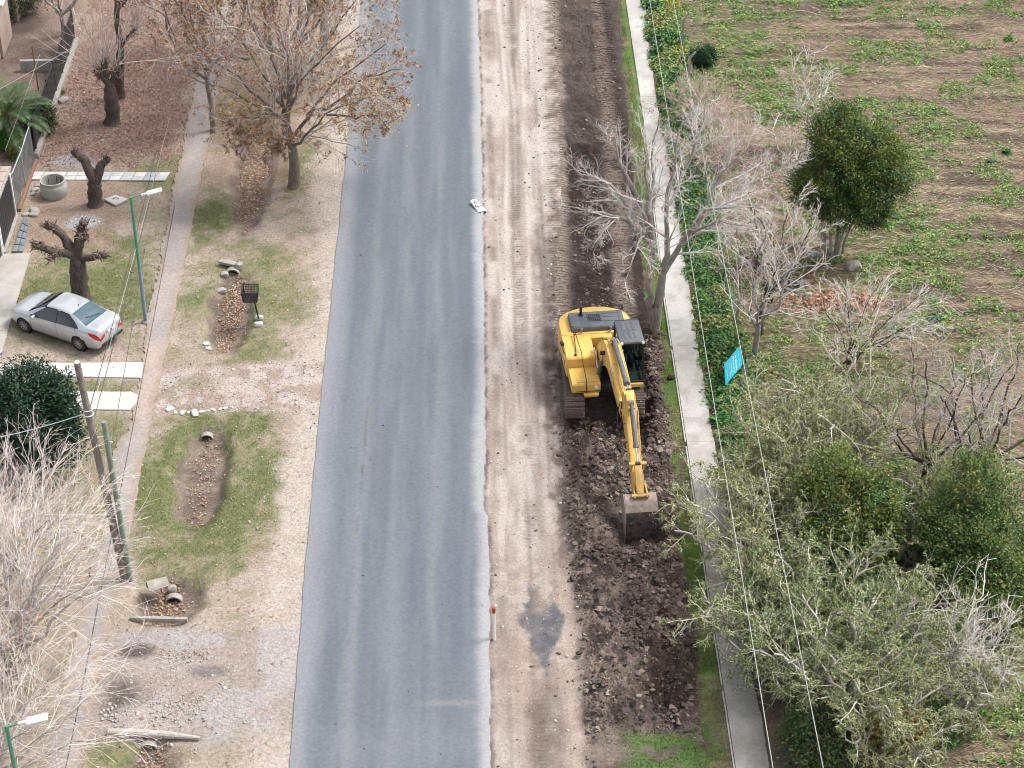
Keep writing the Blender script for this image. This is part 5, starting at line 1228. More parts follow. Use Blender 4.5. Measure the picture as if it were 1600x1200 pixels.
U(MB().tube([(-1.50, .1, 1.95), (-1.62, .02, 2.05), (-1.60, -.1, 2.0), (-1.54, -.15, 1.85)], .014, 6).box((-1.58, .28, 2.06), (.10, .22, .14), (0, .3, .2), .02), 'side_mirror', M_black)
for kk, (a, b_) in enumerate((((-1.389, .1, 1.55), 0),)):
    em = MB(); em.box((-1.530, -.05, 1.62), (.006, .20, .30), (R(20), 0, 0)); U(em, 'emblem', M_white)
    em = MB(); em.prism([(-.22, 1.34), (-.08, 1.52), (.02, 1.42)], -1.536, -1.528, 'x'); U(em, 'emblem', M_red)
# cab
cx0, cx1, yb, yf0, yf1, z0, z1 = .46, 1.41, .28, -1.58, -1.22, 1.16, 2.93
cab = MB(); r_ = .045
def bar(a, b, w=.07): 
    a = Vector(a); b = Vector(b); d = b - a; cab.box((a + b) / 2, (w, w, d.length + w * .3), d.to_track_quat('Z', 'Y').to_matrix().to_4x4(), .012, 1)
for x in (cx0 + .04, cx1 - .04):
    bar((x, yf0, 1.3), (x, yf1, z1 - .06), .075); bar((x, yb - .04, z0), (x, yb - .04, z1 - .05), .08); bar((x, -.55, z0), (x, -.55, z1 - .05), .06); bar((x, yf1, z1 - .06), (x, yb - .04, z1 - .06)); bar((x, yf0, z0 + .1), (x, yb, z0 + .1), .09)
bar((cx0, yf0, 1.34), (cx1, yf0, 1.34), .06); bar((cx0, yf1, z1 - .07), (cx1, yf1, z1 - .07)); bar((cx0, yb - .04, z1 - .07), (cx1, yb - .04, z1 - .07)); bar((cx0, yb - .03, 1.9), (cx1, yb - .03, 1.9)); bar((cx0 + .05, -1.505, 1.70), (cx1 - .05, -1.505, 1.70), .035)
cabo = U(cab, 'cab', M_black)
rf = MB(); rf.box(((cx0 + cx1) / 2, (yb + yf1) / 2 - .04, z1 + .02), (cx1 - cx0 + .06, yb - yf1 + .12, .10), bev=.035, seg=3, taper=(.94, .95))
for sx in (-.2, 0, .2): rf.box(((cx0 + cx1) / 2 + sx, -.2, z1 + .072), (.13, .55, .02), bev=.008); rf.box(((cx0 + cx1) / 2 + sx, -.82, z1 + .072), (.13, .45, .02), bev=.008)
rf.box(((cx0 + cx1) / 2, yb - .02, z1 + .075), (cx1 - cx0 - .1, .05, .03), bev=.01)
U(rf, 'roof', M_hood, cabo)
for x in (cx0 + .06, cx1 - .06): U(MB().cyl((x, yf1 - .06, z1 + .02), (x, yf1 - .13, z1), .055, seg=14).ball((x, yf1 - .12, z1), .055, 2, (1, .5, 1)), 'work_light', M_lampw, cabo)
U(MB().quad((cx0 + .07, yf0 + .02, 1.36), (cx1 - .07, yf0 + .02, 1.36), (cx1 - .07, yf1 + .01, z1 - .1), (cx0 + .07, yf1 + .01, z1 - .1)), 'windshield', M_cabglass, cabo)
for x in (cx0 + .04, cx1 - .04):
    U(MB().quad((x, yf0 + .06, 1.4), (x, -.6, 1.4), (x, -.6, z1 - .1), (x, yf1 + .05, z1 - .1)), 'side_window', M_cabglass, cabo)
    U(MB().quad((x, -.5, 1.4), (x, yb - .1, 1.4), (x, yb - .1, z1 - .1), (x, -.5, z1 - .1)), 'side_window', M_cabglass, cabo)
U(MB().quad((cx0 + .08, yb - .04, 1.95), (cx1 - .08, yb - .04, 1.95), (cx1 - .08, yb - .04, z1 - .1), (cx0 + .08, yb - .04, z1 - .1)), 'rear_window', M_cabglass, cabo)
U(MB().box(((cx0 + cx1) / 2, yf0 - .02, 1.17), (cx1 - cx0 - .06, .12, .20), bev=.045), 'front_panel', M_yel, cabo)
U(MB().box(((cx0 + cx1) / 2, -.62, 1.14), (cx1 - cx0 - .12, 1.7, .06)), 'cab_floor', simple('green_floor_mat', (.05, .075, .065), .8), cabo)
se = MB(); se.box((.95, -.22, 1.58), (.52, .52, .16), bev=.06); se.box((.95, .06, 1.95), (.50, .14, .70), (R(-8), 0, 0), .06); se.box((.95, -.2, 1.34), (.34, .4, .34), bev=.03); U(se, 'seat', M_black, cabo)
for sx in (-.33, .33): U(MB().box((.95 + sx, -.3, 1.66), (.14, .46, .18), bev=.03).tube([(.95 + sx, -.5, 1.74), (.95 + sx, -.53, 1.92)], [.018, .028], 8), 'joystick_console', M_black, cabo)
U(MB().tube([(cx1 + .02, yf1, 2.5), (cx1 + .14, yf1 - .12, 2.5), (cx1 + .14, yf1 - .14, 2.35)], .014, 6).box((cx1 + .15, yf1 - .15, 2.28), (.16, .05, .26), (0, 0, .2), .02), 'side_mirror', M_black, cabo)
U(MB().tube([(cx1 + .03, -1.4, 1.4), (cx1 + .09, -1.38, 1.5), (cx1 + .09, -1.2, 2.4), (cx1 + .03, -1.15, 2.5)], .016, 6), 'handrail', M_black, cabo)
# boom
BX = .03
prof = [(.12, 1.92), (-.35, 2.42), (-1.0, 2.98), (-1.65, 3.38), (-2.25, 3.52), (-3.1, 3.48), (-4.4, 3.33), (-5.6, 3.20), (-5.98, 3.14), (-6.08, 3.0), (-5.98, 2.84), (-5.5, 2.82), (-4.4, 2.80), (-3.3, 2.84), (-2.65, 2.78), (-2.05, 2.52), (-1.3, 1.98), (-.65, 1.58), (-.2, 1.50), (.1, 1.62)]
bo = MB(); bo.prism(prof, BX - .27, BX + .27, 'x', .015)
boom = U(bo, 'boom', M_yel)
# raised edge flanges of the box section
fl = MB()
for sx in (-.275, .275):
    fl.tube([(BX + sx, y, z) for y, z in prof[:9]], .022, 6); fl.tube([(BX + sx, y, z) for y, z in prof[10:19]], .022, 6)
U(fl, 'flange', M_yel2, boom)
lines = MB()
for k, dx in enumerate((-.10, -.04, .02)):
    lines.tube([(BX + dx, .0, 2.15 + .03), (BX + dx, -.35, 2.48), (BX + dx, -1.0, 3.04), (BX + dx, -1.65, 3.44), (BX + dx, -2.25, 3.58), (BX + dx, -3.1, 3.54), (BX + dx, -4.4, 3.39), (BX + dx, -5.3, 3.29)], .022, 6)
lines.tube([(BX + .15, -.5, 2.6), (BX + .17, -1.2, 3.2), (BX + .17, -1.8, 3.5), (BX + .12, -2.3, 3.66)], .02, 6)
for y, z in ((-1.0, 3.04), (-1.9, 3.5), (-3.4, 3.52)): lines.box((BX - .02, y, z + .02), (.34, .06, .04), (R(-20) if y > -2 else 0, 0, 0), .008)
U(lines, 'pipes', M_yel2, boom)
hs_ = MB()
for k in range(4): hs_.tube([(BX - .14 + .08 * k, .25, 1.7), (BX - .15 + .08 * k, -.05, 2.35 + .03 * k), (BX - .12 + .07 * k, -.5, 2.68), (BX - .10 + .06 * k, -1.0, 3.05)], .024, 6)
U(hs_, 'hoses', M_hose, boom)
U(MB().cyl((BX - .46, -1.95, 3.02), (BX + .46, -1.95, 3.02), .075, seg=14), 'pin', M_black, boom)
em = MB(); em.prism([(-3.15, 3.25), (-3.35, 3.32), (-3.95, 3.16), (-3.95, 3.05)], BX - .279, BX - .2745, 'x'); U(em, 'emblem', M_white, boom)
em = MB(); em.prism([(-3.95, 3.14), (-4.3, 3.0), (-4.0, 2.98)], BX - .280, BX - .2745, 'x'); U(em, 'emblem', M_red, boom)
em = MB()
for k in range(3): em.prism([(-3.30 - .19 * k, 3.16), (-3.42 - .19 * k, 3.20), (-3.44 - .19 * k, 3.08), (-3.34 - .19 * k, 3.08)], BX - .2825, BX - .2795, 'x')
U(em, 'emblem_letters', M_black, boom)
U(MB().box((BX - .13, -2.62, 3.18), (.2, .3, .012), (R(0), R(90), 0)), 'label_plate', M_white, boom)
def hyd(name, a, b, r, frac, parent, rr=.045):
    a = Vector(a); b = Vector(b); m = a.lerp(b, frac)
    mb = MB(); mb.cyl(a, m, r, seg=18); mb.cyl(m.lerp(a, .05), m.lerp(b, .06), r * 1.25, seg=18); mb.cyl(a - Vector((r * 1.2, 0, 0)), a + Vector((r * 1.2, 0, 0)), r * 1.1, seg=14)
    o = U(mb, name, M_cylg, parent)
    U(MB().cyl(m, b, rr, seg=14), 'rod', M_chrome, o); U(MB().cyl(b - Vector((r * 1.1, 0, 0)), b + Vector((r * 1.1, 0, 0)), r, seg=14), 'rod_eye', M_black, o)
    return o
for sx in (-.36, .36): hyd('boom_cylinder', (BX + sx, -1.05, 1.28), (BX + sx, -1.95, 3.02), .085, .62, ex)
U(MB().box((BX - .1, -2.18, 3.60), (.05, .3, .26), bev=.01).box((BX + .16, -2.18, 3.60), (.05, .3, .26), bev=.01), 'cylinder_bracket', M_yel2, boom)
hyd('stick_cylinder', (BX + .03, -2.2, 3.72), (BX + .03, -5.62, 3.78), .10, .86, ex)
# stick
A = np.array([-5.9, 3.0]); Bt = np.array([-8.4, 1.5]); d_ = (Bt - A) / np.linalg.norm(Bt - A); n_ = np.array([d_[1], -d_[0]])
q = lambda a, b_: tuple(A + d_ * a + n_ * b_)
LS = np.linalg.norm(Bt - A)
sp = [q(-.42, .74), q(-.62, .62), q(-.36, .0), q(-.18, -.2), q(.2, -.27), q(1.2, -.24), q(LS - .05, -.14), q(LS + .14, 0), q(LS, .15), q(1.6, .28), q(.75, .42), q(.1, .62)]
st_ = MB(); st_.prism(sp[::-1], BX - .19, BX + .19, 'x', .012); stick = U(st_, 'stick', M_yel)
U(MB().box((BX, *q(-.28, .70)), (.30, .34, .30), (math.atan2(-d_[1], -d_[0]) * 0 + R(31), 0, 0), .03), 'stick_head', M_yel, stick)
fl = MB()
for sx in (-.195, .195): fl.tube([(BX + sx, *p) for p in (sp[1], sp[2], sp[3], sp[4], sp[5], sp[6])], .018, 6); fl.tube([(BX + sx, *p) for p in (sp[0], sp[11], sp[10], sp[9], sp[8])], .018, 6)
U(fl, 'flange', M_yel2, stick)
U(MB().cyl((BX - .3, *A), (BX + .3, *A), .10, seg=16), 'pin', M_black, stick)
U(MB().tube([(BX - .24, -5.5, 3.25), (BX - .42, -5.9, 3.05), (BX - .47, -6.5, 2.45), (BX - .40, -6.95, 2.25), (BX - .20, -7.0, 2.5)], .022, 8).tube([(BX - .22, -5.6, 3.3), (BX - .30, -6.0, 3.1), (BX - .30, -6.3, 2.75), (BX - .18, -6.4, 2.9)], .02, 8), 'hoses', M_hose, stick)
U(MB().tube([(BX + .2, *q(-.3, .5)), (BX + .26, *q(.2, .55)), (BX + .22, *q(.9, .5)), (BX + .2, *q(1.7, .36))], .02, 6).tube([(BX - .2, *q(.9, .3)), (BX - .21, *q(1.9, .2)), (BX - .2, *q(2.4, .1))], .02, 6), 'pipes', M_yel2, stick)
hyd('bucket_cylinder', (BX, *q(.0, .86)), (BX, *q(2.25, .52)), .085, .72, ex)
U(MB().box((BX - .1, *q(.05, .72)), (.04, .3, .3), (R(31), 0, 0), .01).box((BX + .1, *q(.05, .72)), (.04, .3, .3), (R(31), 0, 0), .01), 'cylinder_bracket', M_yel, stick)
# linkage and bucket
lk = MB(); Lc = q(2.25, .52); D = (-8.86, 1.42)
for sx in (-.2, .2):
    a = Vector((BX + sx, *q(2.28, .02))); b_ = Vector((BX + sx, *Lc)); lk.box((a + b_) / 2, (.05, .15, (b_ - a).length + .14), (b_ - a).to_track_quat('Z', 'Y').to_matrix().to_4x4(), .02)
a = Vector((BX, *Lc)); b_ = Vector((BX, *D)); lk.box((a + b_) / 2, (.26, .12, (b_ - a).length + .12), (b_ - a).to_track_quat('Z', 'X').to_matrix().to_4x4() @ Matrix.Rotation(R(90), 4, 'Z'), .02)
for p in (Lc, D, tuple(Bt)): lk.cyl((BX - .32, *p), (BX + .32, *p), .07, seg=14)
U(lk, 'linkage', M_yel2)
bp = [(-8.66, 1.38), (-8.90, 1.31), (-9.09, 1.12), (-9.22, .86), (-9.30, .52), (-9.34, .14), (-9.32, -.22), (-9.26, -.55)]
bw = .60; bk = MB()
def plate_strip(mb, pts, x0, x1, th):
    inn = []
    for i, p in enumerate(pts):
        a = Vector(pts[max(i - 1, 0)]); b_ = Vector(pts[min(i + 1, len(pts) - 1)]); t = (b_ - a).normalized(); inn.append((p[0] - t.y * th * -1, p[1] + t.x * th * -1))
    mb.prism(list(pts) + inn[::-1], x0, x1, 'x')
plate_strip(bk, bp[2:], BX + .02 - bw, BX + .02 + bw, -.035)
bucket = U(bk, 'bucket', M_soiled)
tp_ = MB(); plate_strip(tp_, bp[:3] + [(-9.20, .92)], BX + .02 - bw - .002, BX + .02 + bw + .002, -.045); U(tp_, 'top_plate', M_worn, bucket)
for sx in (-bw, bw):
    sd_ = MB(); sd_.prism(bp + [(-8.86, -.15), (-8.46, .55), (-8.40, 1.22)], BX + .02 + sx - .022, BX + .02 + sx + .022, 'x'); U(sd_, 'side_plate', M_worn if sx < 0 else M_soiled, bucket)
for sx in (-.12, .12):
    er = MB(); er.prism([(-8.42, 1.20), (-8.92, 1.28), (-8.95, 1.42), (-8.84, 1.52), (-8.45, 1.60), (-8.32, 1.56)], BX + .02 + sx * 1.9 - .025, BX + .02 + sx * 1.9 + .025, 'x'); U(er, 'bucket_ear', M_yel2, bucket)
for k in range(5): U(MB().box((BX + .02 - .5 + .25 * k, -9.22, -.66), (.09, .08, .28), (R(12), 0, 0), .015), 'tooth', M_mudsteel, bucket)
for k in range(3): U(MB().box((BX + .02 - .4 + .4 * k, -9.325, .30), (.06, .04, .5), (R(0), 0, 0), .01), 'wear_strip', M_soiled, bucket)
# ------------------------------------------------------------------ the operator
M_cloth = simple('blue_workwear', (.035, .065, .13), .85, var=.15, vscale=9); M_skin = simple('skin', (.42, .25, .17), .6); M_hat = simple('grey_felt', (.23, .21, .19), .9, var=.3, vscale=20); M_boot = simple('boots', (.03, .025, .02), .7)
def person_mesh(J, E, name, cloth, skin_r, boot=True):
    me = bpy.data.meshes.new(name); me.from_pydata([j[0] for j in J], E, []); o = bpy.data.objects.new(name, me); COL.objects.link(o)
    m = o.modifiers.new('s', 'SKIN'); sk = me.skin_vertices[0].data if me.skin_vertices else None
    if sk is None:
        bpy.context.view_layer.update()
    for i, j in enumerate(J): me.skin_vertices[0].data[i].radius = (j[1], j[2] if len(j) > 2 else j[1])
    me.skin_vertices[0].data[0].use_root = True
    o.modifiers.new('b', 'SUBSURF').levels = 2
    o.modifiers['b'].render_levels = 2
    dg = bpy.context.evaluated_depsgraph_get(); e = o.evaluated_get(dg); m2 = bpy.data.meshes.new_from_object(e)
    bpy.data.objects.remove(o); return m2
pw = EX + UP @ Vector((.95, -.2, 1.70))
pr = tag(empty('person', pw, R(5.5)), 'seated operator in blue workwear and grey brimmed hat inside the excavator cab', 'person')
J = [((0, 0, 0), .17, .14), ((0, .02, .22), .16, .12), ((0, .03, .42), .18, .125), ((0, .02, .54), .07), ((0, 0, .61), .058), ((0, -.02, .69), .085, .10), ((0, -.02, .79), .085, .10),
     ((.17, .02, .45), .075), ((.25, -.02, .24), .055), ((.28, -.24, .16), .042), ((.30, -.32, .17), .036), ((-.17, .02, .45), .075), ((-.25, -.02, .24), .055), ((-.28, -.24, .16), .042), ((-.30, -.32, .17), .036),
     ((.10, -.06, -.02), .10), ((.13, -.42, .02), .075), ((.13, -.46, -.30), .055), ((.13, -.50, -.42), .045), ((.13, -.64, -.45), .04),
     ((-.10, -.06, -.02), .10), ((-.13, -.42, .02), .075), ((-.13, -.46, -.30), .055), ((-.13, -.50, -.42), .045), ((-.13, -.64, -.45), .04)]
Ed = [(0, 1), (1, 2), (2, 3), (3, 4), (4, 5), (5, 6), (2, 7), (7, 8), (8, 9), (9, 10), (2, 11), (11, 12), (12, 13), (13, 14), (0, 15), (15, 16), (16, 17), (17, 18), (18, 19), (0, 20), (20, 21), (21, 22), (22, 23), (23, 24)]
pm = person_mesh(J, Ed, 'body', M_cloth, 0)
for m in (M_cloth, M_skin, M_boot): pm.materials.append(m)
for p in pm.polygons:
    c = p.center; p.use_smooth = True
    p.material_index = 1 if (c.z > .56 or (c.y < -.24 and abs(c.x) > .22 and c.z > .08)) else (2 if c.z < -.36 else 0)
body = link('body', pm, pr)
fa = MB(); fa.ball((0, -.125, .72), .022, 1, (.7, 1.1, 1.3))
for sx in (-1, 1): fa.ball((.034 * sx, -.112, .755), .014, 1); fa.ball((.092 * sx, -.01, .735), .024, 1, (.5, .9, 1.3))
fa.build('face', M_skin, pr); MB().box((0, -.118, .672), (.045, .012, .012), bev=.004).build('mouth', simple('lips', (.30, .13, .10), .6), pr)
for sx in (-1, 1):
    hd_ = MB()
    for k in range(4):
        x0 = .30 * sx + (k - 1.5) * .019; hd_.tube([(x0, -.35, .185), (x0, -.40, .20), (x0, -.42, .175), (x0 - .0, -.40, .150 - .004 * k)], [.011, .0105, .010, .008], 6)
    hd_.tube([(.30 * sx - .035 * sx, -.33, .175), (.30 * sx - .055 * sx, -.37, .18), (.30 * sx - .045 * sx, -.405, .165)], [.013, .012, .009], 6); hd_.build('fingers', M_skin, pr)
ht = MB(); ht.cyl((0, -.02, .80), (0, -.02, .812), .19, .18, 24); ht.cyl((0, -.02, .812), (0, -.02, .90), .115, .09, 20); ht.build('hat', M_hat, pr)

# ================================================================== CAR
def lathe(mb, prof, axis_y=0, seg=32, c=(0, 0, 0)):
    """revolve (y, r) about the y axis"""
    rings = [[mb.bm.verts.new((c[0] + r * math.cos(2 * math.pi * k / seg), c[1] + y, c[2] + r * math.sin(2 * math.pi * k / seg))) for k in range(seg)] for y, r in prof]
    fs = []
    for i in range(len(rings) - 1):
        for k in range(seg): fs.append(mb.bm.faces.new((rings[i][k], rings[i][(k + 1) % seg], rings[i + 1][(k + 1) % seg], rings[i + 1][k])))
    bmesh.ops.recalc_face_normals(mb.bm, faces=fs); return mb
M_silver = simple('silver_paint', (.50, .525, .55), .25, metal=.40, var=.015, vscale=2, coat=.6)
M_carglass = glass('car_glass', (.035, .05, .055), .2); M_rglass = simple('rear_glass_sky_tint', (.032, .085, .115), .08, var=.15, vscale=2, spec=.8)  # rear glass: reflected sky painted in as teal base colour
M_carin = simple('dark_cabin', (.02, .02, .022), .8); M_alloy = simple('alloy_rim', (.42, .42, .43), .35, metal=.7)
M_tail = simple('tail_lamp', (.50, .015, .02), .2, coat=.5); M_plast = simple('black_trim', (.02, .02, .022), .5); M_headl = simple('head_lamp', (.55, .58, .6), .12, coat=1)
car = tag(empty('parked_car', (-17.05, 72.06, 0.0), R(150)), 'silver four-door sedan parked on the lawn beside the concrete driveway', 'car')
car.scale = (1.055, 1.055, 1.055)
CP = lambda x, pts: float(np.interp(x, [p[0] for p in pts], [p[1] for p in pts]))
def smoothi(x, pts):
    xs = [p[0] for p in pts]; i = max(0, min(len(xs) - 2, int(np.searchsorted(xs, x)) - 1)); t = np.clip((x - xs[i]) / (xs[i + 1] - xs[i]), 0, 1)
    y = [p[1] for p in pts]; m0 = (y[i + 1] - y[max(i - 1, 0)]) / (xs[i + 1] - xs[max(i - 1, 0)]); m1 = (y[min(i + 2, len(y) - 1)] - y[i]) / (xs[min(i + 2, len(xs) - 1)] - xs[i]); h = xs[i + 1] - xs[i]
    return (2 * t**3 - 3 * t**2 + 1) * y[i] + (t**3 - 2 * t**2 + t) * h * m0 + (-2 * t**3 + 3 * t**2) * y[i + 1] + (t**3 - t**2) * h * m1
ztop = [(-2.31, .78), (-2.27, .98), (-2.18, 1.075), (-1.95, 1.10), (-1.62, 1.13), (-1.25, 1.29), (-.9, 1.425), (-.5, 1.485), (-.1, 1.50), (.3, 1.455), (.7, 1.27), (1.12, 1.02), (1.4, .965), (1.8, .885), (2.1, .77), (2.26, .62), (2.31, .52)]
zbelt = [(-2.31, .72), (-2.2, .93), (-1.6, 1.0), (-1.0, .985), (0, .945), (1.0, .90), (1.5, .86), (2.0, .76), (2.25, .60), (2.31, .50)]
hw = [(-2.31, .66), (-2.22, .76), (-2.0, .83), (-1.5, .875), (-.5, .895), (.6, .895), (1.4, .88), (1.9, .81), (2.15, .70), (2.28, .52), (2.31, .42)]
rw = [(-2.31, .55), (-2.0, .70), (-1.62, .68), (-1.2, .59), (-.7, .575), (0, .585), (.4, .60), (.8, .66), (1.12, .74), (1.5, .74), (1.9, .66), (2.2, .50), (2.31, .36)]
zsill = [(-2.31, .42), (-2.2, .28), (-1.8, .22), (1.8, .2), (2.15, .22), (2.31, .34)]
XS = sorted(set(list(np.round(np.linspace(-2.31, 2.31, 78), 3))))
def section(x):
    w, b, t, r, s = smoothi(x, hw), smoothi(x, zbelt), smoothi(x, ztop), smoothi(x, rw), CP(x, zsill)
    t = max(t, b + .012)
    h = t - b
    return [(w * .90, s), (w * .965, s + .10), (w * .985, s + (b - s) * .40), (w * 1.0, s + (b - s) * .62), (w * .995, s + (b - s) * .82), (w * .965, b - .02), (w * .95, b), (w * .95 + (r - w * .95) * .5, b + h * .50), (r + .018, b + h * .86), (r - .03, b + h * .95), (r * .72, b + h * .985), (r * .38, t), (0, t)]
SEC = [section(x) for x in XS]; NR = len(SEC[0])
WHX = (-1.335, 1.375); WR = .375
bm = bmesh.new(); grid = {}
for sgn in (1, -1):
    for i, x in enumerate(XS):
        for j, (y, z) in enumerate(SEC[i]):
            if j == NR - 1 and sgn == -1: grid[(i, j, -1)] = grid[(i, j, 1)]; continue
            px, pz = x, z
            if j < 6:
                for wx in WHX:
                    d = math.hypot(px - wx, pz - .31)
                    if WR * .72 < d < WR * 1.13 and pz < .80: f = WR / d; px = wx + (px - wx) * f; pz = .31 + (pz - .31) * f
            grid[(i, j, sgn)] = bm.verts.new((px, sgn * y, pz))
parts = {k: [] for k in ('body', 'windshield', 'rear_window', 'side_window_f', 'side_window_r', 'hole')}
def region(i, j):
    x = (XS[i] + XS[i + 1]) / 2
    if j >= 8 and .30 < x < 1.14: return 'windshield'
    if j >= 9 and -1.64 < x < -.93: return 'rear_window'
    if j in (6, 7):
        lim = 0.0
        if -.26 < x < (.72 if j == 6 else .34): return 'hole'
        if (-1.12 if j == 6 else -.86) < x < -.36: return 'hole'
    return 'body'
for sgn in (1, -1):
    for i in range(len(XS) - 1):
        for j in range(NR - 1):
            x = (XS[i] + XS[i + 1]) / 2; z = (SEC[i][j][1] + SEC[i][j + 1][1]) / 2
            if j < 6 and any(math.hypot(x - wx, z - .31) < WR * .93 for wx in WHX): continue
            v = [grid[(i, j, sgn)], grid[(i + 1, j, sgn)], grid[(i + 1, j + 1, sgn)], grid[(i, j + 1, sgn)]]
            if len({q_.index for q_ in v}) < 0: continue
            vv = list(dict.fromkeys(v))
            try: f = bm.faces.new(vv if sgn == -1 else vv[::-1])
            except ValueError: continue
            parts[region(i, j)].append((f, sgn))
    for i in (0, len(XS) - 1):
        pass
for i in (0, len(XS) - 1):
    loop_ = [grid[(i, j, 1)] for j in range(NR)] + [grid[(i, j, -1)] for j in range(NR - 2, -1, -1)]
    f = bm.faces.new(loop_); parts['body'].append((f, 0))
bmesh.ops.recalc_face_normals(bm, faces=bm.faces)
bm.verts.index_update()
def sub_mesh(name, faces, mat, off=0.0, parent=car, smooth=50):
    vm = {}; vs_ = []; fs = []
    for f in faces:
        idx = []
        for v in f.verts:
            if v not in vm: vm[v] = len(vs_); vs_.append(tuple(v.co))
            idx.append(vm[v])
        fs.append(idx)
    me = bpy.data.meshes.new(name); me.from_pydata(vs_, [], fs); me.update(); me.materials.append(mat)
    me.polygons.foreach_set('use_smooth', np.ones(len(me.polygons), bool)); me.set_sharp_from_angle(angle=R(smooth))
    return link(name, me, parent)
cbody = sub_mesh('body', [f for f, s in parts['body']], M_silver)
sub_mesh('windshield', [f for f, s in parts['windshield']], M_carglass)
sub_mesh('rear_window', [f for f, s in parts['rear_window']], M_rglass)
for s in (1, -1):
    pass
bm.free()
def surf(x, f, s=1, off=.004):
    """point on the flank: f = row position"""
    sec = section(x); j = int(f); t = f - j; a, b_ = sec[j], sec[min(j + 1, NR - 1)]
    return Vector((x, s * (a[0] + (b_[0] - a[0]) * t + off), a[1] + (b_[1] - a[1]) * t))
def pane(x0, x1, topf, s, n=22, m=6):
    mb = MB(); xs_ = np.linspace(x0, x1, n); vv = []
    for x in xs_:
        t = topf(x); vv.append([mb.bm.verts.new(surf(x, 6.04 + max(t, .03) * k / m, s, .008)) for k in range(m + 1)])
    for i in range(n - 1):
        for k in range(m): mb.bm.faces.new((vv[i][k], vv[i + 1][k], vv[i + 1][k + 1], vv[i][k + 1]))
    return mb.build('side_window', M_carglass, car)
arch = lambda x: 1.86 * max(0, 1 - max(0, (x - .28) / .80) ** 1.35) * max(0, 1 - max(0, (-.80 - x) / .62) ** 1.7)
for s in (1, -1):
    pane(-.275, 1.03, arch, s); pane(-1.36, -.335, arch, s)
    MB().tube([surf(-.305, 6.0 + 1.9 * k / 5, s, .006) for k in range(6)], .022, 6).build('door_pillar', M_plast, cbody)
    for x, r0, r1 in ((.98, 1.0, 6.0), (-.31, 0.6, 6.2), (-1.18, 3.0, 6.2)):
        MB().tube([surf(x - (.10 if x < -1 else 0) * (1 - k / 8), r0 + (r1 - r0) * k / 8, s, .001) for k in range(9)], .006, 5).build('door_seam', M_plast, cbody)
    MB().tube([surf(.96 - .21 * k, .85, s, .001) for k in range(11)], .006, 5).build('sill_seam', M_plast, cbody)
    for x in (-.12, -1.0): MB().box(surf(x, 4.6, s, .02), (.19, .035, .035), bev=.012).build('door_handle', M_silver, cbody)
    MB().box(surf(.74, 6.1, s, .12) + Vector((0, 0, .03)), (.11, .21, .14), (0, 0, s * .25), .04, 3).build('side_mirror', M_silver, car)
    MB().tube([surf(x, 6.03, s, .006) for x in np.linspace(.95, -1.3, 12)], .010, 5).build('window_trim', M_plast, cbody)
    tl = MB(); rows_ = []
    for x, f0, f1 in ((-1.86, 4.5, 5.0), (-1.96, 3.9, 5.5), (-2.08, 3.4, 5.6), (-2.18, 3.2, 5.5), (-2.25, 3.2, 5.2), (-2.30, 3.2, 5.0)):
        rows_.append([surf(x, f0 + (f1 - f0) * k / 3, s, .012) - Vector((.03 if x < -2.2 else 0, 0, 0)) for k in range(4)])
    rows_.append([Vector((-2.345, s * .44, .76 + .17 * k / 3)) for k in range(4)])
    rows_ = [[tl.bm.verts.new(p) for p in r_] for r_ in rows_]
    for i in range(len(rows_) - 1):
        for k in range(3): tl.bm.faces.new((rows_[i][k], rows_[i + 1][k], rows_[i + 1][k + 1], rows_[i][k + 1]))
    tl.build('tail_light', M_tail, car)
    hl = MB(); P_ = [surf(x, f, s, .010) for x, f in ((1.62, 5.7), (2.0, 5.9), (2.20, 5.2), (2.23, 4.2), (2.05, 4.3))]
    for tri in ((0, 1, 4), (1, 2, 4), (2, 3, 4)): hl.bm.faces.new([hl.bm.verts.new(P_[k]) for k in tri])
    hl.build('headlight', M_headl, car)
    for wx in WHX:
        w = lathe(MB(), [(-.10, .20), (-.105, .26), (-.09, .305), (-.06, .318), (.06, .318), (.09, .305), (.105, .26), (.10, .20)], seg=36, c=(wx, s * .785, .318)).build('wheel', M_rubber, car)
        rm = lathe(MB(), [(.095, .215), (.085, .205), (.0, .20), (-.02, .0)] if s > 0 else [(-.095, .215), (-.085, .205), (0, .20), (.02, .0)], seg=32, c=(wx, s * .785, .318)).build('rim', M_plast, w)
        sp_ = MB()
        for k in range(10):
            a = 2 * math.pi * k / 10; d = Vector((math.cos(a), 0, math.sin(a))); sp_.tube([Vector((wx, s * .865, .318)) + d * .03, Vector((wx, s * .872, .318)) + d * .205], [.020, .024], 4)
        lathe(sp_, [(s * .085, .195), (s * .100, .216), (s * .085, .222)], seg=32, c=(wx, s * .785, .318)); sp_.cyl((wx, s * .84, .318), (wx, s * .885, .318), .04, seg=12); sp_.build('spokes', M_alloy, w)
        lathe(MB(), [(s * -.22, .0), (s * -.22, .34), (s * .0, .36), (s * .04, .372)], seg=28, c=(wx, s * .80, .325)).build('wheel_well', M_carin, car)
MB().box((0, 0, .30), (4.2, 1.45, .14)).build('underbody', M_carin, car)
cab_ = MB(); cab_.box((-.15, 0, .72), (2.3, 1.5, .5)); 
for x in (.15, -.85):
    for y in (-.38, .38): cab_.box((x, y, 1.05), (.16, .46, .5), (0, R(-12), 0), .06); cab_.box((x - .02, y, 1.30), (.1, .24, .16), bev=.04)
cab_.box((.85, 0, .96), (.35, 1.35, .10), bev=.04); cab_.build('interior', M_carin, car)
MB().box((-2.318, 0, .87), (.012, .54, .15)).build('number_plate_recess', M_silver, car); MB().box((-2.327, 0, .87), (.012, .42, .12)).build('number_plate', M_white, car)
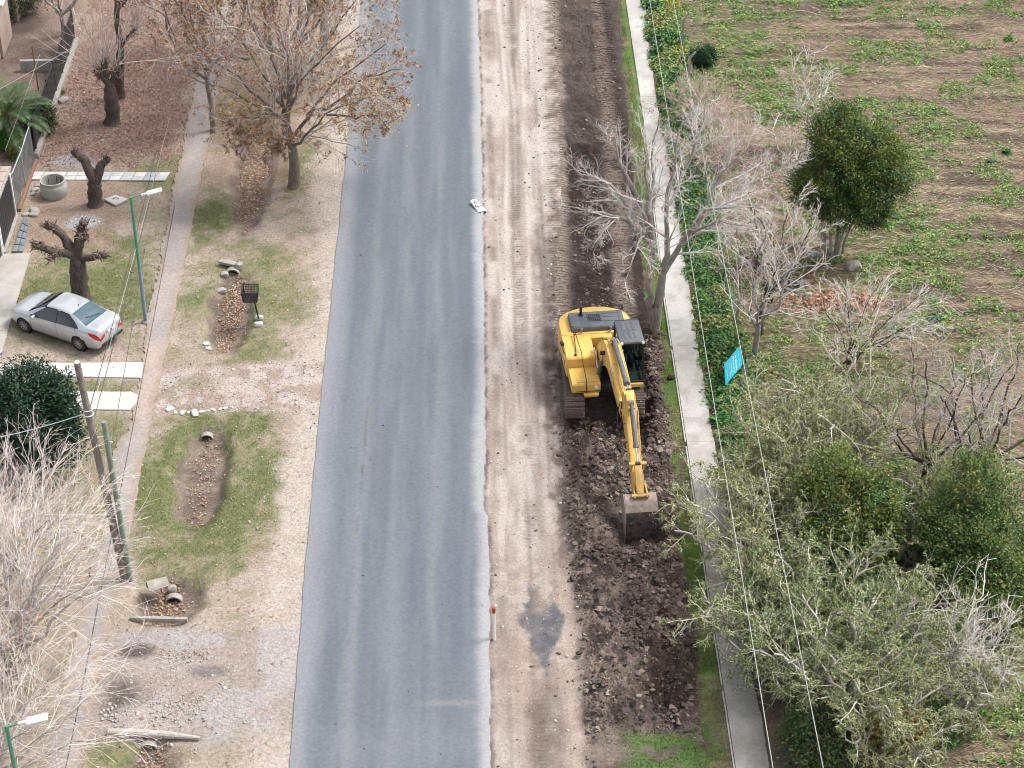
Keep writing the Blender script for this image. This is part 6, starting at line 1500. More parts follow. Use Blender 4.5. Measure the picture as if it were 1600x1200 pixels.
em = MB(); em.box((-2.336, .03, .87), (.008, .10, .07)); em.build('plate_letters', M_plast, car)
bmp = MB(); bmp.box((-2.29, 0, .43), (.12, 1.25, .12), bev=.04); bmp.build('bumper_trim', M_plast, car)
MB().tube([(-2.20, y, 1.088 - abs(y) ** 2 * .03) for y in np.linspace(-.68, .68, 9)], .016, 6).build('boot_lip', M_silver, car)
MB().cyl((-.80, 0, 1.44), (-.83, 0, 1.50), .025, .012, 10).build('aerial', M_plast, car)
MB().tube([(-1.58, -.30, 1.165), (-1.48, 0.05, 1.215), (-1.38, .34, 1.255)], .010, 5).build('wiper', M_plast, car)
MB().tube([(1.02, -.6, 1.075), (.92, .0, 1.145)], .010, 5).build('wiper', M_plast, car)
# ================================================================== STREET FURNITURE
M_green = simple('green_paint', (.04, .27, .15), .5, var=.15, vscale=3, dirt=(.12, .22, .17), dscale=2, damt=.4)
M_bluegrey = simple('blue_grey_paint', (.19, .25, .31), .6, var=.2, vscale=4)
M_galv = simple('lamp_housing', (.62, .70, .72), .4, var=.08, vscale=6)
M_wood = bark('weathered_wood', (.27, .24, .215), (.11, .093, .083))
M_palegreen = simple('pale_green_wood', (.22, .30, .24), .85, var=.3, vscale=5, dirt=(.16, .14, .12), dscale=3, damt=.5)
M_conc2 = simple('old_concrete', (.35, .33, .30), .92, var=.2, vscale=5, dirt=(.22, .20, .18), dscale=3, damt=.5, bump=.01, bscale=30)
M_wire_d = simple('dark_cable', (.05, .05, .052), .6); M_wire_l = simple('pale_cable', (.36, .36, .34), .6)
M_rust = simple('rusty_wood', (.21, .125, .08), .85, var=.3, vscale=8)
M_dark = simple('dark_fence_metal', (.035, .036, .038), .6, var=.3, vscale=5)
M_hole = simple('opening_shade', (.03, .026, .024), .95)
def lamp(label, base, hz, heading, ln, green_from=.45):
    root = tag(empty('street_lamp', base), label, 'street lamp', 'street lamps by the footpath')
    MB().tube([(0, 0, -.2), (0, 0, hz * green_from)], [.085, .075], 14).build('lower_post', M_bluegrey, root)
    MB().tube([(0, 0, hz * green_from), (0, 0, hz - .05), (0, 0, hz)], [.066, .055, .05], 14).cyl((0, 0, hz * green_from - .03), (0, 0, hz * green_from + .05), .08, seg=14).build('post', M_green, root)
    d = Vector((math.cos(heading), math.sin(heading), .16)).normalized()
    a0 = Vector((0, 0, hz - .04)); a1 = a0 + d * ln
    MB().tube([a0, a0 + d * .1, a1], [.035, .032, .03], 10).build('arm', M_green, root)
    z = d; M = d.to_track_quat('X', 'Z').to_matrix().to_4x4()
    hm = MB(); hm.box((.42, 0, .0), (.62, .30, .075), bev=.03, seg=3); hm.box((.02, 0, 0), (.3, .10, .09), bev=.03); hm.bm.transform(M); hm.bm.transform(Matrix.Translation(a1)); hd = hm.build('lamp_head', M_galv, root)
    h2 = MB(); h2.box((.44, 0, -.042), (.46, .22, .012)); h2.bm.transform(M); h2.bm.transform(Matrix.Translation(a1)); h2.build('lens', M_lampw, hd)
    MB().ball((0, 0, .02), .15, 2, (1.3, 1.1, .5)).build('footing', M_conc2, root)
    return root
lamp('tall green and blue-grey street lamp standing at the footpath edge near the silver car', gp(228, 503), 6.0, R(14), .55)
lb = gp(10, 1134, 6.0); lamp('green street lamp rising among the pale bare twigs at the near end of the footpath', Vector((lb.x, lb.y, 0)), 6.0, R(10), .45, .3)
# utility pole and its shorter neighbour
b = gp(196, 905); t = yp(120, 566, b.y + .2)
up_ = tag(empty('utility_pole', b), 'tall grey wooden utility pole leaning over the driveway slabs', 'utility pole')
MB().tube([Vector((0, 0, -.3)), (t - b) * .5, t - b], [.145, .13, .11], 16).build('shaft', M_wood, up_)
MB().cyl((t - b), (t - b) + Vector((0, 0, .05)), .10, .06, 12).build('cap', M_white, up_)
e = (t - b) * .775
MB().tube([e + Vector((.17 * math.cos(a), .17 * math.sin(a), 0)) for a in np.linspace(0, 6.28, 17)], .018, 6).tube([e + Vector((.18 * math.cos(a), .18 * math.sin(a), .22)) for a in np.linspace(0, 6.28, 17)], .014, 6).build('band', M_galv, up_)
WP = b + e
b2 = gp(204, 905); t2 = yp(162, 659, b2.y + .1)
gpole = tag(empty('pole', b2), 'shorter pole with flaking pale green paint next to the tall wooden one', 'pole')
MB().tube([Vector((0, 0, -.3)), (t2 - b2) * .5, t2 - b2], [.10, .096, .088], 12).build('shaft', M_palegreen, gpole)
pe = MB()
for k in range(4): pe.cyl((t2 - b2) * (.55 + .11 * k) + Vector((.05, 0, 0)), (t2 - b2) * (.55 + .11 * k) + Vector((.19, -.03, 0)), .018, seg=6)
pe.build('climbing_peg', M_galv, gpole)['kind'] = 'stuff'
def wire(label, a, b, sag, r, mat, group, name='cable', n=28):
    a = Vector(a); b = Vector(b); pts = [a.lerp(b, k / n) - Vector((0, 0, sag * 4 * (k / n) * (1 - k / n))) for k in range(n + 1)]
    o = tag(empty(name, a), label, 'cable', group); 
    MB().tube([p - a for p in pts], r, 5, False).build('strand', mat, o); return o
# two cables along the sidewalk
for lab, u0, u1, Z in (('pale overhead cable hanging above the sidewalk', 1210, 1017, 7.2), ('pale overhead cable passing over the evergreens and weedy strip', 1289, 1054, 7.2)):
    sagz = .35
    A = gp(u0, 1200, Z); B = gp(u1, 0, Z); d = (B - A); wire(lab, A - d * .35, B + d * .6, sagz, .014, M_wire_l, 'cables over the sidewalk')
far = lambda u, v, Y: yp(u, v, Y)
wires = [('dark overhead cable running from the wooden pole above the lamp post', WP + Vector((.1, 0, .3)), far(262, 160, 96), .25, .015, M_wire_d), ('pale thicker cable running from the wooden pole along the footpath', WP + Vector((.12, .05, .1)), far(278, 130, 97), .2, .008, M_wire_l),
         ('dark cable beside the pale one above the footpath edge', WP + Vector((.2, 0, -.1)), far(270, 150, 97), .3, .014, M_wire_d), ('thin dark wire ending at a splice above the pale slabs', yp(170, 720, 57), far(255, 200, 96), .25, .012, M_wire_d),
         ('low dark wire hanging straight above the footpath', yp(150, 960, 52), far(312, 100, 98), .3, .015, M_wire_d), ('black cable sweeping down over the grey rubble crossing', yp(152, 950, 52), yp(96, 1230, 45.5), .1, .018, M_wire_d),
         ('dark cable behind the bare willow twigs', yp(82, 1040, 51), yp(48, 1140, 47), .05, .014, M_wire_d)]
for lab, a, b_, sg, r, m in wires: wire(lab, a, b_, sg, r, m, 'power cables by the footpath')
wire('grey service wire leaving the wooden pole toward the dark round bush', WP + Vector((-.15, 0, 0)), yp(-40, 690, 56.5), .1, .013, M_galv, 'power cables by the footpath')
wire('pale wire crossing the palm fronds toward the house', yp(-30, 155, 88), yp(192, 25, 95), .1, .012, M_wire_l, 'service wires over the garden'); wire('pale wire slanting down over the garden hedge', yp(8, 235, 86), yp(62, 85, 90), .05, .012, M_wire_l, 'service wires over the garden')
# concrete fence posts with cranked tops
for lab, pb, pm_, pt in (('cranked concrete fence post standing in weeds beyond the tall bare tree', (1124, 432), (1133, 379), (1144, 372)), ('cranked concrete fence post half hidden in dry brush above the blue sign', (1147, 510), (1155, 469), (1168, 454)),
                         ('thick cranked concrete fence post right behind the blue sign', (1160, 637), (1164, 573), (1178, 556)), ('cranked concrete fence post by the far weeds under the cable', (1065, 75), (1068, 30), (1077, 19)), ('cranked concrete fence post beside the dark round shrub in the field', (1077, 125), (1078, 89), (1087, 81))):
    b = gp(*pb); m_ = yp(*pm_, b.y); tp = yp(*pt, b.y + .05)
    o = tag(empty('fence_post', b), lab, 'fence post', 'cranked concrete fence posts')
    MB().tube([Vector((0, 0, -.2)), m_ - b], .075, 4).build('shaft', M_conc2, o); MB().tube([m_ - b - Vector((0, 0, .05)), tp - b], [.072, .06], 4).build('cranked_arm', M_conc2, o)
b = gp(1153, 616); o = tag(empty('wooden_stake', b), 'weathered stake leaning against the thick post behind the blue sign', 'stake'); MB().tube([(0, 0, -.1), yp(1164, 572, b.y + .3) - b], [.07, .055], 6).build('shaft', M_conc2, o)
wire('thin fence wire strung between the cranked posts', gp(1133, 379, 1.6), yp(1164, 573, gp(1160, 637).y), .05, .006, M_wire_d, None, 'fence_wire')

# blue notice board lettered in white
M_cyan = simple('cyan_board', (.03, .48, .66), .45, var=.03); 
b = gp(1146, 612); o = tag(empty('notice_board', b), 'turquoise notice board with white lettering leaning at the sidewalk edge', 'sign')
P00, P10, P11, P01 = yp(1134, 602, 66.9), yp(1160, 570, 68.0), yp(1157, 540, 68.3), yp(1132, 570, 67.2)
n_b = (P10 - P00).cross(P01 - P00).normalized()
if n_b.y > 0: n_b = -n_b
mb = MB(); vs_a = [mb.bm.verts.new(p - b) for p in (P00, P10, P11, P01)]; vs_b = [mb.bm.verts.new(p - b - n_b * .03) for p in (P00, P10, P11, P01)]
mb.bm.faces.new(vs_a); mb.bm.faces.new(vs_b[::-1])
for k in range(4): mb.bm.faces.new((vs_a[k], vs_a[(k + 1) % 4], vs_b[(k + 1) % 4], vs_b[k]))
bmesh.ops.recalc_face_normals(mb.bm, faces=mb.bm.faces); board = mb.build('board', M_cyan, o, smooth=0)
lt = MB(); sp_at = lambda s, t: (P00.lerp(P10, s)).lerp(P01.lerp(P11, s), t) - b + n_b * .006
rr_ = random.Random(5)
for s0, wd, t0, t1, gl in ((.09, .035, .22, .62, .04), (.27, .032, .12, .80, .022), (.36, .032, .12, .84, .022), (.48, .07, .10, .88, .045), (.62, .07, .12, .86, .045), (.83, .024, .10, .86, .018)):
    t = t0
    while t < t1:
        w = gl * rr_.uniform(.6, 1.2)
        if rr_.random() < .86: lt.quad(sp_at(s0, t), sp_at(s0 + wd * rr_.uniform(.75, 1), t), sp_at(s0 + wd * rr_.uniform(.75, 1), t + w), sp_at(s0, t + w))
        t += w * 1.45
lt.build('lettering', M_white, board, smooth=0)['kind'] = 'stuff'
for (u, v), (u2, v2) in (((1119, 588), (1131, 574)), ((1127, 608), (1136, 599)), ((1151, 588), (1156, 576))):
    MB().tube([gp(u, v, .0) - b, yp(u2, v2, 67.1 if u < 1140 else 68.0) - b], .045, 6).build('stake', M_rust, o)
# white warning board propped at the asphalt edge
b = gp(750, 330); o = tag(empty('warning_board', b), 'white warning board with a black triangle propped at the edge of the asphalt', 'sign')
Q00, Q10 = gp(747, 332, .03) - b, gp(761, 329.5, .03) - b; Q01, Q11 = yp(734, 314, b.y + .62) - b, yp(743.5, 310.5, b.y + .70) - b
nq = (Q10 - Q00).cross(Q01 - Q00).normalized(); nq = nq if nq.z > 0 else -nq
def qat(s, t, off=.004): return Q00.lerp(Q10, s).lerp(Q01.lerp(Q11, s), t) + nq * (off + .05 * math.sin(math.pi * s) * .6)
mb = MB(); G = [[mb.bm.verts.new(qat(s / 6, t / 4, 0)) for s in range(7)] for t in range(5)]
for t in range(4):
    for s in range(6): mb.bm.faces.new((G[t][s], G[t][s + 1], G[t + 1][s + 1], G[t + 1][s]))
bo_ = mb.build('board', M_white, o); bo_.modifiers.new('thick', 'SOLIDIFY').thickness = .02
tr = MB()
def stroke(a, b_, w):
    n = 5
    for k in range(n):
        p = [(a[0] + (b_[0] - a[0]) * q_ / n, a[1] + (b_[1] - a[1]) * q_ / n) for q_ in (k, k + 1)]
        dx, dy = b_[0] - a[0], b_[1] - a[1]; L_ = math.hypot(dx, dy); ox, oy = -dy / L_ * w, dx / L_ * w
        tr.quad(*[qat(x, y, .014) for x, y in ((p[0][0] - ox, p[0][1] - oy), (p[1][0] - ox, p[1][1] - oy), (p[1][0] + ox, p[1][1] + oy), (p[0][0] + ox, p[0][1] + oy))])
for a, b_ in (((.15, .40), (.85, .40)), ((.85, .40), (.5, .93)), ((.5, .93), (.15, .40)), ((.5, .58), (.5, .74))): stroke(a, b_, .028)
tr.build('triangle_mark', M_black, bo_, smooth=0)
lg = MB()
for s in (.12, .88): lg.tube([qat(s, .85, -.02), Vector((qat(s, .85).x, qat(s, .85).y + .15, -.01))], .016, 6)
for s in (.2, .8): lg.box(qat(s, .0, -.03) + Vector((0, -.02, -.02)), (.10, .12, .05), bev=.01)
lg.build('prop', M_black, o)
# marker stake
b = gp(772, 997); o = tag(empty('marker_stake', b), 'slim white marker stake with a red tip at the edge of the dirt lane', 'stake'); hh = (yp(770, 950, b.y).z)
MB().tube([(0, 0, -.1), (0, 0, hh * .84)], .05, 8).build('shaft', M_white, o); MB().tube([(0, 0, hh * .84), (0, 0, hh)], .055, 8).build('tip', M_red, o)
b = gp(775, 947); o = link('white_scrap', MB().box((0, 0, .02), (.09, .07, .04), bev=.015).mesh('white_scrap', M_white)); o.location = b; tag(o, 'small white scrap beside the marker stake', 'litter')

# ------------------------------------------------------------------ drainage ditches: pipes, slabs, stones
def pipe(label, u, v, r, ln=.24, dz=-.22):
    b = gp(u, v, 0); b.z = float(h_ground(np.array([b.x]), np.array([b.y]))[0]) + dz * 0
    o = tag(empty('culvert_pipe', b), label, 'pipe', 'concrete culvert pipes')
    mb = MB(); n = 24
    for (y0, y1) in ((0, ln),):
        A = [[mb.bm.verts.new((rr * math.cos(2 * math.pi * k / n), yy, rr * .9 * math.sin(2 * math.pi * k / n) + r * .1)) for k in range(n)] for rr, yy in ((r, y1), (r, y0), (r * .84, y0), (r * .84, y1))]
        for a_, b_ in zip(A[:-1], A[1:]):
            for k in range(n): mb.bm.faces.new((a_[k], a_[(k + 1) % n], b_[(k + 1) % n], b_[k]))
    bmesh.ops.recalc_face_normals(mb.bm, faces=mb.bm.faces); mb.build('shell', M_conc2, o)
    MB().cyl((0, ln * .55, r * .1), (0, ln * .56, r * .1), r * .86, seg=20).build('inside', M_hole, o)  # near-black disc stands in for the shade deep in the pipe
    return o
pipe('culvert pipe mouth under a broken concrete slab above the basket ditch', 363, 425, .30)
pipe('culvert pipe mouth at the head of the long bare ditch in the green lawn', 322, 676, .26); pipe('culvert pipe beside broken pipe pieces above the small leaf-filled pit', 270, 930, .30); pipe('culvert pipe under the fallen beam at the near end of the verge', 231, 1163, .28)
def stone(name, label, cat, u, v, size, mat, seed, group=None, rz=0, z=None, rough=.1, sub=2, rx=0):
    g_ = np.random.default_rng(seed); b = gp(u, v, 0); b.z = float(h_ground(np.array([b.x]), np.array([b.y]))[0]) if z is None else z
    V = IV2.copy() if sub == 2 else IV.copy()
    V = np.sign(V) * np.abs(V) ** .6; V = V * (1 + rough * g_.normal(size=(len(V), 1)).clip(-1.5, 1.5)) * np.array(size) * .55
    me = np_mesh(name, V, IF2 if sub == 2 else IF, None, mat, True); me.set_sharp_from_angle(angle=R(40))
    o = link(name, me); o.location = b + Vector((0, 0, size[2] * .3)); o.rotation_euler = (rx, 0, rz)
    return tag(o, label, cat, group)
def slab_thing(name, label, cat, c, d, rz, mat, rx=0, ry=0, bev=.02):
    o = link(name, MB().box((0, 0, 0), d, bev=bev).mesh(name, mat)); o.location = c; o.rotation_euler = (rx, ry, rz); return tag(o, label, cat)
slab_thing('concrete_slab', 'broken pale concrete slab lying over the culvert mouth', 'slab', gp(359, 413, .08) + Vector((0, 0, .05)), (.95, .28, .14), R(-24), M_conc2)
stone('stone', 'upright pale stone wedged at the end of the broken slab', 'stone', 374, 419, (.35, .25, .5), M_conc2, 1, rz=.6); stone('stone', 'grey stone on the bank left of the culvert mouth', 'stone', 351, 428, (.3, .3, .25), M_conc2, 2); stone('stone', 'lone grey stone lower on the bank of the basket ditch', 'stone', 345, 447, (.42, .3, .22), M_conc2, 3, rz=.3)
stone('stone', 'small white stone at the low end of the basket ditch', 'stone', 322, 536, (.26, .2, .14), M_white_conc, 4); stone('stone', 'second white stone at the low end of the basket ditch, nearer the road lawn', 'stone', 325, 543, (.26, .18, .12), M_white_conc, 5)
bk_ = gp(250, 921); o = tag(empty('broken_pipe', bk_), 'broken grey concrete pipe piece lying above the leaf-filled pit', 'pipe'); mb = MB()
A = [[mb.bm.verts.new((-.42 + .72 * j, rr * math.cos(a), .12 + rr * math.sin(a))) for a in np.linspace(-.5, 2.6, 12)] for rr, j in ((.30, 0), (.30, 1), (.24, 1), (.24, 0))]
for q_ in range(4):
    a_, b_ = A[q_], A[(q_ + 1) % 4]
    for k in range(11): mb.bm.faces.new((a_[k], a_[k + 1], b_[k + 1], b_[k]))
for a_ in (0, 11): mb.bm.faces.new([A[q_][a_] for q_ in range(4)])
bmesh.ops.recalc_face_normals(mb.bm, faces=mb.bm.faces); mb.build('shell', M_conc2, o); o.rotation_euler = (0, 0, .35)
stone('concrete_chunk', 'angular concrete chunk touching the broken pipe piece', 'stone', 268, 913, (.32, .22, .4), M_conc2, 7, rz=.5)
slab_thing('kerb_beam', 'thin pale concrete kerb closing the leaf-filled pit', 'kerb', gp(248, 968, .0), (2.0, .13, .2), R(-3), M_conc2)
lo_ = tag(empty('fallen_log', gp(170, 1147)), 'long weathered log lying across the verge above the last culvert', 'log'); e_ = gp(313, 1155) - gp(170, 1147)
MB().tube([Vector((0, 0, .10)), e_ * .33 + Vector((0, 0, .13)), e_ * .66 + Vector((0, 0, .11)), e_ + Vector((0, 0, .06))], [.11, .135, .12, .05], 10).build('trunk', B_pale, lo_)
# row of whitewashed stones
rr_ = random.Random(3)
for k, (u, v, w) in enumerate(((265, 639, .42), (274, 644, .25), (285, 644, .38), (294, 643, .2), (304, 645, .5), (316, 643, .32), (325, 641, .22), (333, 639, .28), (344, 638, .2), (352, 637, .25), (361, 635, .2))):
    stone('white_stone', ['big flat whitewashed stone at the lamp side end of the row above the long ditch', 'little whitewashed stone second in the row above the long ditch', 'whitewashed stone third in the row, counting from the footpath', 'tiny whitewashed stone just before the biggest of the row', 'biggest whitewashed stone of the row above the long ditch', 'whitewashed stone touching the biggest one on its road side', 'small whitewashed stone sixth to seventh along the row, counting from the footpath', 'whitewashed stone eighth in the row, counting from the footpath', 'small whitewashed stone third from the road end of the row', 'whitewashed stone next to last at the road end of the row', 'last small whitewashed stone at the road end of the row'][k], 'stone', u, v, (w * .8, w * .5, w * .25), M_white_conc, 30 + k, 'row of whitewashed stones', rr_.random() * 3)
for k, (u, v, w) in enumerate(((158, 1114, .22), (164, 1118, .25), (171, 1112, .2), (176, 1118, .18), (168, 1109, .2), (180, 1103, .28), (160, 1124, .18), (172, 1124, .16), (216, 1114, .3), (205, 1067, .22))):
    pass
RB = [(158, 1114, .13), (164, 1118, .15), (171, 1112, .12), (176, 1118, .11), (168, 1109, .12), (180, 1103, .14), (160, 1124, .11), (172, 1124, .10), (216, 1114, .14), (205, 1067, .12)] + [(158 + 26 * rr_.random(), 1104 + 24 * rr_.random(), .05 + .06 * rr_.random()) for k in range(26)] + [(235 + 90 * rr_.random(), 1085 + 45 * rr_.random(), .035 + .045 * rr_.random()) for k in range(140)] + [(250 + 80 * rr_.random(), 1010 + 25 * rr_.random(), .035 + .05 * rr_.random()) for k in range(60)]
V, F, c = lumps(np.array([tuple(gp(u, v, .0)) for u, v, w in RB]), np.array([w * .5 for u, v, w in RB]), pick([(.46, .42, .395), (.38, .34, .32)], [1, 1], len(RB), .12), rng, .6, 1, .15); tag(link('rubble', np_mesh('rubble', V, F, c, M_clod)), 'pale broken stones strewn over the grey crossing', 'rubble', kind='stuff')
# rubbish basket on a post
b = gp(405, 499); o = tag(empty('litter_basket', b), 'black wire litter basket on a slim black post above the ditch', 'litter basket')
H_ = yp(396, 466, b.y).z; bx, by = -.28, 0; MB().tube([(0, 0, -.1), (-.16, 0, H_)], .035, 8).build('post', M_black, o)
fr = MB(); W_, D_, Hb = .66, .70, .46
for z, sc_ in ((0, .86), (Hb, 1)):
    c4 = [(bx + sx * W_ / 2 * sc_, by + sy * D_ / 2 * sc_, H_ + z) for sx, sy in ((-1, -1), (1, -1), (1, 1), (-1, 1))]
    for k in range(4): fr.tube([c4[k], c4[(k + 1) % 4]], .022, 5)
for sx, sy in ((-1, -1), (1, -1), (1, 1), (-1, 1)): fr.tube([(bx + sx * W_ / 2 * .86, by + sy * D_ / 2 * .86, H_), (bx + sx * W_ / 2, by + sy * D_ / 2, H_ + Hb)], .02, 5)
fr.tube([(bx + .03, by - D_ / 2, H_ + Hb), (bx + .03, by + D_ / 2, H_ + Hb)], .022, 5); bf = fr.build('frame', M_black, o)
ms = MB()
for k in range(10):
    f = -1 + 2 * (k + .5) / 10
    for sy in (-1, 1): ms.tube([(bx + f * W_ / 2 * .86, by + sy * D_ / 2 * .86, H_), (bx + f * W_ / 2, by + sy * D_ / 2, H_ + Hb)], .010, 4)
    for sx in (-1, 1): ms.tube([(bx + sx * W_ / 2 * .86, by + f * D_ / 2 * .86, H_), (bx + sx * W_ / 2, by + f * D_ / 2, H_ + Hb)], .010, 4)
for z in (.12, .24, .36):
    s_ = .86 + .14 * z / Hb; c4 = [(bx + sx * W_ / 2 * s_, by + sy * D_ / 2 * s_, H_ + z) for sx, sy in ((-1, -1), (1, -1), (1, 1), (-1, 1))]
    for k in range(4): ms.tube([c4[k], c4[(k + 1) % 4]], .010, 4)
ms.box((bx, by, H_ + .01), (W_ * .86, D_ * .86, .02)); ms.build('mesh', M_black, o)['kind'] = 'stuff'
for u, v, w, lab in ((405, 497, .34, 'whitish concrete lump at the foot of the litter basket post'), (404, 508, .36, 'whitish concrete lump lying just below the basket post footing')): stone('concrete_lump', lab, 'stone', u, v, (w, w * .7, .2), M_white_conc, int(u + v))
# ------------------------------------------------------------------ by the stumps: well ring, cover slab, stones
b = gp(83, 312); o = tag(empty('well_ring', b + Vector((0, .45, 0))), 'grey cast concrete well ring standing open by the tile path', 'well ring'); mb = MB(); n = 36
A = [[mb.bm.verts.new((rr * math.cos(2 * math.pi * k / n), rr * math.sin(2 * math.pi * k / n), zz)) for k in range(n)] for rr, zz in ((.52, -.05), (.60, .12), (.62, .45), (.59, .62), (.575, .64), (.575, .80), (.52, .80), (.52, .05))]
for a_, b_ in zip(A[:-1], A[1:]):
    for k in range(n): mb.bm.faces.new((a_[k], a_[(k + 1) % n], b_[(k + 1) % n], b_[k]))
mb.bm.faces.new(A[-1]); bmesh.ops.recalc_face_normals(mb.bm, faces=mb.bm.faces); mb.build('ring', simple('ring_concrete', (.40, .40, .375), .9, var=.15, vscale=3, dirt=(.28, .27, .24), dscale=2.5, damt=.5), o)
ir = MB()
for a in (2.2, 1.4, .9): ir.tube([(.515 * math.cos(a) , .515 * math.sin(a), .35), (.47 * math.cos(a), .47 * math.sin(a), .40), (.47 * math.cos(a), .47 * math.sin(a), .66), (.515 * math.cos(a), .515 * math.sin(a), .70)], .016, 6)
ir.build('rungs', M_dark, o)['kind'] = 'stuff'
lp = [gp(163, 314), gp(181, 307), gp(200, 313.5), gp(181, 323)]; c = sum(lp, Vector()) / 4; mb = MB(); mb.prism([(p.x - c.x, p.y - c.y) for p in lp], 0, .10, 'z', .012)
o = tag(empty('cover_slab', c), 'diamond-set square concrete cover slab beside the hollow stump', 'cover'); mb.build('slab', M_white_conc, o); MB().tube([(-.14, .0, .10), (-.1, .03, .15), (.08, .05, .15), (.14, .0, .10)], .016, 6).build('handle', M_dark, o)
for k, (u, v, w, lab) in enumerate(((60, 290, .3, 'pale stone just left of the well ring'), (55, 297, .35, 'flat stone beside the kerb near the well ring'), (52, 303, .28, 'small stone below the flat one near the gate'), (54, 330, .5, 'flat pale paving piece lying near the gate post'), (53, 336, .42, 'second flat paving piece by the slate tiles'), (40, 335, .32, 'rough block against the white gate post'), (100, 158, .55, 'concrete block beside the long kerb in the red leaves'), (83, 188, .35, 'small rounded stone by the end of the long kerb'))):
    stone('stone', lab, 'stone', u, v, (w, w * .7, w * .4), M_conc2, 80 + k, rz=k * .7)
# field odds: tyre, concrete blocks, stones
b = gp(1239, 452, .08); ty = lathe(MB(), [(-.10, .30), (-.12, .38), (-.09, .46), (0, .48), (.09, .46), (.12, .38), (.10, .30), (0, .28), (-.10, .30)], seg=30)
ty.bm.transform(Matrix.Rotation(R(90), 4, 'X')); o = link('old_tyre', ty.mesh('old_tyre', simple('faded_rubber', (.20, .19, .18), .85, var=.25, vscale=6))); o.location = b + Vector((0, 0, .1)); tag(o, 'faded old tyre lying flat at the end of the clay heap', 'tyre')
stone('concrete_block', 'squarish concrete block in the green weeds near the stems of the field evergreen', 'concrete block', 1334, 420, (.62, .45, .42), M_conc2, 101, rz=.2); stone('flat_rock', 'flat grey slab left of the bare stems of the field evergreen', 'rock', 1266, 400, (.8, .55, .22), simple('slate_rock', (.16, .16, .17), .85, var=.2, vscale=4), 102, rz=.4)
stone('stone', 'pale stone touching the old tyre', 'stone', 1256, 444, (.35, .3, .25), M_conc2, 103); stone('stone', 'rounded stone on the low side of the clay heap', 'stone', 1262, 473, (.28, .24, .2), M_conc2, 104); stone('white_stone', 'white stone on the grass strip opposite the bucket', 'stone', 1055, 760, (.22, .18, .14), M_white_conc, 105); stone('white_stone', 'flat white stone in the near dark soil', 'stone', 998, 1092, (.2, .14, .10), M_conc2, 106, z=.10)
for k, (u, v, lab) in enumerate(((1370, 38, 'pale fallen branch near the far field weeds'), (1262, 20, 'curved bare branch lying at the far field corner'), (1372, 372, 'thin stick lying on weeds right of the field evergreen'), (1290, 620, 'pale thin pole lying in front of the fanning bare shrub'))):
    b = gp(u, v, .06); a = (0.1, -.5, .05, -.35)[k]; L_ = (1.0, 1.4, .7, 2.2)[k]; o = tag(empty('fallen_branch', b), lab, 'branch'); MB().tube([(-L_ / 2 * math.cos(a), -L_ / 2 * math.sin(a), 0), (-.1, .08, .05), (L_ * .2, .02 + L_ * .2 * math.sin(a), .03), (L_ / 2 * math.cos(a), L_ / 2 * math.sin(a), .02)], [.035, .03, .025, .015], 6).build('stick', B_pale, o)
for k, (u, v, lab) in enumerate(((1097, 90, 'dark green rounded shrub beside a cranked post at the field edge'),)):
    b = gp(u, v + 12); evergreen('shrub', lab, b, [([b, b + Vector((0, 0, .4)), b + Vector((0, 0, .8))], .04, .02)], [(tuple(b + Vector((0, 0, .55))), (.62, .6, .55)), (tuple(b + Vector((.2, 0, .45))), (.5, .5, .45))], [(.02, .065, .022), (.03, .09, .03), (.015, .045, .02)], [2, 2, 1], 5000, 300, .10, 6, .08, 'shrub', gap=.2)

# ------------------------------------------------------------------ the house side: fence, gate, house, palm
XF = -20.85
kb = tag(empty('garden_fence', (XF, 87.0, 0)), 'dark metal garden fence on a pale kerb along the leaf-strewn yard', 'fence')
MB().box((.08, 6.2, .12), (.22, 12.6, .30), bev=.02).build('kerb', M_conc2, kb)
for k in range(7): MB().box((0, .4 + 2.0 * k, .95), (.07, .07, 1.9), bev=.008).build('post', M_dark, kb)
for k in range(6):
    y0 = .4 + 2.0 * k
    for z in (.35, 1.75): MB().box((0, y0 + 1, z), (.035, 1.9, .05)).build('rail', M_dark, kb)
    for j in range(9): MB().box((0, y0 + .12 + .22 * j, 1.05), (.02, .15, 1.42)).build('slat', M_dark, kb)
mf = tag(empty('mesh_fence', (XF, 82.0, 0)), 'sagging grey chain-link fence beside the well ring', 'fence')
mm = MB(); Lm, Hm = 4.6, 1.75
for k in range(-12, 34):
    for sg in (1, -1):
        y0 = k * .14; pts = []
        a = (y0, 0) if sg > 0 else (y0 + Hm, 0); 
        p0 = [a[0], .1]; p1 = [a[0] + sg * Hm, .1 + Hm]
        ya, yb_ = p0[0], p1[0]
        t0 = max(0, min(1, ((0 if sg > 0 else Lm) - ya) / (yb_ - ya))) if (ya < 0 if sg > 0 else ya > Lm) else 0; t1 = max(0, min(1, ((Lm if sg > 0 else 0) - ya) / (yb_ - ya))) if (yb_ > Lm if sg > 0 else yb_ < 0) else 1
        if t1 - t0 > .03: mm.tube([(.05 * math.sin(3 * (ya + (yb_ - ya) * t)), ya + (yb_ - ya) * t, .1 + Hm * t) for t in (t0, (t0 + t1) / 2, t1)], .008, 3, False)
mm.build('wire_mesh', simple('grey_wire', (.20, .21, .22), .5), mf)['kind'] = 'stuff'
for y in (0, 2.3, 4.6): MB().cyl((0, y, 0), (0, y, 2.0), .04, seg=8).build('post', M_conc2, mf)
MB().tube([(0, 0, 1.85), (.04, 2.3, 1.82), (0, 4.6, 1.85)], .016, 6).build('top_wire', M_galv, mf)
MB().box((.12, 2.3, .06), (.16, 4.7, .16), bev=.02).build('kerb', M_rust, mf)
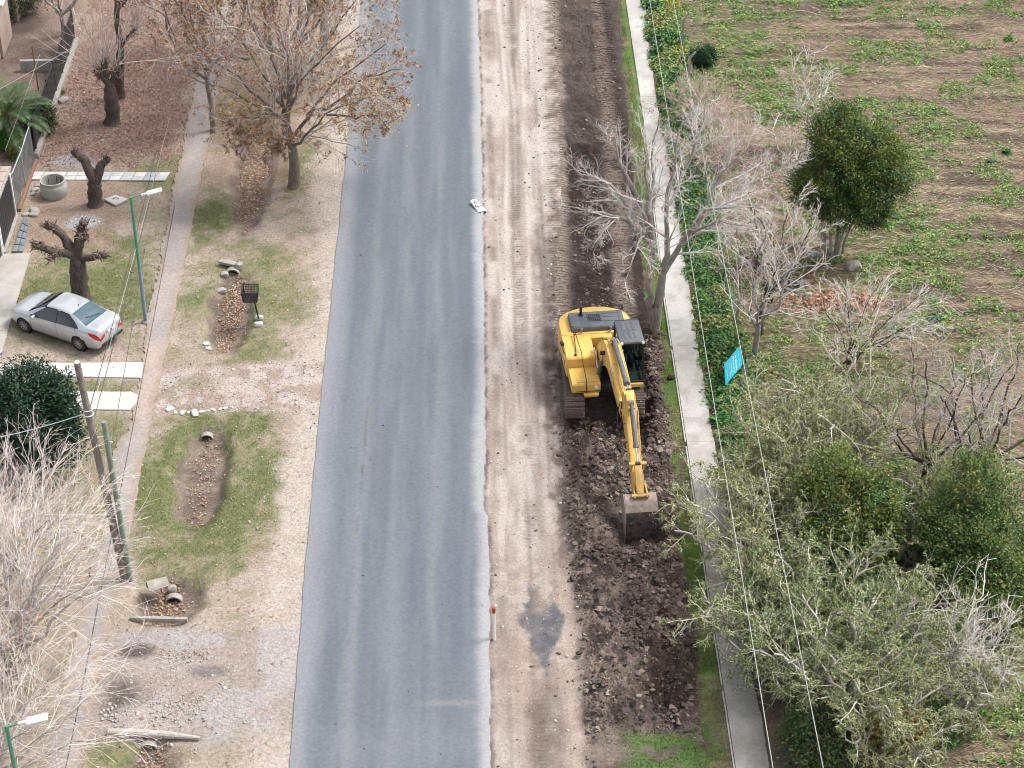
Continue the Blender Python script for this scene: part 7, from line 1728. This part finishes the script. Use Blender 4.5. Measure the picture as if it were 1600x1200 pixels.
# gate with white frame under a pink tiled canopy
gt = tag(empty('gate', (XF + .05, 78.3, 0)), 'black sheet-metal gate in a white frame under the tiled canopy', 'gate')
for y in (0, 3.2): MB().box((0, y, 1.1), (.10, .10, 2.2), bev=.01).build('frame_post', M_white, gt)
MB().box((0, 1.6, .04), (.26, 3.2, .10), bev=.01).build('threshold', M_conc2, gt)
for k in range(10): MB().box((-.01, .22 + .307 * k, 1.12), (.03, .285, 1.98), bev=.006).build('panel', M_black, gt)
g2 = tag(empty('gate', (XF + .05, 74.9, 0)), 'second black gate leaf nearer the concrete driveway', 'gate')
for y in (0, 3.2): MB().box((0, y, 1.1), (.10, .10, 2.2), bev=.01).build('frame_post', M_white, g2)
for k in range(10): MB().box((-.01, .22 + .307 * k, 1.12), (.03, .285, 1.98), bev=.006).build('panel', M_black, g2)
cn = tag(empty('canopy', (-24.3, 78.3, 2.3)), 'faded pink tiled canopy roof above the black gates', 'canopy')
M_tile = simple('faded_roof_tile', (.40, .315, .285), .9, var=.18, vscale=2, dirt=(.30, .24, .22), dscale=3, damt=.4)
MB().box((0, 0, -.06), (7.0, 7.5, .08)).build('deck', M_conc2, cn)
tl_me = MB().box((0, 0, 0), (.34, .44, .045), bev=.012).mesh('roof_tile', M_tile)
for i in range(9):
    for j in range(16):
        o = link('roof_tile', tl_me, cn); o.location = (3.26 - .36 * i, -3.5 + .46 * j, .02 + .012 * ((i + j) % 2)); o.rotation_euler = (0, R(-4), 0)
for y in (-3.6, 3.6): MB().box((3.2, y, -1.2), (.14, .14, 2.3), bev=.01).build('post', M_white, cn)
# pale house at the far left corner
hx, hy = -24.4, 97.6
hs2 = tag(empty('house', (hx - 4, hy + 4, 0)), 'pale-roofed house with an arched dark doorway at the far corner of the garden', 'house')
M_stucco = simple('pinkish_stucco', (.40, .31, .27), .9, var=.12, vscale=2); M_rf = simple('pale_roof', (.62, .61, .59), .8, var=.1, vscale=2)
for nm, d, c in (('wall', (8, .25, 3.2), (0, -4, 1.6)), ('wall', (.25, 2.6, 3.2), (4, -2.58, 1.6)), ('wall', (.25, 3.6, 3.2), (4, 2.2, 1.6)), ('wall', (8, .25, 3.2), (0, 4, 1.6)), ('wall', (.25, 1.68, .9), (4, -.44, 2.75)), ('wall', (.25, 7.75, 3.2), (-4, 0, 1.6))):
    MB().box(c, d, bev=.01).build(nm, M_stucco, hs2)
MB().box((3.85, -.44, 1.15), (.06, 1.66, 2.3)).build('door', M_hole, hs2)  # near-black sheet stands in for the shaded doorway opening
MB().prism([(-4.5, 3.2), (4.6, 3.25), (0, 5.0)], -4.5, 4.5, 'y', .02).build('roof', M_rf, hs2)
MB().box((4.56, 0, 3.18), (.14, 9.1, .14), bev=.02).build('gutter', M_white, hs2)
slab_thing('garden_wall', 'low grey garden wall across the yard behind the palm', 'wall', Vector((-22.0, 96.2, .25)), (2.2, .22, .7), R(2), M_conc2)
# palm
def palm(label, base, h, nf, ln, seed):
    g = np.random.default_rng(seed); root = tag(empty('palm_tree', base), label, 'palm'); 
    MB().tube([(0, 0, -.1), (.03, .02, h * .5), (0, 0, h)], [.26, .22, .20], 12).build('trunk', B_dark, root)
    for k in range(nf):
        a = 2.4 * k + g.random() * .4; el = 1.25 - 1.35 * (k / nf) + g.normal() * .08; L_ = ln * (.8 + .3 * g.random()); n = 40
        p = np.array([0, 0, h]); P_ = []; T_ = []
        for j in range(n):
            e_ = el - 1.15 * (j / n) ** 1.6; d = np.array([math.cos(a) * math.cos(e_), math.sin(a) * math.cos(e_), math.sin(e_)]); P_.append(p.copy()); T_.append(d); p = p + d * L_ / n
        P_ = np.array(P_); T_ = np.array(T_); V1, F1, c1 = tubes(P_[None, ::3], np.linspace(.022, .005, len(P_[::3]))[None], 4, np.array([(.16, .19, .07)]))
        sd_ = norm(np.cross(T_, [0, 0, 1.])); upv = np.cross(sd_, T_); parts_ = [(V1, F1, c1)]
        for s in (1, -1):
            m = slice(5, n); al = norm(sd_[m] * s + T_[m] * .75 + upv[m] * .25 - np.array([0, 0, .25])); ll = .52 * np.sin(np.linspace(.35, 2.9, n - 5)) + .12; ctr = P_[m] + al * ll[:, None] * .5
            b_ = norm(np.cross(al, upv[m])); V = np.stack([ctr - al * ll[:, None] * .5, ctr + b_ * .022, ctr + al * ll[:, None] * .5, ctr - b_ * .022], 1).reshape(-1, 3)
            cc = np.repeat(pick([(.075, .13, .05), (.10, .16, .07), (.055, .10, .045)], [1, 1, 1], len(al), .2, g) * (1.5 if k % 9 == 7 else 1), 4, 0); parts_.append((V, np.arange(len(V)).reshape(-1, 4), cc))
        V, F, c = join(parts_); link('frond', np_mesh('frond', V, F, c, M_leaf), root)
    return root
palm('feathery green palm in the fenced garden corner', gp(14, 225), 1.5, 26, 2.6, 401)
for k, (u, v, r, h, lab, cols) in enumerate(((52, 208, 1.1, 1.5, 'clipped olive green shrub squeezed against the garden fence', [(.06, .085, .03), (.09, .11, .04), (.04, .06, .022)]), (66, 205, .6, 1.1, 'ivy-like shrub hanging over the dark fence', [(.05, .07, .03), (.10, .10, .05)]),
        (10, 228, .55, .7, 'bright green potted plant in front of the palm', [(.07, .20, .035), (.10, .26, .05)]), (30, 243, .35, .5, 'yellow-green seedling by the chain-link fence', [(.16, .22, .04), (.22, .25, .06)]), (-6, 40, 1.0, 1.6, 'dark shrub beside the pale house', [(.03, .06, .025), (.05, .08, .03)]), (32, 22, 1.2, 1.7, 'dense dark hedge bush at the back of the yard', [(.025, .05, .02), (.045, .075, .03)]))):
    b = gp(u, v); evergreen('shrub', lab, b, [([b, b + Vector((0, 0, h * .4)), b + Vector((0, 0, h * .8))], .05, .02)], [(tuple(b + Vector((0, 0, h * .55))), (r, r, h * .55)), (tuple(b + Vector((r * .3, .2, h * .6))), (r * .7, r * .7, h * .4))], cols, [1] * len(cols), 5000, 310 + k, .11, 6, .10, 'shrub', gap=.25)
o = tag(empty('plant_pot', gp(28, 214)), 'grey pot at the foot of the garden hedge', 'pot'); MB().tube([(0, 0, 0), (0, 0, .3), (0, 0, .34)], [.15, .21, .22], 16).build('pot', M_galv, o)
b = gp(60, 140); o = tag(empty('rusty_pole', b), 'thin rusty pole rising through the garden hedge', 'pole'); MB().tube([(0, 0, 0), (0, 0, 2.4)], .035, 8).build('shaft', M_rust, o)
o = tag(empty('grass_tuft', gp(97, 146)), 'small grass tuft beside the kerb block in the leaves', 'plant'); P = np.zeros((120, 3)) + rng.normal(size=(120, 3)) * np.array([.12, .1, 0]); V, F, c = blades(P, rng.uniform(.12, .3, 120), rng.uniform(.015, .03, 120), pick([(.12, .18, .04), (.18, .2, .07)], [1, 1], 120), rng); link('blades', np_mesh('blades', V, F, c, M_grass), o)
# leafy rosette plants that stand out
for k, (u, v, s_, lab, col) in enumerate(((1128, 640, .55, 'broad-leaved arching plant at the sidewalk edge below the blue sign', (.06, .17, .06)), (1118, 660, .4, 'bright leafy plant hanging over the sidewalk kerb', (.07, .22, .04)), (1115, 590, .4, 'tall strap-leaved plant beside the sidewalk left of the blue sign', (.09, .20, .04)), (1460, 500, .42, 'big bluish green rosette beside the fanning bare shrub', (.05, .17, .07)), (1576, 62, .35, 'bright green seedling at the far field edge of view', (.10, .28, .03)), (1572, 240, .4, 'lone pale green rosette on brown stubble', (.10, .22, .09)), (1548, 255, .3, 'blue-green rosette beside the lone pale one', (.08, .17, .10)), (1482, 1160, .5, 'dark green ferny plant at the thicket foot', (.03, .12, .02)))):
    g = np.random.default_rng(500 + k); b = gp(u, v); n = 90; o = tag(empty('leafy_plant', b), lab, 'plant'); a = g.random(n) * 6.283; e_ = g.uniform(.1, 1.3, n); d = np.stack([np.cos(a) * np.cos(e_), np.sin(a) * np.cos(e_), np.sin(e_)], 1); L_ = s_ * g.uniform(.5, 1.1, n)
    V, F, c = leaves_arrays(d * (L_ * .55)[:, None], L_, jitcol(col, n, .25, g), .5, .28, .06, g, along=d); link('leaves', np_mesh('leaves', V, F, c, M_leaf), o)
